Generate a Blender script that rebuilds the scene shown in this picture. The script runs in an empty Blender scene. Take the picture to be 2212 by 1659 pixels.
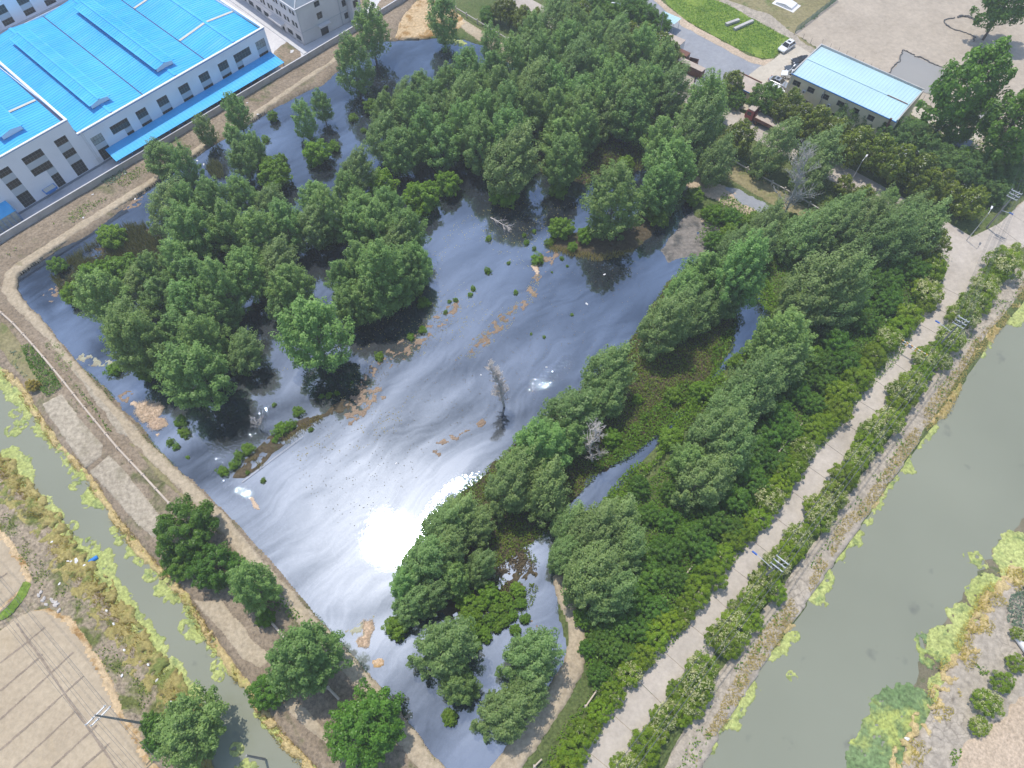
import bpy, bmesh, math, random
import numpy as np
from mathutils import Vector, Matrix
R = math.radians
random.seed(7)
scn = bpy.context.scene
col = scn.collection

# ---------------------------------------------------------------- camera, sky, sun, exposure
CAM_H, PITCH = 96.0, 59.5
cd = bpy.data.cameras.new('camera'); cam = bpy.data.objects.new('camera', cd); col.objects.link(cam)
cam.location = (0, 0, CAM_H); cam.rotation_euler = (R(90 - PITCH), 0, 0)
cd.sensor_width = 36.0; cd.lens = 24.0; cd.clip_start = 1.0; cd.clip_end = 3000.0
scn.camera = cam

SUN_DIR = Vector((-0.178, 0.311, 0.978)).normalized()      # towards the sun, from its glint on the pond
SUN_EL = math.asin(SUN_DIR.z); SUN_AZ = math.atan2(SUN_DIR.x, SUN_DIR.y)
w = bpy.data.worlds.new('World'); scn.world = w; w.use_nodes = True
nt = w.node_tree; bg = nt.nodes['Background']
sky = nt.nodes.new('ShaderNodeTexSky'); sky.sky_type = 'NISHITA'; sky.sun_disc = False
sky.sun_elevation = SUN_EL; sky.sun_rotation = SUN_AZ
sky.air_density = 1.0; sky.dust_density = 0.8; sky.ozone_density = 1.0; sky.altitude = 50
nt.links.new(sky.outputs[0], bg.inputs[0]); bg.inputs[1].default_value = 0.15
ld = bpy.data.lights.new('sun', 'SUN'); ld.energy = 2.5; ld.angle = R(0.7); ld.color = (1.0, 0.94, 0.85)
sun = bpy.data.objects.new('sun', ld); col.objects.link(sun)
sun.rotation_euler = (-SUN_DIR).to_track_quat('-Z', 'Y').to_euler(); sun.location = (0, 0, 200)
vs = scn.view_settings; vs.view_transform = 'Standard'; vs.look = 'None'; vs.gamma = 1.0
vs.use_curve_mapping = False; vs.exposure = 0.62
scn.cycles.max_bounces = 6; scn.cycles.transparent_max_bounces = 4
scn.cycles.use_denoising = True

# ---------------------------------------------------------------- surveying: photo pixels (2212 x 1659) to places on the ground
FPX = 1474.6
_fw = np.array([0, math.cos(R(PITCH)), -math.sin(R(PITCH))]); _up = np.array([0, math.sin(R(PITCH)), math.cos(R(PITCH))])
def G(u, v, z=0.0):
    d = _fw + np.array([1., 0, 0]) * ((u - 1106) / FPX) - _up * ((v - 829.5) / FPX)
    t = (z - CAM_H) / d[2]
    return np.array([d[0] * t, d[1] * t, z])
def T(c, r, pts):            # tile coordinates (nine enlarged views of the survey photo) to photo pixels
    return [(737.33 * c + p[0] / 3., 553 * r + p[1] / 3.) + tuple(p[2:]) for p in pts]
def ppm(v, z=0): # pixels per metre at row v
    p = G(1106, v, z); return FPX / (p[1] * _fw[1] + (z - CAM_H) * _fw[2])
def W(pts, z=0.0): return [tuple(G(p[0], p[1], z)[:2]) for p in pts]

# ---------------------------------------------------------------- noise
def _h(ix, iy, s):
    n = (ix * 374761393 + iy * 668265263 + s * 1442695041) & 0xFFFFFFFF
    n = ((n ^ (n >> 13)) * 1274126177) & 0xFFFFFFFF
    return ((n ^ (n >> 16)) & 0xFFFF) / 65535.0
def vn(x, y, s=0):
    x = np.asarray(x, float); y = np.asarray(y, float)
    ix = np.floor(x).astype(np.int64); iy = np.floor(y).astype(np.int64); fx = x - ix; fy = y - iy
    fx = fx * fx * (3 - 2 * fx); fy = fy * fy * (3 - 2 * fy)
    a = _h(ix, iy, s); b = _h(ix + 1, iy, s); c = _h(ix, iy + 1, s); d = _h(ix + 1, iy + 1, s)
    return (a * (1 - fx) + b * fx) * (1 - fy) + (c * (1 - fx) + d * fx) * fy
def fbm(x, y, s=0, o=4):
    t = 0; a = 0.5; n = 0
    for i in range(o):
        t = t + a * vn(x * 2 ** i, y * 2 ** i, s + i * 17); n += a; a *= .5
    return t / n
def sdist(px, py, poly):
    P = np.array(poly, float); n = len(P)
    d = np.full(px.shape, 1e18); ins = np.zeros(px.shape, bool)
    for i in range(n):
        a = P[i]; b = P[(i + 1) % n]; e = b - a; L = e @ e + 1e-12
        t = np.clip(((px - a[0]) * e[0] + (py - a[1]) * e[1]) / L, 0, 1)
        d = np.minimum(d, (px - a[0] - t * e[0]) ** 2 + (py - a[1] - t * e[1]) ** 2)
        c = (a[1] > py) != (b[1] > py)
        if abs(e[1]) > 1e-12:
            ins ^= c & (px < e[0] * (py - a[1]) / e[1] + a[0])
    d = np.sqrt(d); return np.where(ins, d, -d)
def sstep(a, b, x):
    t = np.clip((x - a) / (b - a), 0, 1); return t * t * (3 - 2 * t)

# ---------------------------------------------------------------- objects
def tag(o, label=None, cat=None, group=None, kind=None):
    if o is None: return None
    if label: o['label'] = label
    if cat: o['category'] = cat
    if group: o['group'] = group
    if kind: o['kind'] = kind
    return o
def empty(name, loc, rz=0.0, **k):
    o = bpy.data.objects.new(name, None); col.objects.link(o); o.location = loc; o.rotation_euler = (0, 0, rz)
    o.empty_display_size = .2
    return tag(o, **k)
def link(name, me, parent=None, **k):
    o = bpy.data.objects.new(name, me); col.objects.link(o); o.parent = parent
    return tag(o, **k)
def mesh_np(name, V, F, m, attrs=None, smooth=False):
    V = np.asarray(V, np.float32); F = np.asarray(F, np.int32); k = F.shape[1]
    me = bpy.data.meshes.new(name)
    me.vertices.add(len(V)); me.vertices.foreach_set('co', V.ravel())
    me.loops.add(F.size); me.loops.foreach_set('vertex_index', F.ravel())
    me.polygons.add(len(F)); me.polygons.foreach_set('loop_start', np.arange(0, F.size, k, dtype=np.int32))
    if attrs:
        for an, av in attrs.items():
            at = me.attributes.new(an, 'FLOAT', 'POINT'); at.data.foreach_set('value', np.asarray(av, np.float32))
    if smooth: me.polygons.foreach_set('use_smooth', np.ones(len(F), bool))
    me.update(calc_edges=True)
    if m: me.materials.append(m)
    return me
class MB:
    """collects boxes, prisms and tubes that become one mesh object"""
    def __init__(s, shear=0.0): s.v = []; s.f = []; s.sh = shear
    def add(s, vs, fs):
        o = len(s.v); s.v += [tuple(p) for p in vs]; s.f += [tuple(i + o for i in f) for f in fs]; return s
    def box(s, x0, x1, y0, y1, z0, z1):
        return s.add([(x0, y0, z0), (x1, y0, z0), (x1, y1, z0), (x0, y1, z0), (x0, y0, z1), (x1, y0, z1), (x1, y1, z1), (x0, y1, z1)],
                     [(3, 2, 1, 0), (4, 5, 6, 7), (0, 1, 5, 4), (1, 2, 6, 5), (2, 3, 7, 6), (3, 0, 4, 7)])
    def quad(s, a, b, c, d): return s.add([a, b, c, d], [(0, 1, 2, 3)])
    def slab(s, top, th):                # a solid from a top polygon, th downwards
        n = len(top); lo = [(p[0], p[1], p[2] - th) for p in top]
        return s.add(list(top) + lo, [tuple(range(n)), tuple(range(2 * n - 1, n - 1, -1))] + [(i, i + n, (i + 1) % n + n, (i + 1) % n) for i in range(n)])
    def tube(s, p, q, r0, r1=None, n=8, cap=True):
        r1 = r0 if r1 is None else r1
        p = Vector(p); q = Vector(q); d = q - p
        if d.length < 1e-6: return s
        d.normalize(); a = d.orthogonal().normalized(); b = d.cross(a)
        vs = []
        for c, r in ((p, r0), (q, r1)):
            vs += [c + (a * math.cos(2 * math.pi * i / n) + b * math.sin(2 * math.pi * i / n)) * r for i in range(n)]
        fs = [(i, (i + 1) % n, n + (i + 1) % n, n + i) for i in range(n)]
        if cap: fs += [tuple(range(n - 1, -1, -1)), tuple(range(n, 2 * n))]
        return s.add(vs, fs)
    def path(s, pts, radii, n=6):
        for i in range(len(pts) - 1): s.tube(pts[i], pts[i + 1], radii[i], radii[i + 1], n, cap=(i in (0, len(pts) - 2)))
        return s
    def prism(s, prof, y0, y1):          # profile in x,z extruded along y
        n = len(prof)
        return s.add([(p[0], y0, p[1]) for p in prof] + [(p[0], y1, p[1]) for p in prof],
                     [tuple(range(n)), tuple(range(2 * n - 1, n - 1, -1))] + [(i, i + n, (i + 1) % n + n, (i + 1) % n) for i in range(n)])
    def mesh(s, name, m, smooth=False):
        me = bpy.data.meshes.new(name)
        vs = [(v[0] + s.sh * v[1], v[1], v[2]) for v in s.v] if s.sh else s.v
        me.from_pydata(vs, [], s.f)
        bm = bmesh.new(); bm.from_mesh(me); bmesh.ops.recalc_face_normals(bm, faces=bm.faces); bm.to_mesh(me); bm.free()
        if smooth: me.polygons.foreach_set('use_smooth', [True] * len(me.polygons))
        me.materials.append(m); me.update(); return me
    def build(s, name, m, parent=None, smooth=False, **k): return link(name, s.mesh(name, m, smooth), parent, **k)

# ---------------------------------------------------------------- materials
class N:
    def __init__(s, name):
        s.m = bpy.data.materials.new(name); s.m.use_nodes = True; s.t = s.m.node_tree; s.n = s.t.nodes; s.b = s.n['Principled BSDF']; s.out = s.n['Material Output']
    def new(s, t, **k):
        x = s.n.new('ShaderNode' + t)
        for a, b in k.items(): setattr(x, a, b)
        return x
    def L(s, a, b): s.t.links.new(a, b)
    def set(s, x, i, val):
        if hasattr(val, 'links') or hasattr(val, 'is_output'): s.L(val, x.inputs[i])
        else: x.inputs[i].default_value = val
    def pos(s): return s.new('NewGeometry').outputs['Position']
    def noise(s, vec, scale, detail=4, rough=.55, dist=0.0):
        x = s.new('TexNoise'); s.L(vec, x.inputs['Vector']); x.inputs['Scale'].default_value = scale
        x.inputs['Detail'].default_value = detail; x.inputs['Roughness'].default_value = rough; x.inputs['Distortion'].default_value = dist
        return x.outputs['Fac']
    def ramp(s, fac, stops):
        x = s.new('ValToRGB'); e = x.color_ramp.elements
        while len(e) < len(stops): e.new(.5)
        for i, (p, c) in enumerate(stops): e[i].position = p; e[i].color = (*c, 1) if len(c) == 3 else c
        s.L(fac, x.inputs[0]); return x.outputs[0]
    def mix(s, f, a, b):
        x = s.new('Mix'); x.data_type = 'RGBA'; s.set(x, 0, f)
        for i, c in ((6, a), (7, b)): s.set(x, i, (*c, 1) if isinstance(c, tuple) and len(c) == 3 else c)
        return x.outputs[2]
    def math(s, op, a, b=0.0, c=None, clamp=False):
        x = s.new('Math'); x.operation = op; x.use_clamp = clamp; s.set(x, 0, a); s.set(x, 1, b)
        if c is not None: s.set(x, 2, c)
        return x.outputs[0]
    def mr(s, v, a, b, c=0., d=1.):
        x = s.new('MapRange'); s.L(v, x.inputs[0])
        for i, q in enumerate((a, b, c, d)): x.inputs[i + 1].default_value = q
        return x.outputs[0]
    def attr(s, n): return s.new('Attribute', attribute_name=n).outputs['Fac']
    def bump(s, h, strength=.5, dist=.1):
        x = s.new('Bump'); s.L(h, x.inputs['Height']); x.inputs['Strength'].default_value = strength; x.inputs['Distance'].default_value = dist
        s.L(x.outputs[0], s.b.inputs['Normal']); return x.outputs[0]
def plain(name, c, rough=.6, var=.12, scale=1.5, metal=0.0, spec=.4, streak=False, dirt=None, dirt_amt=.35):
    n = N(name); p = n.pos()
    if streak:
        mp = n.new('Mapping'); mp.inputs['Scale'].default_value = (1, 1, .15); n.L(p, mp.inputs[0]); p = mp.outputs[0]
    f = n.noise(p, scale, 5, .6)
    a = tuple(max(0, x * (1 - var)) for x in c); b = tuple(min(1, x * (1 + var)) for x in c)
    cc = n.ramp(f, [(.3, a), (.7, b)])
    if dirt:
        g = n.noise(p, scale * .35, 6, .65)
        cc = n.mix(n.mr(g, .5, .75, 0, dirt_amt), cc, dirt)
    n.L(cc, n.b.inputs['Base Color']); n.b.inputs['Roughness'].default_value = rough
    n.b.inputs['Metallic'].default_value = metal; n.b.inputs['Specular IOR Level'].default_value = spec
    return n.m
def soil(name, c1, c2, c3=None, s1=.12, s2=1.6, t3=(.55, .7), s3=.25, bump=.4, grain=6.0, dark=.75, rough=.95, crack=0):
    """ground: two tones at two scales, a third tone in patches, fine grain"""
    n = N(name); p = n.pos()
    a = n.noise(p, s1, 5, .6); b = n.noise(p, s2, 5, .6)
    f = n.math('ADD', n.math('MULTIPLY', a, .6), n.math('MULTIPLY', b, .4))
    cc = n.ramp(f, [(.36, c1), (.64, c2)])
    if c3: cc = n.mix(n.mr(n.noise(p, s3, 6, .65, .4), t3[0], t3[1]), cc, c3)
    g = n.noise(p, grain, 3, .7)
    if crack:
        vo = n.new('TexVoronoi'); vo.feature = 'DISTANCE_TO_EDGE'; vo.inputs['Scale'].default_value = crack
        wp = n.new('VectorMath'); wp.operation = 'MULTIPLY_ADD'; nz = n.new('TexNoise'); nz.inputs['Scale'].default_value = 1.3; n.L(p, nz.inputs['Vector']); n.L(nz.outputs['Color'], wp.inputs[0]); wp.inputs[1].default_value = (.9, .9, 0); n.L(p, wp.inputs[2]); n.L(wp.outputs[0], vo.inputs['Vector'])
        cm = n.math('MULTIPLY', n.mr(vo.outputs['Distance'], .02, .07, 1, 0), n.mr(a, .42, .55, 0, .4), clamp=True); cc = n.mix(cm, cc, tuple(x * .35 for x in c1))
    v = n.new('HueSaturation'); n.L(n.mr(g, .3, .7, dark, 2 - dark), v.inputs['Value']); n.L(cc, v.inputs['Color'])
    n.L(v.outputs[0], n.b.inputs['Base Color']); n.b.inputs['Roughness'].default_value = rough; n.b.inputs['Specular IOR Level'].default_value = .2
    n.bump(g, bump, .12)
    return n.m
def leafmat(name, c_lo, c_hi, trans=.3, rough=.45, var=.25, spec=.35, hue=.008):
    """leaves: tone by leaf, by cluster (attribute tint) and by tree"""
    n = N(name); t = n.attr('tint')
    cc = n.ramp(t, [(0, c_lo), (1, c_hi)])
    oi = n.new('ObjectInfo'); hs = n.new('HueSaturation'); n.L(cc, hs.inputs['Color'])
    n.L(n.mr(oi.outputs['Random'], 0, 1, .5 - hue, .5 + hue), hs.inputs['Hue'])
    n.L(n.mr(n.math('FRACT', n.math('MULTIPLY', oi.outputs['Random'], 7.31)), 0, 1, 1 - var, 1 + var), hs.inputs['Value'])
    hs.inputs['Saturation'].default_value = 1.0
    n.L(hs.outputs[0], n.b.inputs['Base Color']); n.b.inputs['Roughness'].default_value = rough; n.b.inputs['Specular IOR Level'].default_value = spec
    tr = n.new('BsdfTranslucent'); n.L(hs.outputs[0], tr.inputs[0])
    mx = n.new('MixShader'); mx.inputs[0].default_value = trans; n.L(n.b.outputs[0], mx.inputs[1]); n.L(tr.outputs[0], mx.inputs[2]); n.L(mx.outputs[0], n.out.inputs[0])
    return n.m

M = {}
M['ground'] = soil('ground', (.13, .12, .07), (.22, .19, .13), (.08, .12, .04))
M['bank'] = soil('bank_soil', (.20, .155, .105), (.30, .24, .175), (.11, .12, .045), t3=(.55, .68), s3=.16, grain=2.5, dark=.6)
M['east'] = soil('woodland_floor', (.075, .11, .03), (.13, .15, .055), (.06, .115, .022), grain=2.5, dark=.5)
M['path'] = soil('trodden_earth', (.36, .29, 0.198), (.46, .385, 0.279), (.22, .19, 0.090), t3=(.62, .78), s3=.3, grain=2.0, dark=.75)
M['plot'] = soil('tilled_earth', (.33, .28, 0.211), (.42, .365, 0.279), (.27, .235, 0.162), grain=1.6, dark=.72)
M['stubble'] = soil('stubble', (.38, .305, 0.211), (.47, .385, 0.270), (.45, .345, 0.198), t3=(.55, .8), s3=.09, grain=1.4, dark=.88)
M['straw_edge'] = soil('straw_border', (.47, .34, .19), (.58, .44, .27), (.32, .19, .07), t3=(.5, .6), s3=.35, grain=1.8, dark=.7)
M['weeds'] = soil('dry_weeds', (.25, .20, .135), (.34, .275, .2), (.115, .13, .035), t3=(.48, .6), s3=.28, grain=2.2, dark=.5)
M['mud'] = soil('cracked_mud', (.34, .295, 0.234), (.43, .375, 0.302), (.24, .205, 0.158), t3=(.6, .72), s3=.4, grain=1.4, dark=.72, crack=.8)
M['mudyard'] = soil('mud_flat', (.36, .305, 0.239), (.45, .385, 0.306), (.29, .245, 0.194), t3=(.58, .75), s3=.07, grain=.9, dark=.88)
M['grass'] = soil('grass', (.11, .19, .022), (.20, .27, .045), (.08, .15, .025), s1=.2, grain=2.2, dark=.6)
M['drygrass'] = soil('dry_grass', (.2, .18, .08), (.29, .25, .14), (.11, .15, .04), grain=1.8, dark=.7)
M['concrete'] = soil('concrete', (.42, .372, .318), (.51, .455, .395), (.33, .29, .245), t3=(.57, .78), s3=.14, grain=1.2, dark=.9, bump=.1, rough=.85)
M['street'] = soil('old_concrete', (.40, .35, .30), (.48, .425, .365), (.31, .27, .23), t3=(.57, .75), s3=.15, grain=1.0, dark=.9, bump=.1, rough=.88)
M['yard'] = soil('white_concrete', (.52, .51, .52), (.62, .61, .61), (.42, .40, .39), t3=(.62, .8), s3=.15, grain=.8, dark=.95, bump=.1)
M['lot'] = soil('lot_concrete', (.46, .41, 0.333), (.54, .485, 0.396), (.40, .35, 0.279), t3=(.62, .8), s3=.12, grain=.8, dark=.94, bump=.1)
M['asphalt'] = soil('grey_asphalt', (.25, .26, .285), (.32, .33, .35), (.40, .385, .37), t3=(.62, .74), s3=.14, grain=1.0, dark=.92, bump=.15)
M['sediment'] = soil('grey_sediment', (.16, .145, .13), (.25, .225, .2), (.09, .09, .085), t3=(.5, .65), s3=.4, grain=1.5, dark=.7)
M['sand'] = soil('orange_sand', (.42, .33, .235), (.53, .42, .31), None, grain=3, dark=.7)
M['marsh'] = soil('marsh_litter', (.06, .05, .03), (.11, .085, .05), (.05, .075, .02), grain=2.5, dark=.5)
M['puddle'] = plain('puddle_water', (.30, .285, .255), .18, .05, .1, spec=.5)
M['white_wall'] = plain('white_render', (.84, .85, .90), .7, .04, .25, dirt=(.42, .43, .47), dirt_amt=.3)
M['grey_wall'] = plain('pale_render', (.70, .675, .66), .75, .05, .3, dirt=(.40, .38, .37), dirt_amt=.35)
M['yellow_wall'] = plain('cream_render', (.82, .71, .50), .8, .07, .3, dirt=(.38, .32, .22), dirt_amt=.5)
M['spandrel'] = plain('grey_spandrel', (.50, .55, .60), .6, .04, .5)
M['plinth'] = plain('grey_plinth', (.20, .23, .27), .7, .08, .5)
M['white'] = plain('white_paint', (.78, .78, .79), .5, .05, .6)
M['blue_roof'] = None
def roof_mat():
    n = N('blue_steel'); p = n.pos(); mp = n.new('Mapping'); mp.inputs['Rotation'].default_value = (0, 0, -R(49.5)); n.L(p, mp.inputs[0])
    sx = n.new('SeparateXYZ'); n.L(mp.outputs[0], sx.inputs[0])
    wn = n.new('TexWhiteNoise'); wn.noise_dimensions = '1D'; n.L(n.math('FLOOR', n.math('MULTIPLY', sx.outputs[1], .92)), wn.inputs['W'])
    st = n.new('Mapping'); st.inputs['Scale'].default_value = (.12, 1.2, 1); n.L(mp.outputs[0], st.inputs[0])
    a = n.noise(st.outputs[0], 1.0, 5, .65); b = n.noise(p, .09, 5, .6)
    c = n.ramp(b, [(.35, (.035, .40, .78)), (.65, (.065, .47, .84))])
    c = n.mix(n.mr(a, .5, .8, 0, .5), c, (.16, .50, .74)); c = n.mix(n.mr(n.noise(st.outputs[0], 2.3, 4, .7), .66, .8, 0, .35), c, (.10, .30, .5))
    h = n.new('HueSaturation'); n.L(c, h.inputs['Color']); n.L(n.mr(wn.outputs['Value'], 0, 1, .94, 1.05), h.inputs['Value'])
    n.L(h.outputs[0], n.b.inputs['Base Color']); n.L(n.mr(a, .3, .7, .36, .55), n.b.inputs['Roughness']); n.b.inputs['Specular IOR Level'].default_value = .35
    return n.m
M['blue_roof'] = roof_mat()
M['blue_trim'] = plain('blue_trim', (.02, .20, .58), .4, .08, .4, spec=.5)
M['light_roof'] = plain('pale_blue_steel', (.42, .60, .66), .6, .06, .15, spec=.15, dirt=(.50, .60, .63), dirt_amt=.6)
M['skylight'] = plain('cream_sheet', (.55, .53, .46), .5, .08, .8)
M['gutter'] = plain('dark_gutter', (.025, .05, .14), .5, .1, 1)
M['glass'] = plain('dark_glass', (.018, .022, .022), .12, .2, .4, spec=.5)
M['glass_pale'] = plain('curtained_glass', (.34, .37, .36), .25, .25, 2.0, spec=.5)
M['frame'] = plain('window_frame', (.12, .14, .14), .5, .1, 1)
M['cement'] = plain('cement_wall', (.47, .45, .43), .9, .14, .5, dirt=(.30, .285, .265), dirt_amt=.6)
M['coping'] = plain('pale_coping', (.55, .55, .56), .8, .06, .8)
M['slate'] = plain('slate_roof', (.14, .18, .22), .35, .15, .6, spec=.5)
M['steel'] = plain('galvanised_steel', (.58, .60, .62), .4, .08, 2, metal=.3)
M['pole'] = plain('pole_concrete', (.30, .29, .275), .9, .1, 1)
M['darkmetal'] = plain('dark_metal', (.05, .05, .055), .5, .1, 1)
M['wire'] = plain('wire', (.10, .11, .12), .6, .1, 1)
M['rust'] = plain('rusty_steel', (.17, .075, .05), .8, .3, 1.2, dirt=(.09, .05, .04), dirt_amt=.7)
M['dusty'] = plain('dusty_cover', (.46, .39, .33), .9, .12, .8, dirt=(.36, .27, .22), dirt_amt=.6)
M['red'] = plain('red_cab_paint', (.30, .035, .035), .4, .12, 1.5, spec=.5)
M['car_white'] = plain('white_car_paint', (.72, .73, .74), .22, .03, 1, spec=.6)
M['car_black'] = plain('black_car_paint', (.02, .022, .026), .15, .1, 1, spec=.6)
M['car_grey'] = plain('dark_grey_car_paint', (.06, .075, .095), .18, .1, 1, spec=.6)
M['car_silver'] = plain('silver_car_paint', (.36, .38, .40), .25, .05, 1, spec=.6, metal=.4)
M['tyre'] = plain('tyre_rubber', (.02, .02, .02), .8, .1, 3)
M['lampglass'] = plain('headlight_glass', (.7, .72, .74), .15, .05, 3, spec=.6)
M['tailred'] = plain('tail_light', (.35, .02, .02), .2, .05, 3, spec=.6)
M['bluelamp'] = plain('blue_lamp_cap', (.035, .12, .42), .4, .05, 2)
M['pipe'] = plain('pale_pipe', (.56, .47, .38), .8, .10, .7, dirt=(.40, .33, .26), dirt_amt=.5)
M['bark'] = plain('pale_bark', (.22, .20, .165), .9, .2, 1.5)
M['bark_dark'] = plain('brown_bark', (.10, .08, .06), .9, .2, 1.5)
M['bark_dead'] = plain('bleached_wood', (.62, .56, .51), .9, .15, 1.5)
M['bark_grey'] = plain('grey_deadwood', (.40, .385, .35), .9, .15, 1.5)
M['stone'] = plain('rough_stone', (.5, .46, .42), .9, .15, 1.2)
M['tarp'] = plain('white_sheeting', (.72, .71, .70), .6, .08, .8, dirt=(.5, .46, .42), dirt_amt=.5)
M['liner'] = plain('black_liner', (.09, .09, .088), .6, .3, 1.0)
M['mesh_green'] = plain('green_fence', (.12, .22, .19), .6, .1, 1)
M['ac'] = plain('white_box', (.6, .6, .58), .5, .05, 2)
M['yellow'] = plain('yellow_paint', (.70, .36, .05), .5, .05, 2)
M['signred'] = plain('sign_red', (.25, .02, .03), .5, .05, 2)
M['bluedrum'] = plain('blue_plastic', (.015, .20, .60), .35, .05, 2, spec=.5)
M['straw'] = soil('bleached_straw', (.50, .375, .26), (.64, .49, .36), (.52, .33, .15), t3=(.55, .65), s3=.25, grain=5, dark=.65)
M['scum'] = soil('brown_scum', (.20, .14, .095), (.32, .235, .165), None, s2=3, grain=6, dark=.6, rough=.7)
M['palescum'] = soil('pale_scum', (.33, .33, .23), (.42, .41, .30), (.25, .21, .15), t3=(.5, .6), s3=.6, grain=4, dark=.8, rough=.6)
M['algae'] = soil('duckweed', (.31, .35, .10), (.43, .46, .17), (.20, .26, .09), t3=(.5, .66), s3=.6, s2=1.2, grain=2.6, dark=.55, rough=.7)
M['algae_green'] = soil('water_plants', (.10, .17, .06), (.19, .26, .11), (.33, .37, .10), t3=(.5, .62), s3=.22, s2=1.5, grain=2.2, dark=.5, rough=.7)
M['poplar'] = leafmat('poplar_leaves', (.10, .21, .045), (.36, .55, .15), .5, .45, .14, .4, .012)
M['poplar_pale'] = leafmat('windblown_poplar_leaves', (.105, .20, .045), (.40, .55, .185), .5, .45, .12, .4, .012)
M['camphor'] = leafmat('camphor_leaves', (.065, .17, .018), (.21, .39, .045), .47, .4, .15, .4)
M['bush'] = leafmat('bush_leaves', (.10, .20, .01), (.27, .46, .04), .48, .45, .15)
M['shrub'] = leafmat('privet_leaves', (.13, .24, .008), (.36, .50, .025), .5, .42, .18, .4)
M['magnolia'] = leafmat('magnolia_leaves', (.095, .165, .015), (.33, .40, .04), .45, .32, .15, .5)
M['bamboo'] = leafmat('feathery_leaves', (.08, .17, .04), (.21, .36, .09), .45, .5, .12)
M['reed'] = leafmat('reeds', (.10, .12, .03), (.26, .26, .09), .35, .6, .15)
M['rust_reed'] = leafmat('dry_reeds', (.38, .32, .09), (.60, .50, .17), .45, .7, .1)
M['brown_leaf'] = leafmat('dead_stalks', (.09, .075, .045), (.21, .17, .095), .25, .8, .1)
M['golden'] = leafmat('golden_weed', (.32, .26, .035), (.54, .43, .08), .4, .6, .1)
M['herb'] = leafmat('low_greenery', (.09, .20, .012), (.24, .42, .035), .45, .5, .12)
M['undergrowth'] = leafmat('undergrowth', (.10, .16, .015), (.25, .34, .04), .45, .55, .12)
M['cabbage'] = leafmat('cabbage_leaves', (.10, .17, .10), (.22, .30, .19), .25, .5, .1)
M['cream'] = leafmat('cream_blossom', (.45, .46, .16), (.72, .72, .40), .25, .7, .05)
M['whiteflower'] = plain('white_flower', (.75, .73, .66), .6, .05, 3)
def canal_mat():
    n = N('canal_water'); p = n.pos(); f = n.noise(p, .035, 4, .5); g = n.noise(p, .3, 3, .5)
    c = n.ramp(f, [(.3, (.215, .225, .168)), (.7, (.25, .26, .195))])
    c = n.mix(n.mr(g, .66, .78, 0, .5), c, (.10, .10, .095))
    n.L(c, n.b.inputs['Base Color']); n.b.inputs['Roughness'].default_value = .12; n.b.inputs['IOR'].default_value = 1.33
    n.bump(n.noise(p, 1.2, 3, .5), .02, .1); return n.m
M['canal'] = canal_mat()
FLOW = Vector((0.70, 0.714, 0))            # drift direction of the oil streaks on the pond
def pond_mat():
    n = N('oily_water'); p = n.pos()
    film = n.attr('film'); rip = n.attr('ripple')
    mp = n.new('Mapping'); mp.inputs['Rotation'].default_value = (0, 0, -math.atan2(FLOW.y, FLOW.x)); n.L(p, mp.inputs[0])
    wv = n.new('TexNoise'); wv.inputs['Scale'].default_value = .06; wv.inputs['Detail'].default_value = 3; n.L(p, wv.inputs['Vector'])
    ad = n.new('VectorMath'); ad.operation = 'MULTIPLY_ADD'; n.L(wv.outputs['Color'], ad.inputs[0]); ad.inputs[1].default_value = (14, 14, 0); n.L(mp.outputs[0], ad.inputs[2])
    st = n.new('Mapping'); st.inputs['Scale'].default_value = (.16, 1.0, 1); n.L(ad.outputs[0], st.inputs[0])
    s1 = n.noise(st.outputs[0], .8, 4, .55, .6)
    s2 = n.noise(p, 1.6, 5, .75, 1.2)
    s3 = n.noise(st.outputs[0], .32, 3.5, .55, 2.2)
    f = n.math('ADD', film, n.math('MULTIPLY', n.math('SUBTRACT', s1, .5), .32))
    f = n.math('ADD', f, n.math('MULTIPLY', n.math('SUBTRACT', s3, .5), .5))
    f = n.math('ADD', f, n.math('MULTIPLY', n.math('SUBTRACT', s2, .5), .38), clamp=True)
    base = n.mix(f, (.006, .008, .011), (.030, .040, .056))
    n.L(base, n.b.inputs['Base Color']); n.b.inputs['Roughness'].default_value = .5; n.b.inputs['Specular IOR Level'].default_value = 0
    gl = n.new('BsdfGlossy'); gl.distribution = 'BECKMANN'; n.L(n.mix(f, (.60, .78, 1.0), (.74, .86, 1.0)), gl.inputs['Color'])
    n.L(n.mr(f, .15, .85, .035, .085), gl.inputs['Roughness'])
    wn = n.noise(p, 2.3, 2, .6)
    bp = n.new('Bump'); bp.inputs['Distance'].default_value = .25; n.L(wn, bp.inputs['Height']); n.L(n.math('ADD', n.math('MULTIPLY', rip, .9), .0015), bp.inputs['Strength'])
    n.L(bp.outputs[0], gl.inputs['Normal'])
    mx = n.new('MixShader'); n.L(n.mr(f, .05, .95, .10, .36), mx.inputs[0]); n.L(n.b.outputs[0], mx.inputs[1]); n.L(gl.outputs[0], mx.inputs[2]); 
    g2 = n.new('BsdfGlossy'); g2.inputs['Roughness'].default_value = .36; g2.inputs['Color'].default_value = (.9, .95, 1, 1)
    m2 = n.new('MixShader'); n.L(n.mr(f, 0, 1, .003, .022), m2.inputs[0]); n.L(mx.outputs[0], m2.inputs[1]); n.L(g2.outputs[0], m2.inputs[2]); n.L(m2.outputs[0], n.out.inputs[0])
    return n.m
M['pond'] = pond_mat()

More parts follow.
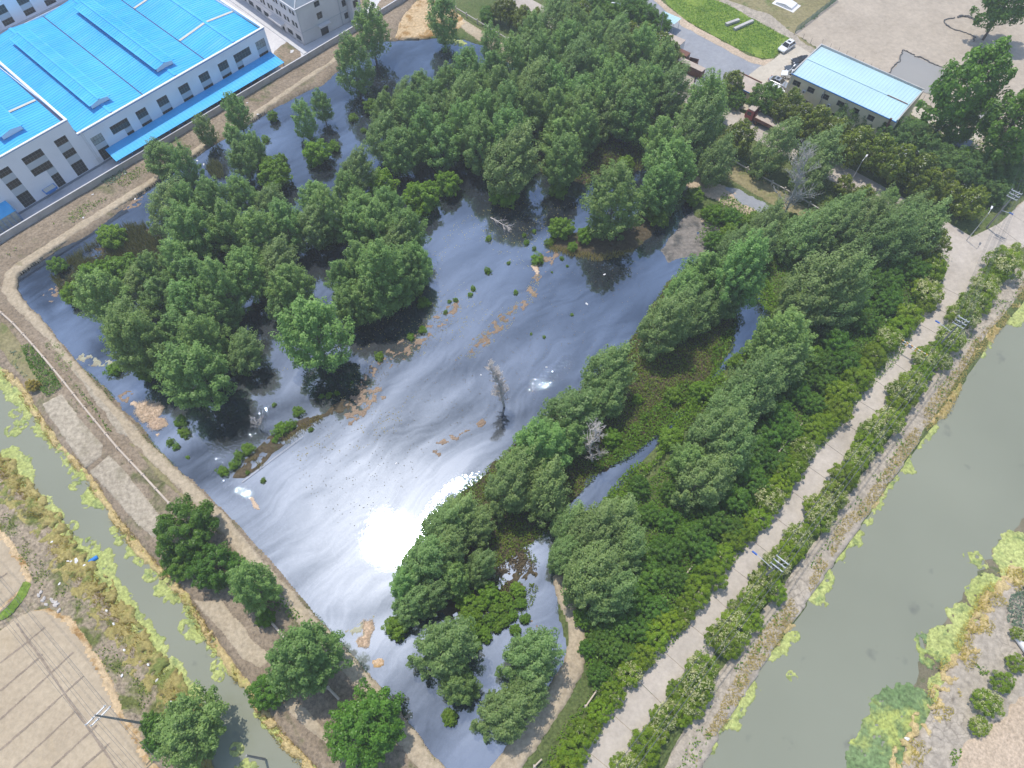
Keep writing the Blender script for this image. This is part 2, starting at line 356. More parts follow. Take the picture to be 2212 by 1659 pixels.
# ---------------------------------------------------------------- ground sheets
def sheet(name, px, mat, z=.01, cell=.5, amp=.3, nsc=.5, h=0.0, slope=1.0, relief=0.0, world=False, attrs=None, seed=0, parent=None, holes=0.0, grow=0.0, **k):
    """a piece of ground bounded by a polygon given in photo pixels, with an uneven edge, a bank of height h and small relief"""
    P = px if world else W(px, z + h)
    a = np.array(P); x0, y0 = a.min(0) - 1; x1, y1 = a.max(0) + 1
    X, Y = np.meshgrid(np.arange(x0, x1 + cell, cell), np.arange(y0, y1 + cell, cell))
    s = sdist(X, Y, P) + grow
    if amp: s = s + (fbm(X * nsc, Y * nsc, seed + 3) - .5) * 2 * amp
    if holes: s = np.minimum(s, (fbm(X * 1.5, Y * 1.5, seed + 31) - holes) * 4)
    gy, gx = np.gradient(s, cell)
    g2 = np.maximum(gx * gx + gy * gy, .25)
    out = s < 0
    mv = np.clip(-s / g2, 0, cell * 1.2) * out
    Z = z + h * sstep(0, slope, np.maximum(s, 0))
    if h: Z = np.where(out, -0.25, Z)
    if relief: Z = Z + relief * (fbm(X * .45, Y * .45, seed + 9) - .5) * 2 * sstep(0, slope, s)
    X = X + gx * mv; Y = Y + gy * mv
    ny, nx = X.shape; idx = np.arange(nx * ny).reshape(ny, nx)
    c = ((s[:-1, :-1] > 0).astype(int) + (s[1:, :-1] > 0) + (s[:-1, 1:] > 0) + (s[1:, 1:] > 0))
    ok = c >= 2
    F = np.stack([idx[:-1, :-1][ok], idx[:-1, 1:][ok], idx[1:, 1:][ok], idx[1:, :-1][ok]], 1)
    if not len(F): return None
    use = np.unique(F); re = np.full(nx * ny, -1); re[use] = np.arange(len(use))
    V = np.stack([X.ravel()[use], Y.ravel()[use], Z.ravel()[use]], 1)
    at = None
    if attrs:
        av = attrs(V[:, 0], V[:, 1]); at = av
    me = mesh_np(name, V, re[F], mat, at, smooth=True)
    return link(name, me, parent, **k)
ST = dict(kind='structure')
def ribbon(pts, wd, world=False, z=0.0):
    """outline of a strip of width wd metres along a polyline of pixels"""
    P = [Vector(p[:2]) for p in (pts if world else W(pts, z))]
    L = []; Rr = []
    for i, p in enumerate(P):
        d = (P[min(i + 1, len(P) - 1)] - P[max(i - 1, 0)]).normalized(); nn = Vector((-d.y, d.x)); ww = wd[i] if isinstance(wd, (list, tuple)) else wd
        L.append(p + nn * ww / 2); Rr.append(p - nn * ww / 2)
    return [tuple(q) for q in L + Rr[::-1]]

link('ground', mesh_np('ground', [(-900, -700, -.02), (900, -700, -.02), (900, 1300, -.02), (-900, 1300, -.02)], [(0, 1, 2, 3)], M['ground']), **ST)

# canals
sheet('canal_water', [(-120, 700), (0, 780), (60, 800), (260, 1080), (420, 1280), (560, 1480), (760, 1720), (420, 1740), (250, 1340), (60, 1090), (-120, 960)], M['canal'], z=.02, cell=1.5, amp=0, **ST)
sheet('canal_water', [(2330, 560), (2150, 690), (1980, 930), (1780, 1220), (1560, 1530), (1440, 1760), (1900, 1760), (2000, 1400), (2180, 1160), (2400, 900)], M['canal'], z=.02, cell=1.5, amp=0, **ST)

# the land between canal, pond and factory wall
LSH = [(0, 795), (40, 830), (80, 900), (110, 945), (190, 1030), (240, 1110), (310, 1200), (400, 1290), (440, 1360), (500, 1440), (560, 1530), (620, 1610), (690, 1680), (720, 1730)]
POND_L = [(1000, 1730), (960, 1665), (870, 1560), (790, 1450), (740, 1390), (670, 1310), (600, 1225), (540, 1160), (470, 1085), (412, 1030), (357, 986), (317, 936), (298, 910), (264, 877), (250, 857), (198, 807), (165, 777), (127, 730), (95, 690), (62, 655), (40, 632), (26, 612), (26, 598), (60, 575), (120, 540), (195, 500), (260, 450), (330, 395), (400, 345), (480, 300), (560, 248), (640, 205), (700, 178), (740, 140), (775, 100), (800, 88), (838, 86)]
sheet('embankment', LSH + POND_L + [(862, 84), (870, 45), (900, 0), (880, -40), (700, 20), (300, 330), (0, 520), (-140, 600), (-140, 740)], M['bank'], z=.02, cell=.4, amp=.35, h=.55, slope=1.1, relief=.12, **ST)
PATH = [(470, 290), (330, 388), (180, 484), (60, 562), (22, 590), (16, 625), (42, 660), (79, 698), (111, 732), (139, 769), (205, 840), (284, 934), (330, 982), (400, 1050), (460, 1108), (530, 1190), (600, 1272), (690, 1370), (780, 1470), (860, 1570), (960, 1700)]
sheet('dirt_path', ribbon(PATH, [1.6, 1.7, 2.2, 2.6, 2.8, 2.6, 2.1, 1.9, 1.7, 1.6, 1.8, 2.0, 2.2, 2.2, 2.4, 2.4, 2.4, 2.4, 2.5, 2.6, 2.7], z=.6), M['path'], z=.50, cell=.3, amp=.3, nsc=.7, h=.16, slope=.6, relief=.05, world=True, **ST)
sheet('dirt_path', ribbon([(480, 284), (540, 252), (610, 205), (660, 170), (705, 142), (750, 108), (790, 70)], 1.8, z=.6), M['path'], z=.50, cell=.35, amp=.4, nsc=.7, h=.16, slope=.6, relief=.05, world=True, **ST)
sheet('dirt_strip', [(147, 799), (166, 787), (200, 822), (250, 872), (296, 922), (302, 938), (284, 947), (246, 938), (218, 888), (180, 840)], M['plot'], z=.5, cell=.35, amp=.4, h=.13, slope=.5, relief=.05, **ST)
sheet('bare_bank', [(268, 952), (292, 956), (340, 1006), (430, 1094), (500, 1170), (480, 1165), (400, 1090), (330, 1024)], M['drygrass'], z=.5, cell=.35, amp=.3, h=.11, slope=.5, relief=.05, **ST)
sheet('garden_plot', [(86, 872), (136, 846), (170, 893), (205, 935), (226, 962), (222, 985), (182, 1014), (140, 952), (105, 905)], M['plot'], z=.5, cell=.3, amp=.12, h=.14, slope=.4, relief=.04, **ST)
sheet('garden_plot', [(190, 1018), (238, 976), (270, 1012), (310, 1062), (345, 1105), (350, 1160), (330, 1165), (290, 1130), (240, 1075)], M['plot'], z=.5, cell=.3, amp=.2, h=.14, slope=.4, relief=.05, **ST)
sheet('garden_plot', T(0, 2, [(1240, 560), (1440, 560), (1560, 700), (1650, 820), (1770, 930), (1740, 980), (1680, 1040), (1570, 970), (1400, 760), (1290, 640)]), M['path'], z=.5, cell=.3, amp=.25, h=.13, slope=.4, relief=.05, **ST)
sheet('garden_plot', T(0, 2, [(1810, 1240), (1900, 1190), (2000, 1260), (2120, 1400), (2170, 1560), (2060, 1480), (1900, 1350)]), M['path'], z=.5, cell=.3, amp=.25, h=.13, slope=.4, relief=.05, **ST)
sheet('garden_plot', [(0, 690), (14, 700), (50, 745), (95, 815), (100, 842), (80, 850), (30, 800), (-10, 745)], M['drygrass'], z=.5, cell=.3, amp=.15, h=.12, slope=.4, relief=.04, **ST)
# fields and weedy bank across the left canal
RSH = [(-120, 930), (0, 1008), (50, 1060), (110, 1140), (160, 1212), (230, 1290), (285, 1370), (350, 1460), (400, 1530), (430, 1600), (455, 1740)]
sheet('weedy_bank', RSH + [(-120, 1740)], M['weeds'], z=.02, cell=.4, amp=.4, h=.5, slope=1.1, relief=.15, **ST)
FIELD1 = [(-150, 1480), (-20, 1372), (60, 1318), (95, 1312), (150, 1345), (185, 1385), (215, 1450), (255, 1530), (300, 1610), (345, 1690), (360, 1740), (-150, 1740)]
sheet('stubble_border', [(u + 14, v - 4) for u, v in FIELD1[:-1]] + [(-150, 1745)], M['straw_edge'], z=.5, cell=.35, amp=.4, h=.10, slope=.5, relief=.06, **ST)
fld = sheet('stubble_field', FIELD1, M['stubble'], z=.58, cell=.5, amp=.15, h=.06, slope=.6, relief=.03, **ST)
FIELD2 = [(-120, 1060), (0, 1150), (40, 1205), (62, 1250), (55, 1268), (0, 1318), (-120, 1390)]
sheet('stubble_border', [(-120, 1040), (0, 1130), (50, 1195), (74, 1252), (62, 1275), (0, 1330), (-120, 1400)], M['straw_edge'], z=.5, cell=.35, amp=.4, h=.10, slope=.5, relief=.06, **ST)
sheet('stubble_field', FIELD2, M['stubble'], z=.58, cell=.5, amp=.15, h=.06, slope=.6, relief=.03, **ST)
sheet('dirt_track', ribbon([(62, 1258), (45, 1290), (20, 1318), (-60, 1370)], 1.3, z=.6), M["grass"], z=.66, cell=.3, amp=.3, world=True, **ST)
M['furrow'] = soil('furrow_earth', (.24, .19, .14), (.31, .25, .19), grain=2.0, dark=.75)
fz = [0]
def furrow(pts, wd=.28):
    fz[0] += .004
    sheet('furrow', ribbon(T(0, 2, pts), wd, z=.64), M['furrow'], z=.652 + fz[0], cell=.16, amp=.07, nsc=1.2, world=True, parent=None, **ST)
furrow([(-30, 830), (110, 720), (180, 830), (270, 950), (420, 1180), (580, 1410), (700, 1580), (780, 1700)][1:], .34)
for a, b in [((0, 980), (295, 745)), ((0, 1160), (280, 920)), ((0, 1345), (480, 905)), ((0, 1545), (545, 1060)), ((90, 1659), (490, 1290)), ((330, 1659), (630, 1380)), ((530, 1659), (715, 1495)), ((-10, 430), (50, 395)), ((-10, 660), (90, 560))]:
    furrow([a, ((a[0] + b[0]) / 2, (a[1] + b[1]) / 2 + 4), b])

# woodland and town side
POND_R = [(862, 84), (935, 80), (1000, 84), (1045, 97), (1085, 118), (1110, 138), (1150, 170), (1200, 205), (1300, 255), (1420, 305), (1470, 350), (1495, 385), (1488, 430), (1500, 465), (1560, 492), (1605, 540), (1635, 600), (1665, 680), (1622, 748), (1535, 818), (1478, 888), (1415, 962), (1310, 1082), (1255, 1158), (1215, 1235), (1203, 1290), (1208, 1340), (1222, 1400), (1222, 1430), (1205, 1480), (1180, 1525), (1130, 1590), (1075, 1655), (1030, 1740)]
CSH = [(1470, 1740), (1510, 1640), (1565, 1545), (1615, 1455), (1680, 1385), (1745, 1285), (1815, 1185), (1880, 1092), (1950, 992), (2000, 930), (2050, 858), (2140, 718), (2212, 640), (2330, 540)]
CSH = [(u + 13, v + 5) for u, v in CSH]
sheet('woodland_floor', POND_R + CSH + [(2500, 300), (2500, -160), (880, -160), (875, -40), (905, 0), (872, 45)], M['east'], z=.02, cell=.5, amp=.3, h=.35, slope=.8, relief=.06, **ST)
ZL = .38
sheet('bare_earth', [(838, 84), (935, 78), (985, 70), (1010, 50), (980, 15), (960, -10), (900, 0), (872, 30)], M['straw_edge'], z=ZL, cell=.5, amp=.5, h=.1, slope=.5, relief=.1, **ST)
sheet('bare_earth', [(985, 55), (1045, 95), (1108, 138), (1125, 120), (1060, 75), (1000, 38)], M['path'], z=ZL, cell=.4, amp=.3, h=.1, slope=.5, relief=.05, **ST)
sheet('bare_earth', [(1480, 395), (1505, 378), (1560, 395), (1620, 430), (1660, 470), (1640, 480), (1560, 440), (1500, 410)], M['sand'], z=ZL, cell=.4, amp=.5, h=.1, slope=.5, relief=.06, **ST)
sheet('bare_earth', [(1555, 340), (1600, 360), (1720, 430), (1800, 490), (1780, 500), (1680, 450), (1560, 380)], M['drygrass'], z=ZL, cell=.4, amp=.5, h=.08, slope=.5, relief=.05, **ST)
sheet('ditch_water', [(1566, 404), (1590, 408), (1640, 432), (1680, 458), (1660, 468), (1600, 440)], M['asphalt'], z=ZL + .12, cell=.3, amp=.8, **ST)
sheet('sediment_flat', [(1470, 480), (1500, 455), (1560, 480), (1610, 540), (1620, 580), (1560, 570), (1500, 550), (1440, 570), (1430, 540)], M['sediment'], z=.035, cell=.35, amp=.9, nsc=.4, holes=.28, **ST)
sheet('sand_bar', [(1505, 458), (1520, 465), (1556, 488), (1560, 498), (1548, 500), (1515, 478)], M['sand'], z=.04, cell=.3, amp=.35, h=.12, slope=.4, **ST)
# the concrete street along the magnolias, in slabs
def slabs(name, pts, wd, mat, z, step, world=False, zp=.45):
    P = [Vector(p[:2]) for p in (pts if world else W(pts, zp))]
    base = sheet(name, ribbon([tuple(p) for p in P], wd + .3, world=True), M["path"], z=z, cell=.4, amp=.12, world=True, **ST)
    seg = []; acc = 0
    def at(s):
        for i in range(len(P) - 1):
            L = (P[i + 1] - P[i]).length
            if s <= L or i == len(P) - 2: return P[i].lerp(P[i + 1], s / L), (P[i + 1] - P[i]).normalized()
            s -= L
    def nrm(s):
        d = (at(min(s + 4, tot))[0] - at(max(s - 4, 0))[0]).normalized(); return Vector((-d.y, d.x))
    tot = sum((P[i + 1] - P[i]).length for i in range(len(P) - 1)); s = 0; wf = wd if callable(wd) else (lambda t: wd)
    while s < tot:
        e = min(s + step, tot); m = MB(); tilt = random.uniform(-.006, .006)
        prev = None; k = max(2, int((e - s) / 1.5) + 1); top = []; bot = []
        for i in range(k):
            q = s + .03 + (e - s - .06) * i / (k - 1); c = at(q)[0]; nn = nrm(q); hw = wf(q) / 2
            top.append((c.x + nn.x * hw, c.y + nn.y * hw, z + .07 + tilt)); bot.append((c.x - nn.x * hw, c.y - nn.y * hw, z + .07 - tilt))
        for i in range(k - 1): m.slab([bot[i], bot[i + 1], top[i + 1], top[i]], .05)
        m.build('road_slab', mat, base); s = e
    return base
slabs('street', [(1040, -40), (1290, 95), (1560, 243), (1800, 368), (2020, 490), (2085, 530)], 5.6, M['street'], ZL, 6.0)
LE = T(2, 1, [(1720, 0), (1690, 200), (1560, 400), (1480, 560), (1390, 700), (1180, 900), (1040, 1100), (870, 1300), (720, 1500)]) + T(2, 2, [(540, 50), (400, 250), (260, 470), (60, 680), (0, 800)]) + T(1, 2, [(1840, 1200), (1620, 1500), (1460, 1760)])
RE = T(2, 1, [(1990, 0), (1910, 200), (1740, 400), (1610, 560), (1500, 700), (1320, 900), (1210, 1100), (1040, 1300), (900, 1500)]) + T(2, 2, [(690, 130), (520, 320), (350, 580), (240, 690), (0, 1040)]) + T(1, 2, [(1960, 1400), (1840, 1620), (1760, 1800)])
MID = [(2330, 372), (2190, 505)] + [((a[0] + b[0]) / 2, (a[1] + b[1]) / 2) for a, b in zip(LE, RE)]
slabs('canal_road', MID, 6.2, M['concrete'], ZL + .004, 5.2)
sheet('junction', [(1975, 450), (2090, 520), (2130, 500), (2150, 530), (2120, 600), (2060, 610), (2045, 565), (1985, 500)], M['concrete'], z=ZL + .085, cell=.5, amp=.15, **ST)
# curved earth bank path at the lower right
sheet('dirt_path', ribbon([(1205, 1240), (1222, 1290), (1243, 1340), (1250, 1390), (1240, 1440), (1212, 1490), (1170, 1550), (1120, 1620), (1060, 1720)], [1.6, 2.2, 2.6, 2.8, 2.8, 3.0, 3.2, 3.4, 3.6], z=.5), M['path'], z=ZL - .02, cell=.3, amp=.3, h=.25, slope=.7, relief=.06, world=True, **ST)
# canal side of the road: cracked mud, then the far corner bank
MUD = [(1480, 1700), (1530, 1600), (1580, 1515), (1640, 1425), (1700, 1340), (1770, 1245), (1840, 1145), (1910, 1045), (1975, 955), (2040, 860), (2100, 760), (2160, 680), (2240, 590)]
mud = sheet('mud_strip', ribbon([(u - 22, v - 8) for u, v in MUD], 4.2, z=.4), M['mud'], z=.30, cell=.35, amp=.4, h=.11, slope=.5, relief=.08, world=True, **ST)
ESH = [(1935, 1760), (1945, 1673), (1951, 1613), (1975, 1586), (1998, 1556), (2015, 1526), (2021, 1499), (2041, 1469), (2048, 1439), (2065, 1416), (2088, 1373), (2095, 1359), (2115, 1326), (2118, 1309), (2138, 1286), (2161, 1253), (2188, 1246), (2230, 1236), (2320, 1190)]
sheet('far_bank', ESH + [(2500, 1740)], M['mud'], z=.02, cell=.4, amp=.5, h=.5, slope=1.2, relief=.12, **ST)
sheet('bare_earth', T(2, 2, [(1850, 1470), (2000, 1380), (2110, 1250), (2300, 1150), (2300, 1750), (1720, 1750), (1760, 1580)]), M['sand'], z=.5, cell=.4, amp=.6, h=.08, slope=.6, relief=.06, **ST)
# factory yard, lots, grass and the mud flat
FAX = R(49.5); FO = np.array([-93.77, 93.43]); FE = np.array([math.cos(FAX), math.sin(FAX)]); FD = np.array([-math.sin(FAX), math.cos(FAX)])
def FL(x, y): q = FO + FE * x + FD * y; return (q[0], q[1])
sheet('factory_yard', [FL(-40, -3.9), FL(20, -4.15), FL(62, -5.05), FL(112, -6.2), FL(150, -5), FL(150, 90), FL(-40, 90)], M['yard'], z=.56, cell=1.2, amp=0, world=True, **ST)
sheet('asphalt_road', [(1360, -70), (1405, -12), (1440, 20), (1474, 52), (1540, 88), (1617, 130), (1648, 139), (1625, 158), (1585, 190), (1560, 206), (1520, 196), (1495, 192), (1502, 165), (1500, 140), (1450, 85), (1395, 35), (1330, -20)], M['asphalt'], z=ZL + .05, cell=.5, amp=.15, **ST)
sheet('concrete_lot', [(1622, 158), (1648, 139), (1672, 128), (1706, 92), (1724, 97), (1800, 150), (1720, 260), (1600, 235), (1560, 232), (1585, 192)], M['lot'], z=ZL + .055, cell=.5, amp=.08, **ST)
sheet('concrete_lot', [(1475, 160), (1500, 150), (1503, 175), (1495, 192), (1520, 197), (1565, 208), (1600, 236), (1590, 258), (1560, 250), (1500, 215), (1440, 180), (1450, 168)], M['street'], z=ZL + .05, cell=.5, amp=.15, **ST)
sheet('sandy_verge', [(1410, -15), (1446, 16), (1500, 56), (1560, 88), (1617, 120), (1650, 130), (1672, 126), (1650, 142), (1615, 133), (1474, 57), (1400, -10)], M['sand'], z=ZL + .065, cell=.4, amp=.3, **ST)
sheet('rough_ground', [(1380, -120), (1900, -120), (1810, -5), (1716, 70), (1790, 125), (1760, 120), (1640, 50), (1500, -10)], M['drygrass'], z=ZL + .03, cell=.6, amp=.3, **ST)
sheet('bare_earth', [(1560, -5), (1600, 10), (1660, 30), (1700, 60), (1740, 95), (1790, 120), (1770, 130), (1700, 85), (1620, 40), (1550, 10)], M['mud'], z=ZL + .045, cell=.4, amp=.5, **ST)
sheet('grass_verge', [(1415, -40), (1520, -5), (1570, 8), (1640, 48), (1710, 84), (1700, 94), (1668, 126), (1640, 124), (1600, 108), (1540, 76), (1480, 44), (1440, 8)], M['grass'], z=ZL + .07, cell=.4, amp=.4, relief=.04, **ST)
sheet('mud_flat', [(1825, -60), (1808, 0), (1716, 72), (1760, 102), (1830, 140), (2020, 235), (2100, 320), (2200, 350), (2420, 300), (2420, -150), (1900, -150)], M['mudyard'], z=ZL + .035, cell=.8, amp=.3, relief=.02, **ST)
sheet('puddle_water', T(2, 0, [(1425, 325), (1470, 345), (1560, 385), (1640, 425), (1690, 440), (1720, 560), (1700, 640), (1560, 600), (1450, 545), (1335, 475), (1385, 420)]), M['puddle'], z=ZL + .10, cell=.35, amp=.25, **ST)
sheet('puddle_water', T(2, 0, [(1960, 690), (2010, 650), (2030, 720), (1960, 840), (1900, 830), (1890, 780)]), M['puddle'], z=ZL + .10, cell=.35, amp=.25, **ST)
sheet('bare_earth', T(2, 0, [(1500, 690), (1560, 700), (1800, 830), (1940, 850), (1930, 900), (1830, 960), (1760, 900), (1560, 800), (1480, 740)]), M['lot'], z=ZL + .06, cell=.5, amp=.5, **ST)

# ---------------------------------------------------------------- the pond
ISL = [(1520, 560), (1590, 690), (1585, 750), (1500, 866), (1440, 925), (1370, 980), (1300, 1018), (1240, 1080), (1185, 1150), (1130, 1190), (1060, 1235), (1000, 1290), (930, 1275), (880, 1235), (905, 1180), (1000, 1055), (1065, 1000), (1140, 930), (1240, 850), (1350, 750), (1440, 610)]
def soft(x, y, px, s): return sstep(-s, s, sdist(x, y, W(px)))
RIPPLES = [[(1140, 835), (1175, 805), (1240, 770), (1235, 785), (1185, 835), (1150, 848)],
           [(1040, 1020), (1060, 1060), (1000, 1090), (930, 1150), (905, 1150), (940, 1080), (990, 1030)],
           [(560, 880), (600, 865), (560, 935), (520, 975), (490, 985), (505, 930)],
           [(445, 960), (475, 960), (500, 1010), (490, 1040), (545, 1062), (540, 1080), (490, 1055), (455, 1015)]]
def film_attr(x, y):
    a = math.atan2(FLOW.y, FLOW.x); u = x * math.cos(a) + y * math.sin(a); v = -x * math.sin(a) + y * math.cos(a)
    wx = (fbm(x * .03, y * .03, 5, 3) - .5) * 22; wy = (fbm(x * .03, y * .03, 8, 3) - .5) * 10
    f = .62 + (fbm((u + wx * 1.6) * .04, (v + wy * 1.5) * .24, 21, 4) - .5) * 1.25
    f = f + (fbm((x + wx) * .12, (y + wy) * .12, 33, 4) - .5) * .45
    def pull(px, s, val, k=1.0):
        nonlocal f
        m = soft(x, y, px, s) * k; f = f * (1 - m) + (val + (f - .6) * .35) * m
    # clear dark water, dense bands, and tree reflections darkened by thinning the film
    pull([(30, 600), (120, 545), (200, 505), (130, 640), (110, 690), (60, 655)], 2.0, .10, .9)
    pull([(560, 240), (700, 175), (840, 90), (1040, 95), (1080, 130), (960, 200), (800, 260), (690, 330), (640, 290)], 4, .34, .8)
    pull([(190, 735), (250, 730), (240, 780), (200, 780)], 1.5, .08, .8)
    pull([(440, 900), (560, 880), (700, 830), (760, 850), (640, 900), (520, 960), (470, 950)], 2.5, .05, .9)  # film thinned to paint in the dark reflection here
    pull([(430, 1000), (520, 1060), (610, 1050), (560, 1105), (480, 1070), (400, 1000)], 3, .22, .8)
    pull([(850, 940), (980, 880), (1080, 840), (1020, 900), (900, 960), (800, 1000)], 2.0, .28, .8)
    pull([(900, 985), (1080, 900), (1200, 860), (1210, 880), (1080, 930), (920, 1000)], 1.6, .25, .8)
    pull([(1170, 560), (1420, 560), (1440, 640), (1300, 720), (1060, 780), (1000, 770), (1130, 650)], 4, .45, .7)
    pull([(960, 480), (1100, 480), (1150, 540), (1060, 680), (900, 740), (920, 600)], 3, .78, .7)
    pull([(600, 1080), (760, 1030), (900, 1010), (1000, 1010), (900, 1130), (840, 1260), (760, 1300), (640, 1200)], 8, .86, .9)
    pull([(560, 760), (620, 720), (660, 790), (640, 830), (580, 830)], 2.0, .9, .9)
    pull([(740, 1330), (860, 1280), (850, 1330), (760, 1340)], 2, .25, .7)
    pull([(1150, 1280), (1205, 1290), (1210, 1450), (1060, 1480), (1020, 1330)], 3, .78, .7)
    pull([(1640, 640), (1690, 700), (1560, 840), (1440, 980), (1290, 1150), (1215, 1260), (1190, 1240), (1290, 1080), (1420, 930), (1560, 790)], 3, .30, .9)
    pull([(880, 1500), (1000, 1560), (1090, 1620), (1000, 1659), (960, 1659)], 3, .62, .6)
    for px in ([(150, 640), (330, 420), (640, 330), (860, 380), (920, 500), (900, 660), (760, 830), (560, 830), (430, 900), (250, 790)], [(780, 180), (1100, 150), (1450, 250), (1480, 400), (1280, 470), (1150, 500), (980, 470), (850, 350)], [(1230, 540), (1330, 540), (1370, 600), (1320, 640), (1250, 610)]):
        f = f * (1 - .45 * soft(x, y, px, 4))  # thinner film at the groves paints in their dark reflections and shadows
    return np.clip(f, 0, 1)
def pond_attrs(x, y):
    r = np.zeros_like(x)
    for i, px in enumerate(RIPPLES): r = np.maximum(r, soft(x, y, px, 1.5) * (.42 if i else .75))
    r = r + .008 * sstep(.55, .75, fbm(x * .05, y * .05, 77, 3))
    return {'film': film_attr(x, y), 'ripple': r}
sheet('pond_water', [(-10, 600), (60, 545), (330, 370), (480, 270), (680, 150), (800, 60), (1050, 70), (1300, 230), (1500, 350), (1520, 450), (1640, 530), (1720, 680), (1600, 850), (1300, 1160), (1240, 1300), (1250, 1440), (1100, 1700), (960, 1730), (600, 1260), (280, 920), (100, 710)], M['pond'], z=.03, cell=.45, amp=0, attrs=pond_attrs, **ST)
sheet('islet', ISL, M['marsh'], z=.0, cell=.4, amp=1.0, nsc=.35, h=.16, slope=1.2, relief=.05, **ST)
sheet('islet', [(1180, 520), (1215, 545), (1290, 558), (1370, 545), (1420, 500), (1440, 440), (1400, 440), (1330, 490), (1230, 500)], M['marsh'], z=.0, cell=.35, amp=.7, h=.14, slope=1, **ST)
sheet('islet', [(1120, 330), (1250, 300), (1420, 320), (1445, 345), (1400, 375), (1330, 365), (1270, 400), (1180, 380)], M['marsh'], z=.0, cell=.4, amp=1.0, h=.14, slope=1, holes=.3, **ST)
sheet('islet', [(500, 1032), (520, 1000), (580, 940), (640, 905), (700, 890), (740, 858), (765, 862), (755, 885), (700, 905), (650, 930), (600, 975), (560, 1010), (530, 1035)], M['marsh'], z=.0, cell=.3, amp=.5, h=.12, slope=.6, holes=.3, **ST)
sheet('islet', [(1000, 1230), (1060, 1180), (1140, 1180), (1160, 1230), (1130, 1300), (1080, 1340), (1020, 1320), (960, 1340), (900, 1330), (930, 1280)], M['marsh'], z=.0, cell=.35, amp=1.3, h=.1, slope=1, holes=.34, **ST)
sheet('islet', [(120, 600), (190, 545), (260, 500), (330, 490), (370, 520), (350, 580), (270, 620), (200, 670), (150, 660)], M['marsh'], z=.0, cell=.35, amp=1.0, h=.1, slope=1, holes=.4, **ST)
# floating straw, scum and weed
def raft(name, px, mat, label, cat, amp=.5, holes=0.0, h=.12, z=.03, cell=.22, seed=0, kind='stuff', nsc=.8, grow=0.0):
    return tag(
        sheet(name, px, mat, z=z, cell=cell, amp=amp, nsc=nsc, h=h, slope=.4, relief=h * .6, holes=holes, seed=seed, grow=grow), label, cat, None, kind)
Zs = lambda pts: [(x * .1984, 658.3 + y * .1984) for x, y in pts]
raft('straw_raft', Zs([(1450, 1170), (1500, 1060), (1620, 1030), (1740, 1060), (1790, 1110), (1750, 1190), (1650, 1260), (1540, 1290), (1480, 1220)]), M['straw'], 'large matted raft of bleached straw floating by the left bank', 'straw raft', kind=None, h=.2)
raft('straw_raft', Zs([(1590, 1270), (1680, 1230), (1800, 1220), (1830, 1290), (1740, 1360), (1640, 1370), (1600, 1320)]), M['straw'], 'orange tinted straw raft just below the largest raft', 'straw raft', kind=None, h=.2)
raft('straw_raft', Zs([(1385, 1060), (1470, 1020), (1500, 1060), (1470, 1110), (1400, 1100)]), M['straw'], 'small orange straw patch between path edge and the largest straw raft', 'straw raft', kind=None)
raft('straw_raft', Zs([(1670, 1410), (1740, 1370), (1760, 1410), (1700, 1450)]), M['straw'], 'little pale straw clump trailing below the orange straw raft', 'straw raft', kind=None)
raft('straw_raft', [(535, 1075), (548, 1072), (558, 1085), (565, 1105), (545, 1100)], M['straw'], 'orange straw clump drifting at the dark bend near the left bank', 'straw raft', kind=None)
raft('straw_raft', T(1, 2, [(130, 700), (200, 695), (215, 760), (180, 820), (170, 880), (110, 870), (95, 830), (140, 790)]), M['straw'], 'long pale straw raft against the lower left bank', 'straw raft', kind=None, h=.2)
raft('straw_raft', T(1, 2, [(195, 970), (250, 935), (290, 950), (270, 1000), (210, 1000)]), M['straw'], 'small orange straw raft below the long pale one, lower bank', 'straw raft', kind=None)
raft('straw_raft', T(1, 1, [(1225, 60), (1260, 45), (1290, 100), (1270, 135)]), M['straw'], 'narrow straw bundle beside the green plant off the islet', 'straw raft', kind=None, amp=.2)
raft('straw_raft', T(1, 0, [(280, 230), (380, 190), (530, 180), (545, 220), (450, 245), (330, 262)]), M['straw'], 'straw heap spilling into the pond at its far end', 'straw raft', kind=None, h=.25)
raft('scum', [(985, 775), (1000, 760), (1060, 700), (1130, 640), (1150, 600), (1165, 600), (1150, 650), (1080, 720), (1020, 770)], M['scum'], 'broken line of brown leaf litter drifting across open water', 'debris', amp=1.2, holes=.45, h=.02, seed=3, nsc=.9)
raft('scum', [(760, 830), (800, 790), (860, 740), (930, 690), (990, 650), (1000, 665), (930, 730), (850, 790), (780, 850)], M['scum'], 'brown litter band beside the dark grove reflections', 'debris', amp=1.3, holes=.5, h=.02, seed=6, nsc=.9)
raft('scum', [(750, 860), (770, 850), (830, 830), (850, 850), (800, 890), (760, 920), (735, 900)], M['scum'], 'curdled brown scum off the end of the narrow mud dike', 'debris', amp=.9, holes=.46, h=.03, seed=9, nsc=1.0)
raft('scum', [(1140, 600), (1170, 540), (1200, 520), (1210, 545), (1180, 590), (1160, 610)], M['scum'], 'brown litter hugging the tip of the bushy islet', 'debris', amp=.9, holes=.5, h=.02, seed=12, nsc=.7)
raft('scum', [(930, 975), (960, 945), (1010, 920), (1060, 900), (1050, 915), (990, 950), (950, 985)], M['scum'], 'thin scum streak left of the bleached dead tree', 'debris', amp=.8, holes=.5, h=.02, seed=15, nsc=.9)
raft('scum', [(90, 640), (110, 615), (135, 610), (140, 640), (110, 655)], M['scum'], 'brown foam patch below the reed bed corner', 'debris', amp=.6, holes=.45, h=.02, seed=18)
raft('scum', T(0, 0, [(850, 1290), (950, 1230), (960, 1280), (900, 1340), (850, 1350), (780, 1370)]), M['scum'], 'brown scum near the factory side bank', 'debris', amp=.5, holes=.45, h=.02, seed=19)
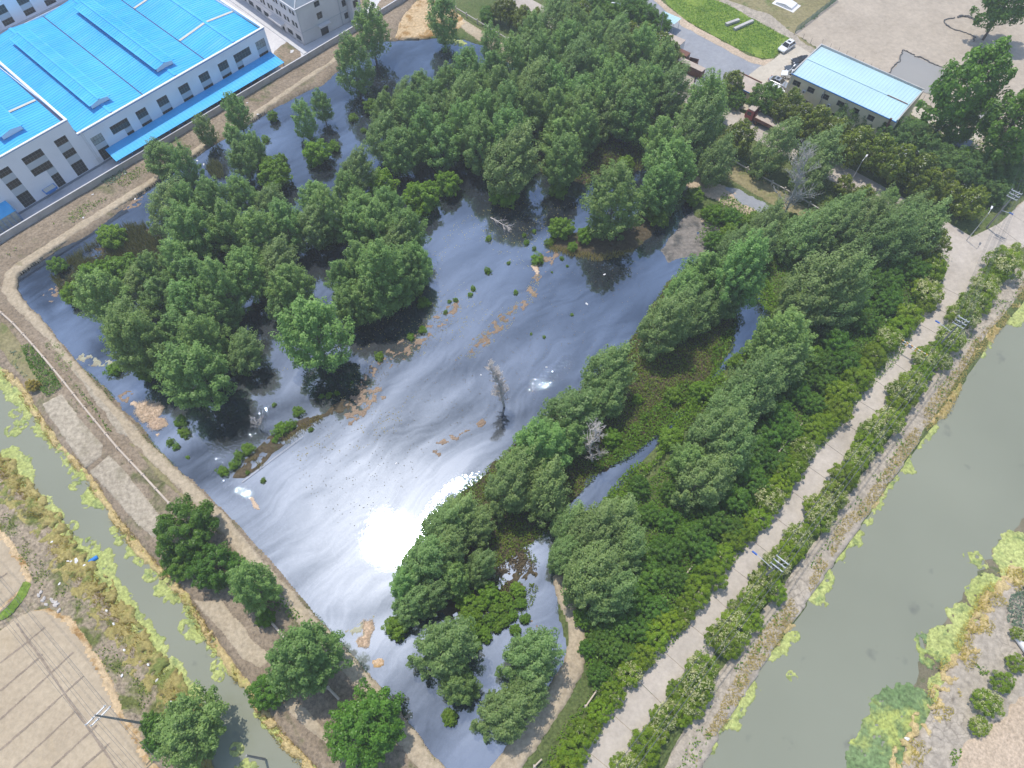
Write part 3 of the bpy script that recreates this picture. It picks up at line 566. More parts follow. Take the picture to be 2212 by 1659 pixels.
raft('scum', Zs([(1290, 990), (1400, 930), (1480, 960), (1420, 1010), (1380, 1060), (1310, 1040)]), M['scum'], 'murky brown scum between the bank and the straw patch', 'debris', amp=.6, holes=.4, h=.02, seed=22)
raft('pale_scum', Zs([(800, 540), (900, 520), (1000, 560), (1100, 590), (1220, 600), (1230, 640), (1100, 660), (980, 690), (900, 640), (830, 590)]), M['palescum'], 'pale yellow foam band reaching from the seedling bed to the grove', 'foam', amp=.8, holes=.45, h=.02, seed=5)
raft('pale_scum', T(1, 2, [(0, 760), (60, 720), (160, 690), (220, 690), (240, 740), (150, 800), (60, 830)]), M['palescum'], 'pale foam around the long straw raft by the lower bank', 'foam', amp=.9, holes=.42, h=.015, seed=7)
raft('pale_scum', [(940, 82), (1000, 86), (1010, 95), (990, 102), (950, 92)], M['algae'], 'yellow green weed slick at the far end of the pond', 'foam', amp=.5, holes=.3, h=.015, seed=8)
raft('pale_scum', T(1, 2, [(1130, 700), (1250, 660), (1330, 780), (1400, 860), (1360, 930), (1260, 880), (1180, 800)]), M['scum'], 'drifting litter in the calm water by the curved bank', 'foam', amp=1.0, holes=.6, h=.015, seed=11)

AL = []
def algae(c, r, pts, label, mat='algae', holes=.2, amp=.75, seed=0):
    AL.append(raft('duckweed', T(c, r, pts), M[mat], label, 'duckweed', amp=amp, holes=holes, h=.10, cell=.16, seed=seed, nsc=1.4, grow=.6))
algae(0, 2, [(340, -20), (390, 80), (410, 130), (500, 200), (545, 260), (620, 290), (690, 270), (730, 350), (720, 420), (790, 520), (870, 600), (900, 680), (880, 740), (760, 650), (680, 540), (600, 430), (550, 360), (540, 300), (400, 150), (330, 60), (300, -20)], 'long yellow green duckweed belt on the left canal around the blue drum', seed=1)
algae(0, 2, [(870, 750), (930, 708), (965, 715), (1010, 800), (1060, 880), (1070, 960), (1060, 1010), (990, 950), (930, 880)], 'duckweed patch on the left canal midway down its field side', seed=2)
algae(0, 2, [(1070, 1010), (1130, 960), (1190, 1040), (1210, 1110), (1200, 1170), (1160, 1180), (1100, 1090)], 'duckweed patch above the canal side tree on the field side', seed=3)
algae(0, 2, [(1190, 1190), (1260, 1140), (1295, 1220), (1220, 1250)], 'small duckweed patch touching the canal side tree crown', seed=4)
algae(0, 1, [(0, 1280), (80, 1240), (130, 1290), (180, 1330), (195, 1420), (180, 1480), (240, 1560), (290, 1570), (330, 1620), (390, 1680), (310, 1680), (240, 1600), (160, 1520), (80, 1430), (20, 1370), (-20, 1350)], 'broad duckweed belt at the left photo edge, field side of the canal', seed=5)
algae(0, 1, [(-10, 720), (40, 740), (100, 830), (160, 870), (220, 960), (230, 1020), (160, 1040), (130, 960), (60, 930), (40, 870), (-10, 800)], 'yellowing duckweed below the golden bush on the garden side', seed=6)
algae(0, 1, [(240, 1060), (300, 1080), (360, 1160), (420, 1210), (500, 1300), (540, 1400), (540, 1450), (470, 1400), (430, 1320), (350, 1230), (300, 1180)], 'duckweed fringe along the first tilled garden plot', seed=7, holes=.36)
algae(0, 1, [(530, 1560), (580, 1520), (640, 1500), (690, 1560), (660, 1620), (590, 1620)], 'round duckweed patch off the second tilled plot', seed=8)
algae(0, 2, [(820, 110), (880, 120), (1000, 270), (960, 275), (900, 255), (840, 275), (850, 200), (810, 150)], 'duckweed patch beside the largest camphor tree, pond side of the canal', seed=9)
algae(0, 2, [(1020, 530), (1050, 400), (1080, 390), (1120, 470), (1180, 480), (1250, 610), (1210, 615), (1190, 570), (1085, 555), (1110, 510)], 'duckweed under the overhanging edge of the camphor trees', seed=10)
algae(0, 2, [(1240, 740), (1240, 650), (1300, 640), (1360, 700), (1430, 830), (1360, 790), (1310, 830), (1270, 800)], 'duckweed lobe opposite the bare garden plot', seed=11)
algae(0, 2, [(1365, 880), (1440, 850), (1500, 890), (1560, 1000), (1480, 1035), (1440, 940)], 'duckweed strip below the lobe opposite the bare plot', seed=12, holes=.36)
algae(0, 2, [(1550, 1050), (1580, 1010), (1640, 1080), (1630, 1120), (1600, 1110)], 'small duckweed patch above the dark round camphor', seed=13)
algae(0, 2, [(1670, 1300), (1740, 1270), (1850, 1330), (1900, 1420), (2000, 1500), (2130, 1680), (2060, 1680), (2000, 1620), (1970, 1560), (1880, 1500), (1780, 1430)], 'long duckweed belt at the bottom of the left canal, pond side', seed=14)
algae(0, 2, [(1550, 1659), (1600, 1620), (1640, 1659), (1620, 1700)], 'duckweed scrap at the bottom edge of the left canal', seed=15)
algae(2, 2, [(960, 290), (1000, 190), (1080, 110), (1140, 140), (1140, 200), (1090, 190), (1040, 230), (1040, 300), (990, 300)], 'duckweed wedge upstream of the nearest power pole', seed=16)
algae(2, 2, [(830, 480), (870, 400), (930, 340), (950, 430), (940, 480), (890, 540), (870, 580), (840, 560)], 'duckweed patch straight across the strip from the nearest power pole', seed=17)
algae(2, 2, [(510, 930), (560, 850), (620, 760), (660, 740), (680, 860), (620, 930), (570, 945)], 'duckweed patch holding an orange leaf, road side of the broad canal', seed=18)
algae(2, 2, [(230, 1370), (310, 1250), (400, 1100), (430, 1060), (460, 1150), (430, 1230), (370, 1310), (330, 1390), (250, 1410)], 'long duckweed patch low on the road side of the broad canal', seed=19)
algae(2, 2, [(120, 1540), (190, 1440), (200, 1500), (160, 1550)], 'small lowest duckweed scrap on the road side of the broad canal', seed=20)
algae(2, 2, [(2030, 270), (2110, 150), (2300, 150), (2300, 400), (2100, 410), (2060, 340)], 'yellow weed mat at the right photo edge', seed=21, holes=.2)
algae(2, 2, [(1840, 490), (1970, 420), (2050, 440), (1950, 590), (1900, 580), (1850, 530)], 'uppermost duckweed lobe off the far bank path', seed=22)
algae(2, 2, [(1740, 640), (1840, 600), (1910, 650), (1840, 770), (1760, 710)], 'second duckweed lobe down the far bank', seed=23)
algae(2, 2, [(1590, 800), (1740, 745), (1840, 790), (1740, 970), (1680, 960), (1610, 880)], 'bright third duckweed lobe down the far bank', seed=24)
algae(2, 2, [(1540, 830), (1600, 810), (1640, 900), (1700, 960), (1730, 1010), (1640, 1000), (1560, 960)], 'dark green floating plants fringing the third lobe', 'algae_green', .42, seed=25)
algae(2, 2, [(1080, 1700), (1100, 1540), (1180, 1440), (1200, 1350), (1270, 1200), (1390, 1140), (1470, 1130), (1610, 1210), (1570, 1350), (1430, 1500), (1400, 1700)], 'huge mottled green mat of water plants at the bottom of the broad canal', 'algae_green', .2, seed=26)
algae(2, 2, [(1600, 1160), (1640, 1090), (1700, 1020), (1690, 1100), (1630, 1200)], 'narrow duckweed sliver above the huge green mat', seed=27)
algae(2, 2, [(1850, 300), (1900, 280), (1950, 350), (1900, 330)], 'drifting duckweed scrap alone off the far bank', seed=28, holes=.35)
algae(2, 1, [(2230, 230), (2140, 330), (2090, 370), (2100, 430), (2180, 440), (2230, 360)], 'duckweed patch highest on the road side of the broad canal', seed=29)
algae(2, 1, [(1790, 730), (1860, 640), (1940, 560), (1985, 540), (1970, 600), (1900, 660), (1850, 720)], 'slim duckweed strip beside the second power pole', seed=30)
algae(2, 1, [(1470, 1200), (1560, 1080), (1640, 1010), (1630, 1100), (1570, 1180), (1520, 1220)], 'duckweed patch beneath the orange reed clump', seed=31)
algae(2, 1, [(1400, 1330), (1450, 1280), (1490, 1380), (1440, 1400), (1410, 1370)], 'small duckweed patch between two orange reed stretches', seed=32)
algae(2, 1, [(1200, 1620), (1290, 1480), (1370, 1400), (1380, 1430), (1300, 1520), (1250, 1640)], 'slanting duckweed strip midway along the road side bank', seed=33)
for i, (c, r, x, y, s) in enumerate([(0, 1, 130, 1090, 26), (0, 1, 240, 1130, 28), (0, 1, 60, 1135, 22), (0, 1, 100, 1140, 14), (0, 1, 300, 1150, 24), (0, 1, 90, 1020, 24), (0, 2, 470, 90, 24), (0, 2, 610, 230, 26), (0, 2, 770, 180, 20), (0, 2, 740, 115, 12), (0, 2, 915, 300, 34), (0, 2, 970, 410, 34), (0, 2, 1200, 745, 34), (0, 2, 1400, 1000, 26), (0, 2, 1410, 1060, 20), (0, 2, 1220, 800, 14), (0, 2, 580, 190, 12), (0, 2, 1530, 1540, 22), (2, 2, 720, 800, 18), (2, 2, 710, 1065, 14), (2, 2, 910, 580, 15), (2, 2, 1190, 40, 36), (0, 1, 480, 1490, 26), (0, 1, 520, 1400, 20)]):
    algae(c, r, [(x + s * math.cos(t) * random.uniform(.6, 1.2), y + s * .9 * math.sin(t) * random.uniform(.5, 1.1)) for t in [k * .9 for k in range(7)]], 'small floating scraps of duckweed drifting on the canal', 'algae', .35, .25, seed=50 + i)
    if AL[-1]: AL[-1]['group'] = 'drifting duckweed scraps'

# ---------------------------------------------------------------- foliage
rng = np.random.default_rng(11)
def nrmz(a): return a / np.maximum(np.linalg.norm(a, axis=1, keepdims=True), 1e-9)
def leaf_quads(C, Nn, size, tint, asp=.6, r=None):
    """one leaf (a four sided blade, slightly folded) per centre"""
    r = r or rng; n = len(C); size = np.broadcast_to(size, (n,))
    a = nrmz(np.cross(Nn, r.normal(size=(n, 3)))); b = np.cross(Nn, a)
    s = (size * r.uniform(.7, 1.3, n))[:, None]
    V = np.stack([C - a * s * .5, C + b * s * asp * .5 + Nn * s * .06, C + a * s * .5 - Nn * s * .10, C - b * s * asp * .5 + Nn * s * .06], 1).reshape(-1, 3)
    return V, np.arange(4 * n).reshape(n, 4), np.repeat(tint, 4)
def crown_mesh(name, mat, seed, clumps, leaves, size, shape='ovoid', ratio=1.3, crad=.27, asp=.6, lean=0.0, up=.5, spread=.9, wind=None, hollow=.45, cut=-1.0, tuft=.9):
    """crown about the origin: half width 1, half height = ratio; leaves sit in clumps through its outer volume, with gaps between"""
    r = np.random.default_rng(seed); k = clumps
    i = np.arange(k) + .5; ph = np.arccos(1 - 2 * i / k); th = math.pi * (1 + 5 ** .5) * i + r.uniform(0, 6)
    D = np.stack([np.cos(th) * np.sin(ph), np.sin(th) * np.sin(ph), np.cos(ph)], 1) + r.normal(size=(k, 3)) * .16; D = nrmz(D)
    D = D[D[:, 2] > cut]; k = len(D)
    rad = hollow + (spread - hollow) * r.uniform(0, 1, k) ** .55
    lob = 1 + .20 * np.sin(th[:k] * 2 + seed) * r.uniform(.2, 1, k)
    P = D * (rad * lob)[:, None]
    if shape == 'ovoid': wdt = 1.0 - .40 * P[:, 2] - .14 * P[:, 2] ** 2
    elif shape == 'column': wdt = .92 - .18 * P[:, 2]
    elif shape == 'dome': wdt = np.ones(k) * 1.0
    else: wdt = 1.0 - .12 * P[:, 2]
    P = P * np.stack([wdt, wdt, np.full(k, ratio)], 1)
    ct = r.uniform(.15, .85, k); cr = crad * r.uniform(.65, 1.35, k)
    n = k * leaves; ci = np.repeat(np.arange(k), leaves)
    d = r.normal(size=(n, 3)); d[:, 2] += .55; d = nrmz(d + .5 * D[ci])
    q = (r.uniform(.35, 1, n) ** .6)[:, None] * cr[ci][:, None]
    ax = nrmz(D * .65 + np.array([0, 0, .9 if shape in ('ovoid', 'column') else .25])); tt = r.uniform(-.6, 1, n)
    C = P[ci] + d * q * (1 - .55 * np.maximum(tt, 0))[:, None] + ax[ci] * (tt * cr[ci] * tuft)[:, None]
    if wind is not None:
        C = C + np.array(wind) * (np.maximum(C[:, 2] / ratio + .6, 0) ** 1.5 * .5)[:, None]
        C = C + np.array(wind)[None] * (np.linalg.norm(C - P[ci], axis=1) * .9)[:, None]
    C[:, 0] += lean * (C[:, 2] + ratio) * .5
    Nn = nrmz(d * .7 + D[ci] * .35 + np.array([0, 0, up]) + r.normal(size=(n, 3)) * .45)
    tint = np.clip(ct[ci] * .55 + r.uniform(0, .5, n) + .12 * (C[:, 2] / ratio > .4) * 0, 0, 1)
    V, F, t = leaf_quads(C, Nn, size, tint, asp, r)
    return mesh_np(name, V, F, mat, {'tint': t}), P
def trunk_mesh(name, mat, P, ratio, base, r0=.075, limbs=12, seed=0):
    """tapered stem from the ground (at -base below the crown centre) with limbs reaching into the crown"""
    r = random.Random(seed); m = MB(); top = ratio * .75
    pts = [Vector((0, 0, -base))]
    for i in range(1, 7):
        t = i / 6; pts.append(Vector((r.uniform(-.04, .04) * t * 2, r.uniform(-.04, .04) * t * 2, -base + (base + top) * t)))
    m.path(pts, [r0 * (1 - .86 * i / 6) for i in range(7)], 7)
    idx = list(range(len(P))); r.shuffle(idx)
    for i in idx[:limbs]:
        q = Vector(P[i]); z = min(max(q.z - .55 * math.hypot(q.x, q.y) - .1, -base * .75), top * .8); t = (z + base) / (base + top)
        o = Vector((0, 0, z)); mid = o.lerp(q, .55) + Vector((0, 0, -.05)); rr = r0 * (1 - .86 * t) * .5
        m.path([o, mid, q], [rr, rr * .65, rr * .25], 5)
    return m.mesh(name, mat)
def bare_mesh(name, mat, seed, h=1.0, spread=.34, levels=4, r0=.03, up=.5, kids=(9, 4, 4, 3)):
    r = random.Random(seed); m = MB()
    def grow(p, d, L, rad, lv):
        k = 3; pts = [p]; q = p.copy(); dd = d.copy()
        for i in range(k):
            dd = (dd + Vector((r.uniform(-.22, .22), r.uniform(-.22, .22), r.uniform(-.05, .25)))).normalized(); q = q + dd * L / k; pts.append(q.copy())
        m.path(pts, [rad * (1 - .7 * i / k) for i in range(k + 1)], 6 if lv == 0 else 4)
        if lv + 1 < levels:
            for j in range(kids[lv]):
                t = r.uniform(.18 if lv == 0 else .25, 1); f = t * k; i = min(int(f), k - 1); o = pts[i].lerp(pts[i + 1], f - i)
                a = r.uniform(0, 2 * math.pi); side = Vector((math.cos(a), math.sin(a), up + r.uniform(-.2, .3))).normalized()
                grow(o, (side + dd * .35).normalized(), L * (spread if lv == 0 else .55) * (1.15 - .5 * t) * r.uniform(.7, 1.2), rad * (.45 if lv == 0 else .5), lv + 1)
    grow(Vector((0, 0, 0)), Vector((0, 0, 1)), h, r0, 0)
    return m.mesh(name, mat)
KINDS = {}
def kind(nm, n, mk): KINDS[nm] = [mk(i) for i in range(n)]
def mk_tree(mat, bark, seed0, clumps, leaves, size, shape, ratio, base, **k):
    tk = dict(r0=k.pop('r0', .06), limbs=k.pop('limbs', 14))
    def f(i):
        me, P = crown_mesh('crown', M[mat], seed0 + i * 13, clumps, leaves, size, shape, ratio * (1 + .07 * ((i * 7) % 5 - 2)), **k)
        return [('trunk', trunk_mesh('trunk', M[bark], P, ratio, base, seed=seed0 + i, **tk)), ('crown', me)], ratio, base
    return f
kind('poplar', 8, mk_tree('poplar', 'bark', 100, 175, 90, .088, 'ovoid', 1.68, 1.9, crad=.225, spread=1.0, tuft=1.5, up=.9))
kind('windy', 5, mk_tree('poplar_pale', 'bark', 300, 155, 90, .09, 'ovoid', 1.46, 1.65, crad=.22, spread=1.0, up=.9, tuft=1.7, wind=(.42, .22, .10)))
kind('slim', 4, mk_tree('poplar', 'bark', 500, 110, 90, .115, 'column', 2.1, 2.15, crad=.28, spread=1.0, r0=.07, tuft=1.5, up=.9))
kind('tall', 2, mk_tree('camphor', 'bark_dark', 560, 100, 90, .12, 'ovoid', 1.55, 2.0, crad=.24, spread=.95, wind=(.28, .12, 0)))
kind('camphor', 4, mk_tree('camphor', 'bark_dark', 600, 130, 120, .075, 'round', .82, 1.0, crad=.2, spread=.96))
kind('bush', 5, mk_tree('bush', 'bark_dark', 700, 70, 80, .12, 'round', .85, .85, crad=.25, up=.9, spread=.85, r0=.05, limbs=8))
kind('magnolia', 4, mk_tree('magnolia', 'bark_dark', 800, 90, 80, .125, 'ovoid', 1.2, 1.5, crad=.24, spread=.93, asp=.5))
kind('bamboo', 4, mk_tree('bamboo', 'bark_dark', 900, 60, 95, .15, 'round', .95, 1.05, crad=.3, spread=.9, asp=.28, up=.9))
kind('shrub', 5, mk_tree('shrub', 'bark_dark', 1000, 110, 110, .068, 'dome', .80, .80, crad=.2, spread=.97, cut=-.55, tuft=.3, up=.8, r0=.05, limbs=8))
kind('tuft', 4, mk_tree('bush', 'bark_dark', 1200, 16, 46, .42, 'round', .6, .6, crad=.5, spread=.8, asp=.22, up=.6, tuft=.8, limbs=3, r0=.03))
def blossoms(seed, nb, mat, size, ratio, per=10, sp=.95, side=None):
    r = np.random.default_rng(seed); d = r.normal(size=(nb, 3)); d[:, 2] = np.abs(d[:, 2]) + .1
    if side is not None: d = d + np.array(side)
    d = nrmz(d); c = d * np.array([sp, sp, sp * ratio]); ci = np.repeat(np.arange(nb), per)
    C = c[ci] + r.normal(size=(nb * per, 3)) * size * .6
    V, F, t = leaf_quads(C, nrmz(d[ci] + r.normal(size=(nb * per, 3)) * .5), size * .6, r.uniform(0, 1, nb * per), .7, r)
    return mesh_np('blossoms', V, F, mat, {'tint': t})
BL = [blossoms(5 + i, 50, M['cream'], .13, .82, 14, 1.0, (.2, .2, .35)) for i in range(3)]
BL_FEW = [blossoms(25 + i, 12, M['cream'], .09, .82, 10, 1.0) for i in range(3)]
MF = [blossoms(15 + i, 14, M['whiteflower'], .085, 1.2, 4, .98) for i in range(3)]
NAMES = dict(poplar='poplar_tree', windy='poplar_tree', slim='poplar_sapling', tall='poplar_tree', camphor='camphor_tree', bush='bush', magnolia='magnolia_tree', bamboo='feathery_tree', shrub='privet_shrub', tuft='water_plant')
CATS = dict(poplar='tree', windy='tree', slim='tree', tall='tree', camphor='tree', bush='bush', magnolia='tree', bamboo='tree', shrub='shrub', tuft='plant')
cnt = {}
def plant(kd, u, v, rpx, label=None, group=None, flower=None, ground=0.1, hs=1.0, yaw=None):
    """a tree whose crown centre shows at pixel (u, v) with a half width of rpx pixels; it stands on the ground below"""
    i = cnt.get(kd, 0); cnt[kd] = i + 1
    rpx *= {'poplar': 1.0, 'windy': .98}.get(kd, 1.0)
    q_ = random.Random(i * 77 + 5).uniform(-1, 1); hs = hs * (1 + (.16 if kd in ('poplar', 'windy') else .08) * q_)
    parts, ratio, base = KINDS[kd][(i * 5 + i // 3) % len(KINDS[kd])]
    a = rpx / ppm(v, 3.0)
    for _ in range(3): a = rpx / ppm(v, base * a * hs)
    p = G(u, v, ground + base * a * hs)
    r = random.Random(i * 31 + len(kd)); wind = kd in ('windy', 'tall')
    rz = (r.uniform(-.3, .3) if wind else r.uniform(0, 6.28)) if yaw is None else yaw
    e = empty(NAMES[kd], (p[0], p[1], ground), rz, label=label, cat=CATS[kd], group=group)
    e.scale = (a, a, a * hs)
    for nm, me in parts:
        o = link(nm, me, e); o.location = (0, 0, base)
    if flower:
        o = link('blossoms', flower[i % len(flower)], e); o.location = (0, 0, base)
    return e
ORD = ['first', 'second', 'third', 'fourth', 'fifth', 'sixth', 'seventh', 'eighth', 'ninth', 'tenth', 'eleventh', 'twelfth', 'thirteenth', 'fourteenth', 'fifteenth', 'sixteenth', 'seventeenth', 'eighteenth', 'nineteenth', 'twentieth']
def grove(lst, base, group, rowh=36, what=None):
    """trees (kind, u, v, r): labelled by the row they stand in, counted from the left"""
    lst = sorted(lst, key=lambda t: t[2]); rows = []
    for t in lst:
        if rows and t[2] - rows[-1][0][2] < rowh: rows[-1].append(t)
        else: rows.append([t])
    for ri, row in enumerate(rows):
        row.sort(key=lambda t: t[1]); n = len(row)
        rn = 'farthest row' if ri == 0 else 'nearest row' if ri == len(rows) - 1 else ORD[ri] + ' row back'
        for k, t in enumerate(row):
            pl = 'alone' if n == 1 else 'leftmost' if k == 0 else 'rightmost' if k == n - 1 else ORD[k] + ' from left'
            kd = t[0]
            if kd == 'poplar' and (k * 7 + ri * 3) % 6 == 0: kd = 'windy'
            if kd == 'windy' and t[0] == 'windy' and (k * 5 + ri) % 5 == 0: kd = 'poplar'
            plant(kd, t[1], t[2], t[3], f'{what or "poplar"} in {base}, {rn}, {pl}', group)
def tl(c, r, k, pts): return [(k,) + q for q in T(c, r, pts)]
def tr(ts): return [(t[0], t[1], t[2], t[3] / 3.) for t in ts]

# the grove standing in the far half of the pond
far = tl(1, 0, 'poplar', [(1350, 140, 105), (1500, 190, 95), (1640, 190, 90), (1240, 265, 95), (1470, 290, 100), (1620, 310, 100), (1740, 250, 90), (1170, 340, 95), (1950, 350, 100), (2075, 450, 105), (1830, 360, 90),
    (820, 490, 110), (985, 480, 95), (1110, 430, 95), (1290, 420, 105), (1480, 450, 105), (1660, 450, 100), (1790, 500, 95), (1570, 390, 85), (2000, 560, 100), (2110, 620, 105), (1910, 640, 115),
    (700, 570, 85), (880, 600, 100), (1040, 600, 105), (1200, 600, 115), (1370, 590, 105), (1720, 610, 115), (1550, 640, 105),
    (515, 570, 75), (600, 640, 90), (385, 640, 70), (290, 730, 85), (450, 740, 95), (620, 750, 95), (760, 700, 105), (920, 760, 105), (1080, 750, 110), (1210, 730, 105), (1390, 740, 105), (1550, 770, 115), (1730, 740, 110), (1870, 740, 120),
    (245, 900, 95), (400, 970, 110), (550, 850, 105), (660, 950, 115), (900, 940, 120), (1080, 890, 130), (1070, 1080, 155), (1420, 900, 110), (1440, 1040, 115), (1560, 860, 100), (780, 840, 90)])
grove(tr(far), 'the far flooded grove', 'poplars of the far flooded grove', 30)
# the grove in the left half
left = tl(0, 0, 'poplar', [(1075, 1380, 125), (1230, 1340, 105), (1400, 1330, 110), (1560, 1250, 85), (1720, 1330, 85), (1250, 1500, 140), (1500, 1480, 120), (1690, 1540, 125), (1850, 1450, 115), (2050, 1290, 95), (2000, 1490, 115), (2140, 1400, 105)]) + \
    tl(0, 1, 'poplar', [(670, 260, 135), (870, 200, 105), (1060, 260, 120), (1230, 330, 125), (790, 470, 120), (890, 560, 165), (1170, 500, 130), (1330, 560, 125), (1260, 770, 190), (1560, 650, 105), (1300, 150, 120), (1450, 220, 120), (1400, 390, 105), (1600, 110, 125), (1760, 90, 130), (1880, 200, 120), (1180, 70, 115), (1810, 310, 95), (1000, 120, 100)]) + \
    tl(1, 0, 'poplar', [(80, 1140, 100), (40, 1250, 90), (300, 1360, 100), (240, 1450, 115), (90, 1450, 105), (430, 1500, 105), (330, 1590, 110), (120, 1340, 95)]) + \
    tl(1, 1, 'poplar', [(280, 150, 150), (420, 110, 115), (140, 60, 110), (200, 270, 120), (50, 320, 100), (480, 40, 95), (20, 150, 100)])
grove(tr(left), 'the left flooded grove', 'poplars of the left flooded grove', 32)
P1 = lambda kd, c, r, x, y, rr, lab, **k: plant(kd, *T(c, r, [(x, y)])[0][:2], rr / 3., lab, **k)
P1('poplar', 0, 1, 2040, 500, 190, 'big round poplar standing clear of the left grove beside the white sheen')
P1('poplar', 1, 0, 80, 430, 105, 'broad tall poplar alone in dark water near the office block corner')
P1('slim', 1, 0, 190, 200, 95, 'tall poplar right beside the office block, its bare stem showing')
P1('slim', 1, 0, 655, 110, 95, 'tall poplar at the pond end with its black reflection below')
P1('slim', 1, 0, 970, 310, 65, 'slim poplar on the earth bank at the edge of the far grove')
P1('slim', 0, 0, 1530, 730, 72, 'slim sapling on the factory side bank above the canopy wall')
P1('slim', 0, 0, 1330, 850, 58, 'thin leafy sapling on the bank close to the concrete wall')
P1('poplar', 0, 0, 1050, 1030, 100, 'full leafy sapling at the wall below the canopy end')
P1('slim', 0, 0, 1215, 1090, 75, 'slim sapling in the shallows right of the wall corner sapling')
P1('slim', 0, 0, 1515, 890, 55, 'pale sapling beside the straw scraps on the factory side bank')
P1('poplar', 0, 0, 1565, 1030, 80, 'dense upright sapling midway along the shallows')
P1('slim', 0, 0, 1650, 950, 52, 'narrow greyish sapling behind the dense upright one')
P1('bush', 0, 0, 1780, 1130, 105, 'yellow green willow bush reflected in rippled water')
P1('bush', 0, 0, 1730, 1050, 55, 'pale spiky bush behind the yellow green willow bush')
P1('bush', 0, 0, 1820, 1030, 42, 'small bright bush standing in the water left of the round bush')
P1('bush', 0, 0, 2055, 985, 85, 'round bright bush alone in the open water')
P1('bush', 0, 0, 2165, 945, 36, 'small bush touching the right side of the round one')
P1('slim', 0, 0, 1975, 790, 66, 'left one of two slim saplings standing in open water')
P1('slim', 0, 0, 2085, 690, 58, 'right one of two slim saplings standing in open water')
P1('bush', 0, 0, 1765, 750, 36, 'tiny pale tree alone with a dark reflection')
P1('bush', 0, 0, 1340, 1210, 55, 'leafy bush at the corner of the left grove by shallow water')
P1('bush', 1, 0, 190, 690, 48, 'light bush in dark water below the broad tall poplar')
P1('bush', 1, 0, 525, 1280, 115, 'large rounded light green bush at the front of the far grove')
P1('bush', 1, 0, 690, 1190, 85, 'rounded bush right of the large one at the far grove front')
P1('bush', 1, 0, 250, 1190, 105, 'light bush between the two groves')
P1('bush', 1, 0, 70, 1170, 70, 'bright bush at the back corner between the two groves')
P1('bush', 1, 0, 1060, 1260, 90, 'bush at the foot of the biggest front poplar of the far grove')
P1('bush', 1, 0, 1410, 1235, 55, 'small fan shaped bush under the far grove edge')
P1('bush', 1, 0, 1425, 1480, 80, 'bright bush on the bushy islet, left end')
P1('bush', 1, 0, 1580, 1520, 58, 'low bush in front of the big islet poplar')
P1('bush', 1, 0, 1500, 1600, 36, 'smallest bush on the water side of the islet')
P1('poplar', 1, 0, 1760, 1310, 165, 'big poplar on the bushy islet in the middle of the pond')
P1('poplar', 1, 0, 2130, 1080, 135, 'tall poplar behind the big islet poplar')
P1('poplar', 1, 0, 2080, 930, 110, 'poplar at the far grove corner nearest the street')
P1('poplar', 1, 0, 2060, 1240, 115, 'dark poplar right behind the islet poplar')
P1('bush', 1, 0, 2060, 1400, 80, 'dark low bush right of the islet poplar')
P1('bush', 1, 0, 1840, 1060, 55, 'light shrub at the undergrowth edge behind the islet')
P1('bush', 0, 1, 940, 735, 70, 'bright bush at the foot of the left grove near the foam')
P1('bush', 0, 1, 800, 80, 105, 'bright yellow green bush in the reed bed')
P1('bush', 0, 1, 620, 120, 95, 'yellow green bush left of the brightest one in the reed bed')
P1('bush', 0, 1, 470, 240, 70, 'yellowish bush at the outer edge of the reed bed')
P1('bush', 0, 1, 370, 60, 55, 'outermost bush of the reed bed, near the pond corner')
P1('bush', 0, 0, 720, 1530, 90, 'bush at the back of the reed bed nearest the bank')
P1('bush', 0, 1, 1540, 405, 28, 'small yellowish bush in dark water inside the left grove')
# trees along the strip between pond and inner channel
strip = tl(1, 1, 'windy', [(2060, 470, 140), (2170, 350, 110), (1690, 770, 140), (1690, 950, 115), (1430, 1060, 165), (1310, 1240, 155), (1110, 1400, 130), (1050, 1540, 140), (1280, 1540, 140), (1500, 1180, 110)]) + \
    tl(2, 1, 'windy', [(140, 120, 130), (370, 130, 155), (20, 230, 110), (250, 280, 110), (60, 400, 110)]) + tl(1, 2, 'windy', [(620, 120, 130), (720, 60, 130), (430, 610, 110), (560, 560, 100), (730, 420, 95), (880, 370, 90), (500, 340, 140), (640, 270, 120), (430, 470, 105), (850, 110, 100)])
grove(tr(strip), 'the strip between pond and channel', 'poplars on the strip between pond and channel', 40)
row2 = tl(2, 1, 'windy', [(820, 240, 185), (980, 290, 150), (640, 570, 165), (560, 740, 135), (420, 890, 155), (290, 1010, 145), (160, 1190, 155), (260, 1290, 130), (90, 1480, 145), (40, 1340, 110), (700, 380, 110), (200, 1420, 110)]) + \
    tl(1, 2, 'windy', [(1740, 100, 140), (1590, 170, 150), (1570, 440, 160), (1690, 540, 140), (1460, 110, 110), (1420, 300, 95), (1800, 260, 120)]) + \
    tl(2, 0, 'windy', [(1000, 1410, 115), (1150, 1490, 125), (1400, 1450, 115), (1500, 1500, 125), (1310, 1560, 125), (860, 1500, 120), (710, 1570, 115), (530, 1480, 105), (450, 1610, 105), (310, 1600, 85), (1340, 1290, 55), (1150, 1580, 120), (1000, 1520, 110)])
grove(tr(row2), 'the channel side row by the road', 'windblown poplars between channel and road', 40)
street_t = tl(2, 0, 'windy', [(130, 730, 125), (50, 880, 130), (200, 1070, 105), (560, 980, 110), (840, 1030, 130), (200, 640, 90), (790, 1160, 100)])
grove(tr(street_t), 'the pond end of the street', 'poplars between street and pond', 40)
P1('windy', 1, 2, 620, 900, 175, 'broad poplar with pale stems in the lower marsh, left of the pair')
P1('windy', 1, 2, 1180, 960, 160, 'upper right poplar of the lower marsh above the curved bank')
P1('windy', 1, 2, 1010, 1320, 155, 'lowest windblown poplar of the marsh near the pond tip')
P1('windy', 1, 2, 1180, 1180, 115, 'poplar squeezed between the two big marsh poplars on the right')
P1('poplar', 1, 2, 760, 1130, 105, 'dark poplar below the broad one in the lower marsh')
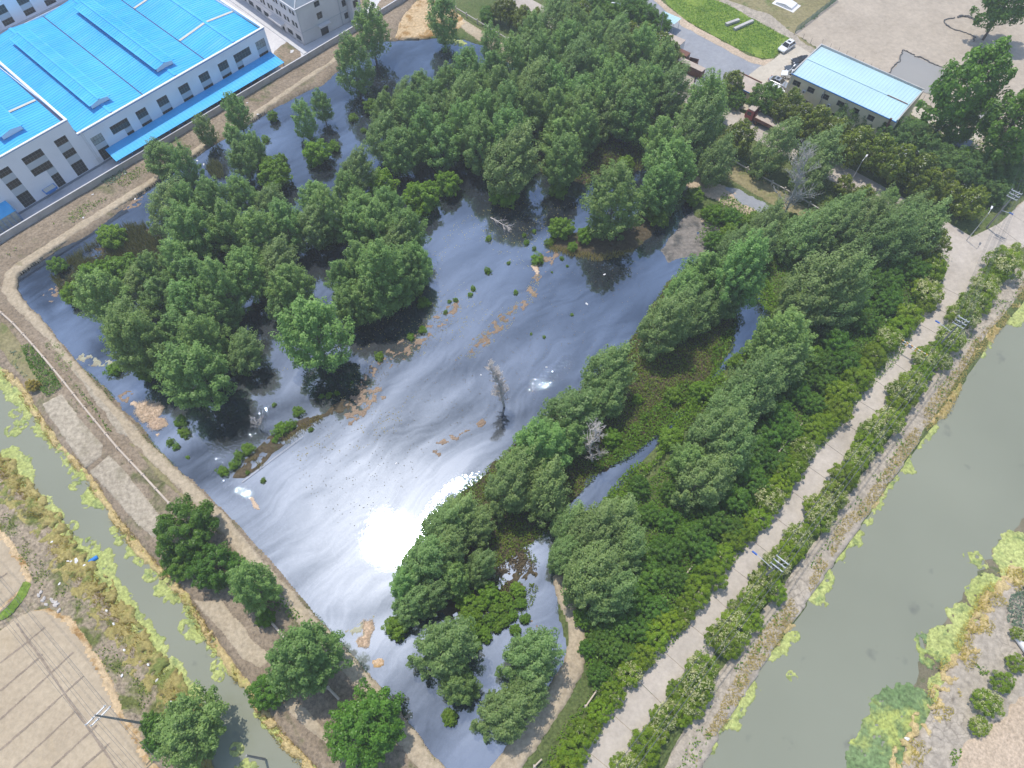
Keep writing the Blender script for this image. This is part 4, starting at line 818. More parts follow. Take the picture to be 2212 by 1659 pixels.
P1('bush', 1, 2, 360, 745, 80, 'dark round bush by the long straw raft')
P1('bush', 1, 2, 800, 560, 80, 'bush at the left of the marsh clearing')
P1('bush', 1, 2, 955, 520, 75, 'round bush at the top of the marsh clearing')
P1('bush', 1, 2, 1005, 640, 55, 'bright small bush in the middle of the marsh clearing')
P1('bush', 1, 2, 830, 680, 80, 'bush left of the white sheen in the lower marsh')
P1('bush', 1, 2, 850, 790, 70, 'leafy bush behind the broad marsh poplar')
P1('bush', 1, 2, 705, 1330, 55, 'dark round bush alone near the pond tip')
P1('bush', 1, 2, 1140, 505, 50, 'bright bush at the right of the marsh clearing')
P1('bush', 1, 2, 1110, 670, 36, 'smallest bush below the marsh clearing')
P1('bush', 1, 1, 1755, 1175, 60, 'green bush right of the dead tree on the strip')
P1('bush', 1, 1, 1920, 930, 36, 'yellow green sapling in the ground cover on the strip')
P1('bush', 1, 1, 2150, 900, 60, 'light bush at the channel edge on the strip')
P1('bush', 2, 1, 120, 880, 70, 'light bush leaning over the inner channel')
P1('bush', 2, 1, 350, 680, 50, 'light bush at the channel bend')
P1('bush', 1, 1, 2130, 1180, 80, 'pale leafy bush on the road side of the inner channel')
for i, (x, y, rr) in enumerate([(900, 600, 55), (960, 700, 50), (1060, 560, 48), (1090, 610, 40), (1160, 590, 40), (1010, 740, 42), (1130, 760, 38), (930, 790, 50), (1190, 690, 34), (1060, 700, 40)]):
    P1('bush', 1, 2, x, y, rr, f'low scrub bush in the marsh inlet, {ORD[i]} of a loose patch', group='scrub in the marsh inlet')
# camphors along the left canal
P1('camphor', 0, 2, 1195, 110, 190, 'largest dark camphor at the pipe end, top of the trio')
P1('camphor', 0, 2, 1160, 330, 110, 'camphor crown overhanging the duckweed, left of the trio')
P1('camphor', 0, 2, 1390, 350, 150, 'dense dark camphor at the lower right of the trio')
P1('poplar', 0, 2, 1640, 480, 130, 'lighter oval tree between the trio and the pond path')
P1('bush', 0, 2, 1720, 690, 62, 'small dark tree above the broken pipe')
P1('poplar', 0, 2, 1980, 940, 200, 'wide pale stemmed tree over the broken pipe')
P1('camphor', 0, 2, 1730, 1160, 115, 'small dark round camphor touching the canal duckweed')
P1('camphor', 0, 2, 2375, 1390, 235, 'very dense round camphor by the path at the lower bank')
P1('poplar', 0, 2, 1230, 1410, 195, 'yellow green tree across the canal beside the leaning pole', hs=.8)
P1('camphor', 0, 2, 980, 1370, 70, 'dark small tree behind the yellow green one, pole side')
P1('camphor', 0, 2, 990, 1490, 65, 'dark low tree in front of the yellow green one, pole side')
# magnolias and feathery trees along the street
mg = [(325, 540, 75), (370, 890, 100), (700, 680, 85), (770, 760, 85), (640, 720, 70), (870, 800, 95), (1000, 870, 100), (1130, 940, 105), (1270, 990, 105), (1400, 1050, 110), (1540, 1110, 105), (1590, 1200, 90), (1740, 1260, 78), (1870, 1310, 95), (1050, 1200, 60), (1180, 1265, 66), (1610, 1570, 105), (1690, 1180, 75)]
mlab = {0: 'magnolia beside the little guard house', 1: 'magnolia in front of the red truck cab', 14: 'magnolia beside the middle street lamp', 15: 'magnolia right of the lamp on the pond side of the street', 16: 'magnolia at the road junction on the pond side', 13: 'yellowish magnolia last before the road junction', 12: 'dark magnolia second last before the road junction'}
j = 0
for i, (x, y, rr) in enumerate(mg):
    u, v = T(2, 0, [(x, y)])[0]
    lab = mlab.get(i)
    if not lab: j += 1; lab = f'white flowered magnolia along the cream building street, {ORD[j - 1]} from the truck'
    plant('magnolia', u, v, rr / 3., lab, 'white flowered magnolias along the street', MF, ground=ZL)
for i, (x, y, rr) in enumerate([(1180, 120, 75), (1090, 75, 60), (1265, 130, 60), (1560, 90, 75), (1460, 60, 70), (1960, 250, 75), (2080, 300, 85), (1880, 220, 60), (2140, 340, 60), (1030, 60, 60)]):
    u, v = T(1, 0, [(x, y)])[0]
    plant('magnolia', u, v, rr / 3., f'magnolia along the far stretch of street, {ORD[i]} of a loose row', 'magnolias along the far stretch of street', MF, ground=ZL)
fe = tl(2, 0, 'bamboo', [(1060, 740, 82), (1190, 790, 75), (1330, 850, 90), (1480, 880, 110), (1610, 970, 95), (1750, 1050, 105), (1880, 1110, 115), (2000, 1150, 105), (2100, 1110, 90), (2040, 1250, 85), (1400, 920, 80), (1680, 1080, 80), (2180, 1040, 70)])
grove(tr(fe), 'the thicket below the cream building', 'feathery trees below the cream building', 36, 'feathery tree')
P1('camphor', 2, 0, 545, 640, 105, 'dense dark tree at the cream building corner, lamp in front', ground=ZL)
P1('camphor', 2, 0, 340, 640, 60, 'low dark bush at the guard house wall', ground=ZL)
P1('tall', 2, 0, 1830, 560, 185, 'very tall leaning tree right of the cream building', ground=ZL, hs=1.15)
P1('tall', 2, 0, 2160, 780, 200, 'tall dark tree at the right photo edge', ground=ZL, hs=1.1)
P1('tall', 2, 0, 2120, -20, 150, 'dark tree at the top right corner', ground=ZL)
P1('tall', 2, 0, 1790, 830, 90, 'dark tree at the foot of the very tall leaning tree', ground=ZL)
dk = tl(1, 0, 'camphor', [(1620, 60, 90), (1740, 110, 95), (1860, 80, 100), (1960, 110, 95), (2050, 150, 85), (1700, 30, 90), (1800, 190, 80), (950, 95, 55), (1900, 30, 80), (1550, 15, 60), (1390, 10, 60)])
grove(tr(dk), 'the dark clump beyond the far lamp', 'dark trees beyond the far street lamp', 24, 'dark tree')
# broad leaved thicket between row and hedge
th = tl(2, 1, 'camphor', [(1230, 170, 90), (1120, 280, 95), (1330, 290, 85), (1350, 150, 85), (1180, 420, 85), (1000, 560, 90), (1060, 680, 80), (900, 700, 85), (940, 830, 75), (740, 880, 80), (850, 960, 70), (620, 1030, 85), (560, 1150, 90), (480, 1270, 95), (420, 1400, 95), (330, 1560, 95), (790, 790, 75), (700, 1130, 75), (600, 1330, 80), (480, 1500, 85), (1230, 60, 85), (1380, 30, 90), (1500, 90, 85)]) + \
    tl(2, 2, 'camphor', [(200, 60, 95), (60, 160, 95), (330, 110, 80), (140, 250, 85)]) + tl(1, 2, 'camphor', [(2100, 250, 95), (2000, 400, 95), (2150, 420, 85), (1900, 560, 95), (2030, 620, 85), (1830, 700, 85), (1930, 760, 80), (1760, 890, 85), (1860, 930, 70), (1660, 1050, 70), (1600, 880, 60), (1720, 780, 70)])
grove(tr(th), 'the thicket inside the road hedge', 'broad leaved thicket inside the road hedge', 34, 'leafy tree')
th2 = [('bush' if i % 3 == 0 else 'camphor', u, v, 72) for i, (u, v) in enumerate([(1500, 1010), (1450, 1062), (1400, 1112), (1352, 1172), (1424, 1184), (1302, 1232), (1524, 1084), (1562, 1042), (1482, 1150), (1382, 1254), (1332, 1294), (1442, 1122), (1602, 984), (1542, 962), (1642, 932), (1582, 904), (1622, 872), (1682, 874), (1722, 832), (1662, 822), (1702, 784), (1762, 772), (1742, 722), (1802, 702), (1292, 1304), (1342, 1352), (1294, 1384), (1262, 1334), (1322, 1120), (1380, 1050)])]
grove(tr(th2), 'the scrub beside the inner channel', 'scrub trees beside the inner channel', 34, 'scrub tree')
th3 = [('bush' if i % 2 else 'camphor', u, v, 66) for i, (u, v) in enumerate([(1545, 520), (1575, 505), (1612, 515), (1650, 505), (1690, 520), (1600, 545), (1640, 550), (1540, 462), (1580, 470), (1625, 480), (1668, 485), (1500, 425), (1710, 480)])]
grove(tr(th3), 'the scrub above the sand bar', 'scrub above the sand bar', 26, 'scrub bush')
# privet hedges on both sides of the road
segn = {}
def hedge_label(f, v, side):
    sg = [(700, 'above the height bar'), (850, 'from the height bar down'), (1010, 'in the shaded middle stretch'), (1200, 'above the nearest pole'), (1400, 'below the nearest pole'), (9999, 'at the bottom end')]
    nm = next(n for lim, n in sg if v < lim); k = (side, nm, f); segn[k] = segn.get(k, -1) + 1
    return f'{f} privet, {side} side of road, {ORD[segn[k]]} {nm}'
hl = T(2, 1, [(1640, 90, 85), (1600, 245, 92), (1590, 330, 60), (1480, 395, 80), (1420, 475, 80), (1345, 555, 80), (1250, 660, 80), (1190, 740, 60), (1140, 815, 92), (1045, 905, 90), (1010, 1005, 88), (930, 1090, 75), (870, 1160, 75), (790, 1265, 75), (700, 1400, 92), (760, 1340, 60), (650, 1500, 80), (570, 1590, 95)]) + \
     T(2, 2, [(500, 60, 78), (430, 130, 75), (350, 190, 80), (270, 300, 80), (200, 420, 92), (110, 520, 92), (30, 640, 75), (10, 720, 50)]) + T(1, 2, [(2130, 730, 85), (2050, 820, 85), (1960, 950, 80), (1880, 1060, 80), (1770, 1190, 78), (1690, 1300, 78), (1580, 1440, 85), (1520, 1560, 95), (1480, 1660, 90), (1640, 1400, 60)])
hl.sort(key=lambda t: t[1])
for i, (u, v, rr) in enumerate(hl):
    f = BL_FEW if i % 3 == 0 else BL if i % 4 == 1 else None
    plant('shrub', u - 4, v - 4, rr / 3. * 1.04, hedge_label("cream flowered" if f is BL else "sparsely flowered" if f else "plain green", v, 'woodland'), 'privet hedge on the woodland side of the road', f, ground=ZL)
hr = T(2, 1, [(2070, 50, 100), (1995, 130, 68), (1945, 205, 85), (1860, 300, 75), (1930, 330, 50), (1800, 395, 92), (1725, 540, 88), (1630, 620, 70), (1560, 670, 75), (1660, 680, 60), (1540, 755, 68), (1480, 830, 75), (1410, 890, 85), (1380, 975, 66), (1320, 1075, 88), (1220, 1150, 85), (1190, 1220, 75), (1130, 1300, 78), (1090, 1350, 60), (1030, 1430, 82), (965, 1550, 80), (870, 1630, 85)]) + \
     T(2, 2, [(870, 50, 82), (940, 10, 50), (730, 170, 85), (680, 265, 85), (590, 340, 85), (500, 470, 85), (590, 520, 70), (440, 560, 75), (320, 615, 38), (420, 680, 80), (330, 750, 95), (240, 820, 90), (300, 880, 70), (110, 1010, 90), (90, 1120, 100), (40, 1230, 90), (-10, 1310, 70)]) + T(1, 2, [(2160, 1170, 70), (2080, 1330, 82), (2150, 1260, 60), (1960, 1520, 95), (2030, 1440, 70), (1820, 1650, 80), (1900, 1620, 60)]) + [(2190, 535, 30), (2165, 562, 26), (2130, 590, 24)]
hr.sort(key=lambda t: t[1])
for i, (u, v, rr) in enumerate(hr):
    f = BL if i % 3 != 1 else BL_FEW if i % 2 else None
    plant('shrub', u + 4, v - 1, rr / 3. * 1.08, hedge_label("cream flowered" if f is BL else "sparsely flowered" if f else "plain green", v, 'canal'), 'privet hedge on the canal side of the road', f, ground=ZL)
for i, (x, y, rr, lab) in enumerate([(1975, 1245, 85, 'round cream flowered shrub on the far bank, larger of the pair'), (1925, 1395, 62, 'small round cream flowered shrub on the far bank, lower of the pair'), (2070, 1110, 70, 'dark green shrub above the flowered pair on the far bank'), (2160, 990, 60, 'dark shrub on the far bank beneath the white bundle'), (2170, 800, 45, 'pale flowered shrub on the far bank beside the white bundle')]):
    u, v = T(2, 2, [(x, y)])[0]; plant('shrub', u, v - 3, rr / 3., lab, None, None if 'dark' in lab else BL, ground=.5)
# dead trees
for (bu, bv, hpx, sd, lab, mt, sp, r0, kd) in [(1089, 878, 12.5, 3, 'bleached dead tree alone in the open water with its reflection', 'bark_dead', .135, .016, (64, 7, 5, 3)), (1280, 1000, 10.5, 8, 'bleached dead tree on the strip beside the channel', 'bark_dead', .24, .016, (26, 6, 4, 3)), (1688, 480, 14.5, 5, 'tall grey leafless tree between street and pond', 'bark_grey', .30, .014, (30, 7, 5, 3)), (562, 928, 2.6, 6, 'grey leafless shrub on the narrow mud dike', 'bark_dead', .6, .03, (9, 5, 4, 3))]:
    p = G(bu, bv, .1); e = empty('dead_tree', p, .5, label=lab, cat='dead tree')
    o = link('branches', bare_mesh('branches', M[mt], sd, 1.0, sp, 4, r0, .5, kd), e); e.scale = (hpx,) * 3

# ---------------------------------------------------------------- buildings
def holed_wall(m, x0, x1, z0, z1, y, holes, dep, axis='y'):
    """a wall face with rectangular openings and their reveals; axis 'y': facing -y at depth y, axis 'x': facing -x"""
    xs = sorted({x0, x1, *[h[0] for h in holes], *[h[1] for h in holes]}); zs = sorted({z0, z1, *[h[2] for h in holes], *[h[3] for h in holes]})
    pt = (lambda a, d, z: (a, d, z)) if axis == 'y' else (lambda a, d, z: (d, a, z))
    for i in range(len(xs) - 1):
        for k in range(len(zs) - 1):
            cx = (xs[i] + xs[i + 1]) / 2; cz = (zs[k] + zs[k + 1]) / 2
            if not any(h[0] < cx < h[1] and h[2] < cz < h[3] for h in holes):
                m.quad(pt(xs[i], y, zs[k]), pt(xs[i + 1], y, zs[k]), pt(xs[i + 1], y, zs[k + 1]), pt(xs[i], y, zs[k + 1]))
    for a, b, c, d in holes:
        m.quad(pt(a, y, c), pt(a, y + dep, c), pt(a, y + dep, d), pt(a, y, d)); m.quad(pt(b, y, c), pt(b, y, d), pt(b, y + dep, d), pt(b, y + dep, c))
        m.quad(pt(a, y, c), pt(b, y, c), pt(b, y + dep, c), pt(a, y + dep, c)); m.quad(pt(a, y, d), pt(a, y + dep, d), pt(b, y + dep, d), pt(b, y, d))
def window(parent, a, b, z0, z1, y, cols=4, rows=2, glass='glass', axis='y', lab=None, fr=.07):
    bx = (lambda m, p, q, d0, d1, s, t: m.box(p, q, d0, d1, s, t)) if axis == 'y' else (lambda m, p, q, d0, d1, s, t: m.box(d0, d1, p, q, s, t))
    g = MB(); bx(g, a, b, y, y + .05, z0, z1); o = g.build('window', M[glass], parent, label=lab)
    f = MB(); t = fr / 2
    for p in (a + t, b - t): bx(f, p - t, p + t, y - .06, y - .003, z0, z1)
    for q in (z0 + t, z1 - t): bx(f, a + fr + .002, b - fr - .002, y - .055, y - .004, q - t, q + t)
    for i in range(1, cols): c = a + (b - a) * i / cols; bx(f, c - t * .7, c + t * .7, y - .05, y - .005, z0 + fr, z1 - fr)
    for i in range(1, rows): c = z0 + (z1 - z0) * i / rows; bx(f, a + fr, b - fr, y - .045, y - .006, c - t * .7, c + t * .7)
    f.build('frame', M['frame'], o); return o
def corrugated(m, xa, za, xb, zb, y0, y1, pitch=.75, hgt=.07):
    """roof slope between (xa, za) and (xb, zb), ribbed along y"""
    n = max(2, int((y1 - y0) / pitch)); ys = []
    for i in range(n):
        b = y0 + (y1 - y0) * i / n; p = (y1 - y0) / n; ys += [(b, 0), (b + p * .62, 0), (b + p * .72, hgt), (b + p * .90, hgt)]
    ys.append((y1, 0)); o = []
    for y, h in ys: o += [(xa, y, za + h), (xb, y, zb + h)]
    k = len(m.v); m.v += o; m.f += [(k + 2 * i, k + 2 * i + 1, k + 2 * i + 3, k + 2 * i + 2) for i in range(len(ys) - 1)]
YZ = .56
fac = empty('factory_building', (FO[0], FO[1], 0), FAX, label='white factory hall under a long blue ribbed roof with raised ridge vents', cat='factory')
SH = .033
BAYS = [(18.85, 21.2), (28.9, 31.25), (33.85, 36.25), (39.05, 41.45), (44.1, 46.5), (49.0, 51.4), (58.95, 61.4)]
hol = [(a, b, 1.0, 6.4) for a, b in BAYS] + [(23.08, 27.0, 4.6, 6.4), (25.45, 27.0, 1.0, 4.6), (53.1, 57.35, 4.6, 6.4), (53.1, 54.7, 1.0, 4.6)]
m = MB(); holed_wall(m, 17.25, 62.1, 0, 8.15, 0, hol, .22); m.box(62.0, 62.1, .003, 41, 0, 8.15); m.box(17.3, 62, 40.9, 41, 0, 8.15); m.build('wall', M['white_wall'], fac)
for (a, b) in BAYS:
    g = 'glass_pale' if a in (18.85, 58.95) else 'glass'
    window(fac, a, b, 4.6, 6.4, .16, 4, 2, g); window(fac, a, b, 1.0, 3.5, .16, 4, 2, 'glass')
    MB().box(a + .003, b - .003, .10, .15, 3.5, 4.6).build('spandrel', M['spandrel'], fac)
for a, b, c, d in ((23.08, 27.0, 25.45, 27.0), (53.1, 57.35, 53.1, 54.7)):
    window(fac, a, b, 4.6, 6.4, .16, 6, 2); window(fac, c, d, 1.0, 3.5, .16, 3, 2); MB().box(c + .003, d - .003, .10, .15, 3.5, 4.6).build('spandrel', M['spandrel'], fac)
m = MB(); m.box(17.3, 62.12, -.06, .2, 8.15, 8.32); m.build('parapet_band', M['blue_trim'], fac)
m = MB(SH); m.box(17.3, 62.2, -.12, .34, 8.322, 8.52); m.box(61.7, 62.2, .345, 41, 8.0, 8.50); m.build('coping', M['white'], fac)
SP = [(17.6, 32.4), (32.4, 47.4), (47.4, 61.7)]; VAL, RID = 7.75, 8.55
for i, (a, b) in enumerate(SP):
    mid = (a + b) / 2; m = MB(SH)
    corrugated(m, a + .12, VAL, mid, RID, .36, 40.8); corrugated(m, mid, RID, b - .12, VAL, .36, 40.8); m.build('roof_slope', M['blue_roof'], fac)
    m = MB(SH); m.box(mid - .32, mid + .32, .40, 40.8, RID + .075, RID + .13); m.build('ridge_cap', M['blue_roof'], fac)
    if i < 2:                                              # ridge vent
        hw = 2.25; y0, y1 = 3.5, 35.6; v = MB(SH); corrugated(v, mid - hw, 9.55, mid, 9.95, y0, y1); corrugated(v, mid, 9.95, mid + hw, 9.55, y0, y1)
        v.box(mid - hw - .02, mid - hw + .35, y0 - .05, y1 + .05, 9.53, 9.66); v.box(mid + hw - .35, mid + hw + .02, y0 - .05, y1 + .05, 9.53, 9.66)
        vo = v.build('ridge_vent', M['blue_roof'], fac)
        e2 = MB(SH); e2.prism([(mid - hw + .35, 8.62), (mid + hw - .35, 8.62), (mid + hw - .35, 9.5), (mid, 9.88), (mid - hw + .35, 9.5)], y0 + .5, y0 + .6)
        e2.prism([(mid - hw + .35, 8.62), (mid + hw - .35, 8.62), (mid + hw - .35, 9.5), (mid, 9.88), (mid - hw + .35, 9.5)], y1 - .6, y1 - .5); e2.build('end_panel', M['white'], vo)
        s2 = MB(SH); s2.box(mid - hw + .5, mid - hw + .55, y0 + .61, y1 - .61, 8.3, 9.5); s2.box(mid + hw - .55, mid + hw - .5, y0 + .61, y1 - .61, 8.3, 9.5); s2.build('side_louvre', M['gutter'], vo)
        r2 = MB(SH); r2.box(mid - .22, mid + .22, y0, y1, 10.03, 10.08); r2.build('ridge_cap', M['blue_roof'], vo)
for x in (32.4, 47.4): m = MB(SH); m.box(x - .12, x + .12, .37, 40.8, VAL - .03, VAL + .02); m.build('valley_gutter', M['gutter'], fac)
for y0 in (10.4, 28.0):
    for (xa, za, xb, zb) in ((47.55, VAL + .02, 54.25, RID - .03), (54.9, RID - .03, 61.55, VAL + .02)):
        m = MB(SH); m.slab([(xa, y0, za + .1), (xb, y0, zb + .1), (xb, y0 + .62, zb + .1), (xa, y0 + .62, za + .1)], .05); m.build('skylight', M['skylight'], fac)
m = MB(); m.slab([(20.1, -.05, 3.02), (61.75, -.05, 3.02), (61.55, -4.95, 2.66), (19.75, -4.2, 2.66)], .06)
for i in range(56):
    x = 20.2 + 41.2 * i / 55; m.slab([(x, -.1, 3.075), (x + .06, -.1, 3.075), (x + .06, -4.1 - .7 * i / 55, 2.725), (x, -4.1 - .7 * i / 55, 2.725)], .06)
can = m.build('canopy', M['blue_roof'], fac, label='long blue lean-to canopy along the factory wall')
for i in range(15): x = 20.3 + 41 * i / 14; y = -4.05 - .72 * i / 14; MB().box(x - .06, x + .06, y - .06, y + .06, YZ, 2.6).build('post', M['blue_trim'], can)
m = MB(); m.box(20.3, 61.4, -1.3, -1.24, YZ, 2.75); m.build('shade_sheet', M['darkmetal'], can)  # dark sheet added to stand in for the shade under the canopy
m = MB()
for dx in (0, .42): m.tube((17.75 + dx, -.22, .9), (17.75 + dx, -.22, 9.2), .025, n=5)
for i in range(30): m.tube((17.75, -.22, 1 + i * .28), (18.17, -.22, 1 + i * .28), .018, n=4)
m.build('ladder', M['steel'], fac)
MB().box(17.0, 18.5, -.07, -.004, .62, 2.35).build('white_panel', M['white'], fac)
MB().box(-6, 62.3, -.09, -.004, .50, .98).build('plinth', M['plinth'], fac)
# taller hall to the left
fb = empty('factory_building', (FO[0], FO[1], 0), FAX, label='taller white factory hall at the left edge with stacked dark windows', cat='factory')
hb = [(13.03, 15.4, .99, 9.45), (1.78, 4.12, .99, 9.7), (6.62, 10.45, 5.33, 9.6), (8.88, 10.48, .99, 5.33)]
m = MB(); holed_wall(m, -14, 17.244, 0, 11.55, .0, hb, .22); m.box(17.15, 17.244, .003, 41, 8.3, 11.55); m.build('wall', M['white_wall'], fb)
for (a, b, lo, l1, l2, h1, h2, h3) in ((13.03, 15.4, .99, 3.75, 5.2, 6.6, 8.0, 9.45), (1.78, 4.12, .99, 3.9, 5.38, 6.9, 8.2, 9.7)):
    for c, d, rr in ((lo, l1, 4), (l2, h1, 2), (h2, h3, 2)): window(fb, a, b, c, d, .16, 4, rr)
    for c, d in ((l1, l2), (h1, h2)): MB().box(a + .003, b - .003, .10, .15, c, d).build('spandrel', M['spandrel'], fb)
window(fb, 6.62, 10.45, 8.05, 9.6, .16, 6, 2); window(fb, 6.62, 10.45, 5.33, 6.8, .16, 6, 2); window(fb, 8.88, 10.48, .99, 3.85, .16, 3, 4)
MB().box(6.623, 10.447, .10, .15, 6.8, 8.05).build('spandrel', M['spandrel'], fb); MB().box(8.883, 10.477, .10, .15, 3.85, 5.33).build('spandrel', M['spandrel'], fb)
MB().box(-14, 17.28, -.06, .2, 11.55, 11.68).build('parapet_band', M['blue_trim'], fb)
m = MB(SH); m.box(-14, 17.3, -.12, .3, 11.682, 11.86); m.box(16.85, 17.3, .305, 41, 11.4, 11.84); m.build('coping', M['white'], fb)
m = MB(SH); m.box(16.4, 16.84, .31, 41, 10.95, 11.0); m.build('valley_gutter', M['gutter'], fb)
m = MB(SH); corrugated(m, 1.0, 11.0, 8.6, 11.55, .33, 40.8); corrugated(m, 8.6, 11.55, 16.4, 11.0, .33, 40.8); corrugated(m, -14, 11.5, 1.0, 11.0, .33, 40.8); m.build('roof_slope', M['blue_roof'], fb)
m = MB(SH); corrugated(m, 6.35, 12.6, 8.6, 13.0, 3.5, 35.6); corrugated(m, 8.6, 13.0, 10.85, 12.6, 3.5, 35.6); m.box(10.5, 10.87, 3.45, 35.65, 12.58, 12.71); m.box(6.33, 6.7, 3.45, 35.65, 12.58, 12.71); vo = m.build('ridge_vent', M['blue_roof'], fb)
m = MB(SH); m.prism([(6.7, 11.62), (10.5, 11.62), (10.5, 12.55), (8.6, 12.93), (6.7, 12.55)], 4.0, 4.1); m.build('end_panel', M['white'], vo)
m = MB(SH); m.box(10.3, 10.35, 4.11, 35, 11.4, 12.55); m.box(6.85, 6.9, 4.11, 35, 11.4, 12.55); m.build('side_louvre', M['gutter'], vo)
m = MB(SH); m.slab([(9.2, 10.4, 11.66), (16.3, 10.4, 11.15), (16.3, 11.0, 11.15), (9.2, 11.0, 11.66)], .05); m.build('skylight', M['skylight'], fb)
m = MB(); m.box(6.1, 8.5, -1.5, -.005, 2.15, 2.5); po = m.build('porch', M['blue_trim'], fb); MB().box(6.25, 8.35, -1.35, -.15, 2.503, 2.56).build('porch_top', M['skylight'], po)
MB().box(6.75, 8.15, -.12, -.006, .985, 2.14).build('door', M['blue_trim'], fb)
ln = MB(); ln.slab([(-13, -.01, 4.4), (-.05, -.01, 4.4), (.1, -2.6, 3.55), (-13, -2.6, 3.55)], .08)
for i in range(20): x = -12.8 + i * .66; ln.slab([(x, -.05, 4.45), (x + .06, -.05, 4.45), (x + .06, -2.55, 3.62), (x, -2.55, 3.62)], .05)
lo = ln.build('lean_to_roof', M['blue_roof'], fb)
m = MB(); m.box(-.12, -.06, -2.45, -.02, .6, 3.9); m.box(-12.9, -.13, -2.46, -2.4, .6, 3.5); gl = m.build('lean_to_glazing', M['glass_pale'], fb)
m = MB()
for y in (-2.45, -1.65, -.85, -.08): m.box(-.058, .02, y - .04, y + .04, .6, 3.75)
for z in (1.2, 1.9, 2.6, 3.3): m.box(-.058, -.02, -2.4, -.1, z - .02, z + .02)
for i in range(14): x = -.25 - i * .9; m.box(x - .03, x + .03, -2.52, -2.462, .6, 3.5)
m.build('lean_to_bars', M['blue_trim'], gl)
# hall behind the roofs
fc = empty('factory_building', (FO[0], FO[1], 0), FAX, label='white factory wall with tall windows behind the blue roofs, top left corner', cat='factory')
hc = []
for i in range(8): a = 16.4 + 5.0 * i; hc.append((a, a + 2.4, 7.6, 11.6))
m = MB(); holed_wall(m, 0, 57, 0, 15, 44.0, hc, .25); m.box(0, 57, 44.003, 60, 14.9, 15.0); m.box(56.9, 57, 44.003, 60, 0, 14.9); m.build('wall', M['white_wall'], fc)
for a, b, c, d in hc:
    window(fc, a, b, 7.6, 8.8, 44.18, 4, 2); window(fc, a, b, 9.9, 11.6, 44.18, 4, 2); MB().box(a + .003, b - .003, 44.11, 44.17, 8.8, 9.9).build('spandrel', M['spandrel'], fc)
MB().box(0, 57, 43.6, 43.995, 6.9, 7.2).build('ledge', M['coping'], fc)
# office block
ob = empty('office_block', (-47.44, 146.25, 0), R(45.0), label='grey three storey office block with hipped slate roof beside the pond end', cat='office building')
hf = [(4.85, 6.3, 4.5, 6.0), (4.85, 6.3, 7.3, 8.5), (11.9, 13.0, 1.6, 3.0), (11.9, 13.0, 4.5, 6.0), (11.9, 13.0, 7.3, 8.5), (4.9, 7.0, .3, 2.7)]
m = MB(); holed_wall(m, 0, 15, 0, 8.95, 0, hf, .2)
hl_ = []
for rr, (c, d) in enumerate(((1.0, 2.25), (4.1, 5.4), (7.0, 8.05))):
    for q in range(10):
        y0 = .95 + q * 3.18
        if rr == 0 and abs(y0 - 7.3) < .9: continue
        if rr == 0: hl_.append((y0, y0 + 2.1, c, d))
        else: hl_ += [(y0, y0 + .9, c, d), (y0 + 1.2, y0 + 2.1, c, d)]
hl_.append((7.5, 8.7, .25, 2.1))
holed_wall(m, 0, 34, 0, 8.95, 0, hl_, .2, axis='x'); m.box(14.9, 15, .003, 34, 0, 8.95); m.build('wall', M['grey_wall'], ob)
for a, b, c, d in hf[:5]: window(ob, a, b, c, d, .14, 2, 2)
for a, b, c, d in hl_[:-1]: window(ob, a, b, c, d, .14, 3 if b - a > 1.5 else 2, 2, axis='x')
MB().box(4.903, 6.997, .14, .18, .3, 2.7).build('door', M['glass'], ob); MB().box(.14, .18, 7.503, 8.697, .25, 2.1).build('door', M['glass'], ob)
MB().box(4.4, 7.5, -1.1, -.004, 3.05, 3.35).build('door_canopy', M['grey_wall'], ob); MB().box(-1.2, -.004, 6.7, 11.8, 2.45, 2.85).build('door_canopy', M['grey_wall'], ob)
MB().box(-.07, 15.05, -.07, -.003, 3.45, 3.6).build('string_course', M['coping'], ob); MB().box(-.07, -.003, .0, 34, 3.45, 3.6).build('string_course', M['coping'], ob)
m = MB(); m.box(-.5, 15.5, -.5, 34.5, 8.95, 9.2); m.build('cornice', M['coping'], ob)
m = MB(); z0 = 9.21; A_, B_, C_, D_ = (-.2, -.2, z0), (15.2, -.2, z0), (15.2, 34.2, z0), (-.2, 34.2, z0); r1, r2 = (7.5, 7.5, 12.6), (7.5, 26.5, 12.6)
m.add([A_, B_, C_, D_, r1, r2], [(0, 1, 4), (1, 2, 5, 4), (2, 3, 5), (3, 0, 4, 5)]); ro = m.build('roof', M['slate'], ob)
m = MB()
for p, q in ((A_, r1), (B_, r1), (r1, r2), (C_, r2), (D_, r2)): m.tube((p[0], p[1], p[2] + .05), (q[0], q[1], q[2] + .05), .12, n=6)
m.build('roof_ridge', M['coping'], ro)
m = MB(); m.box(.05, .17, -.19, -.073, .2, 8.9); m.box(10.9, 11.02, -.19, -.073, .2, 8.9); m.build('downpipe', M['coping'], ob)
m = MB(); m.box(13.1, 15.6, -2.0, -.2, 0, 8.9); bw = m.build('bay_wing', M['grey_wall'], ob)
for c, d in ((1.6, 3.0), (4.5, 6.0), (7.3, 8.5)): MB().box(13.6, 14.9, -2.05, -2.004, c, d).build('pane', M['glass'], bw)
MB().box(-2.2, 15.5, -2.6, -.25, YZ + .01, YZ + .17).build('footway', M['coping'], ob); MB().box(-2.2, -.25, -.24, 34, YZ + .01, YZ + .17).build('footway', M['coping'], ob)
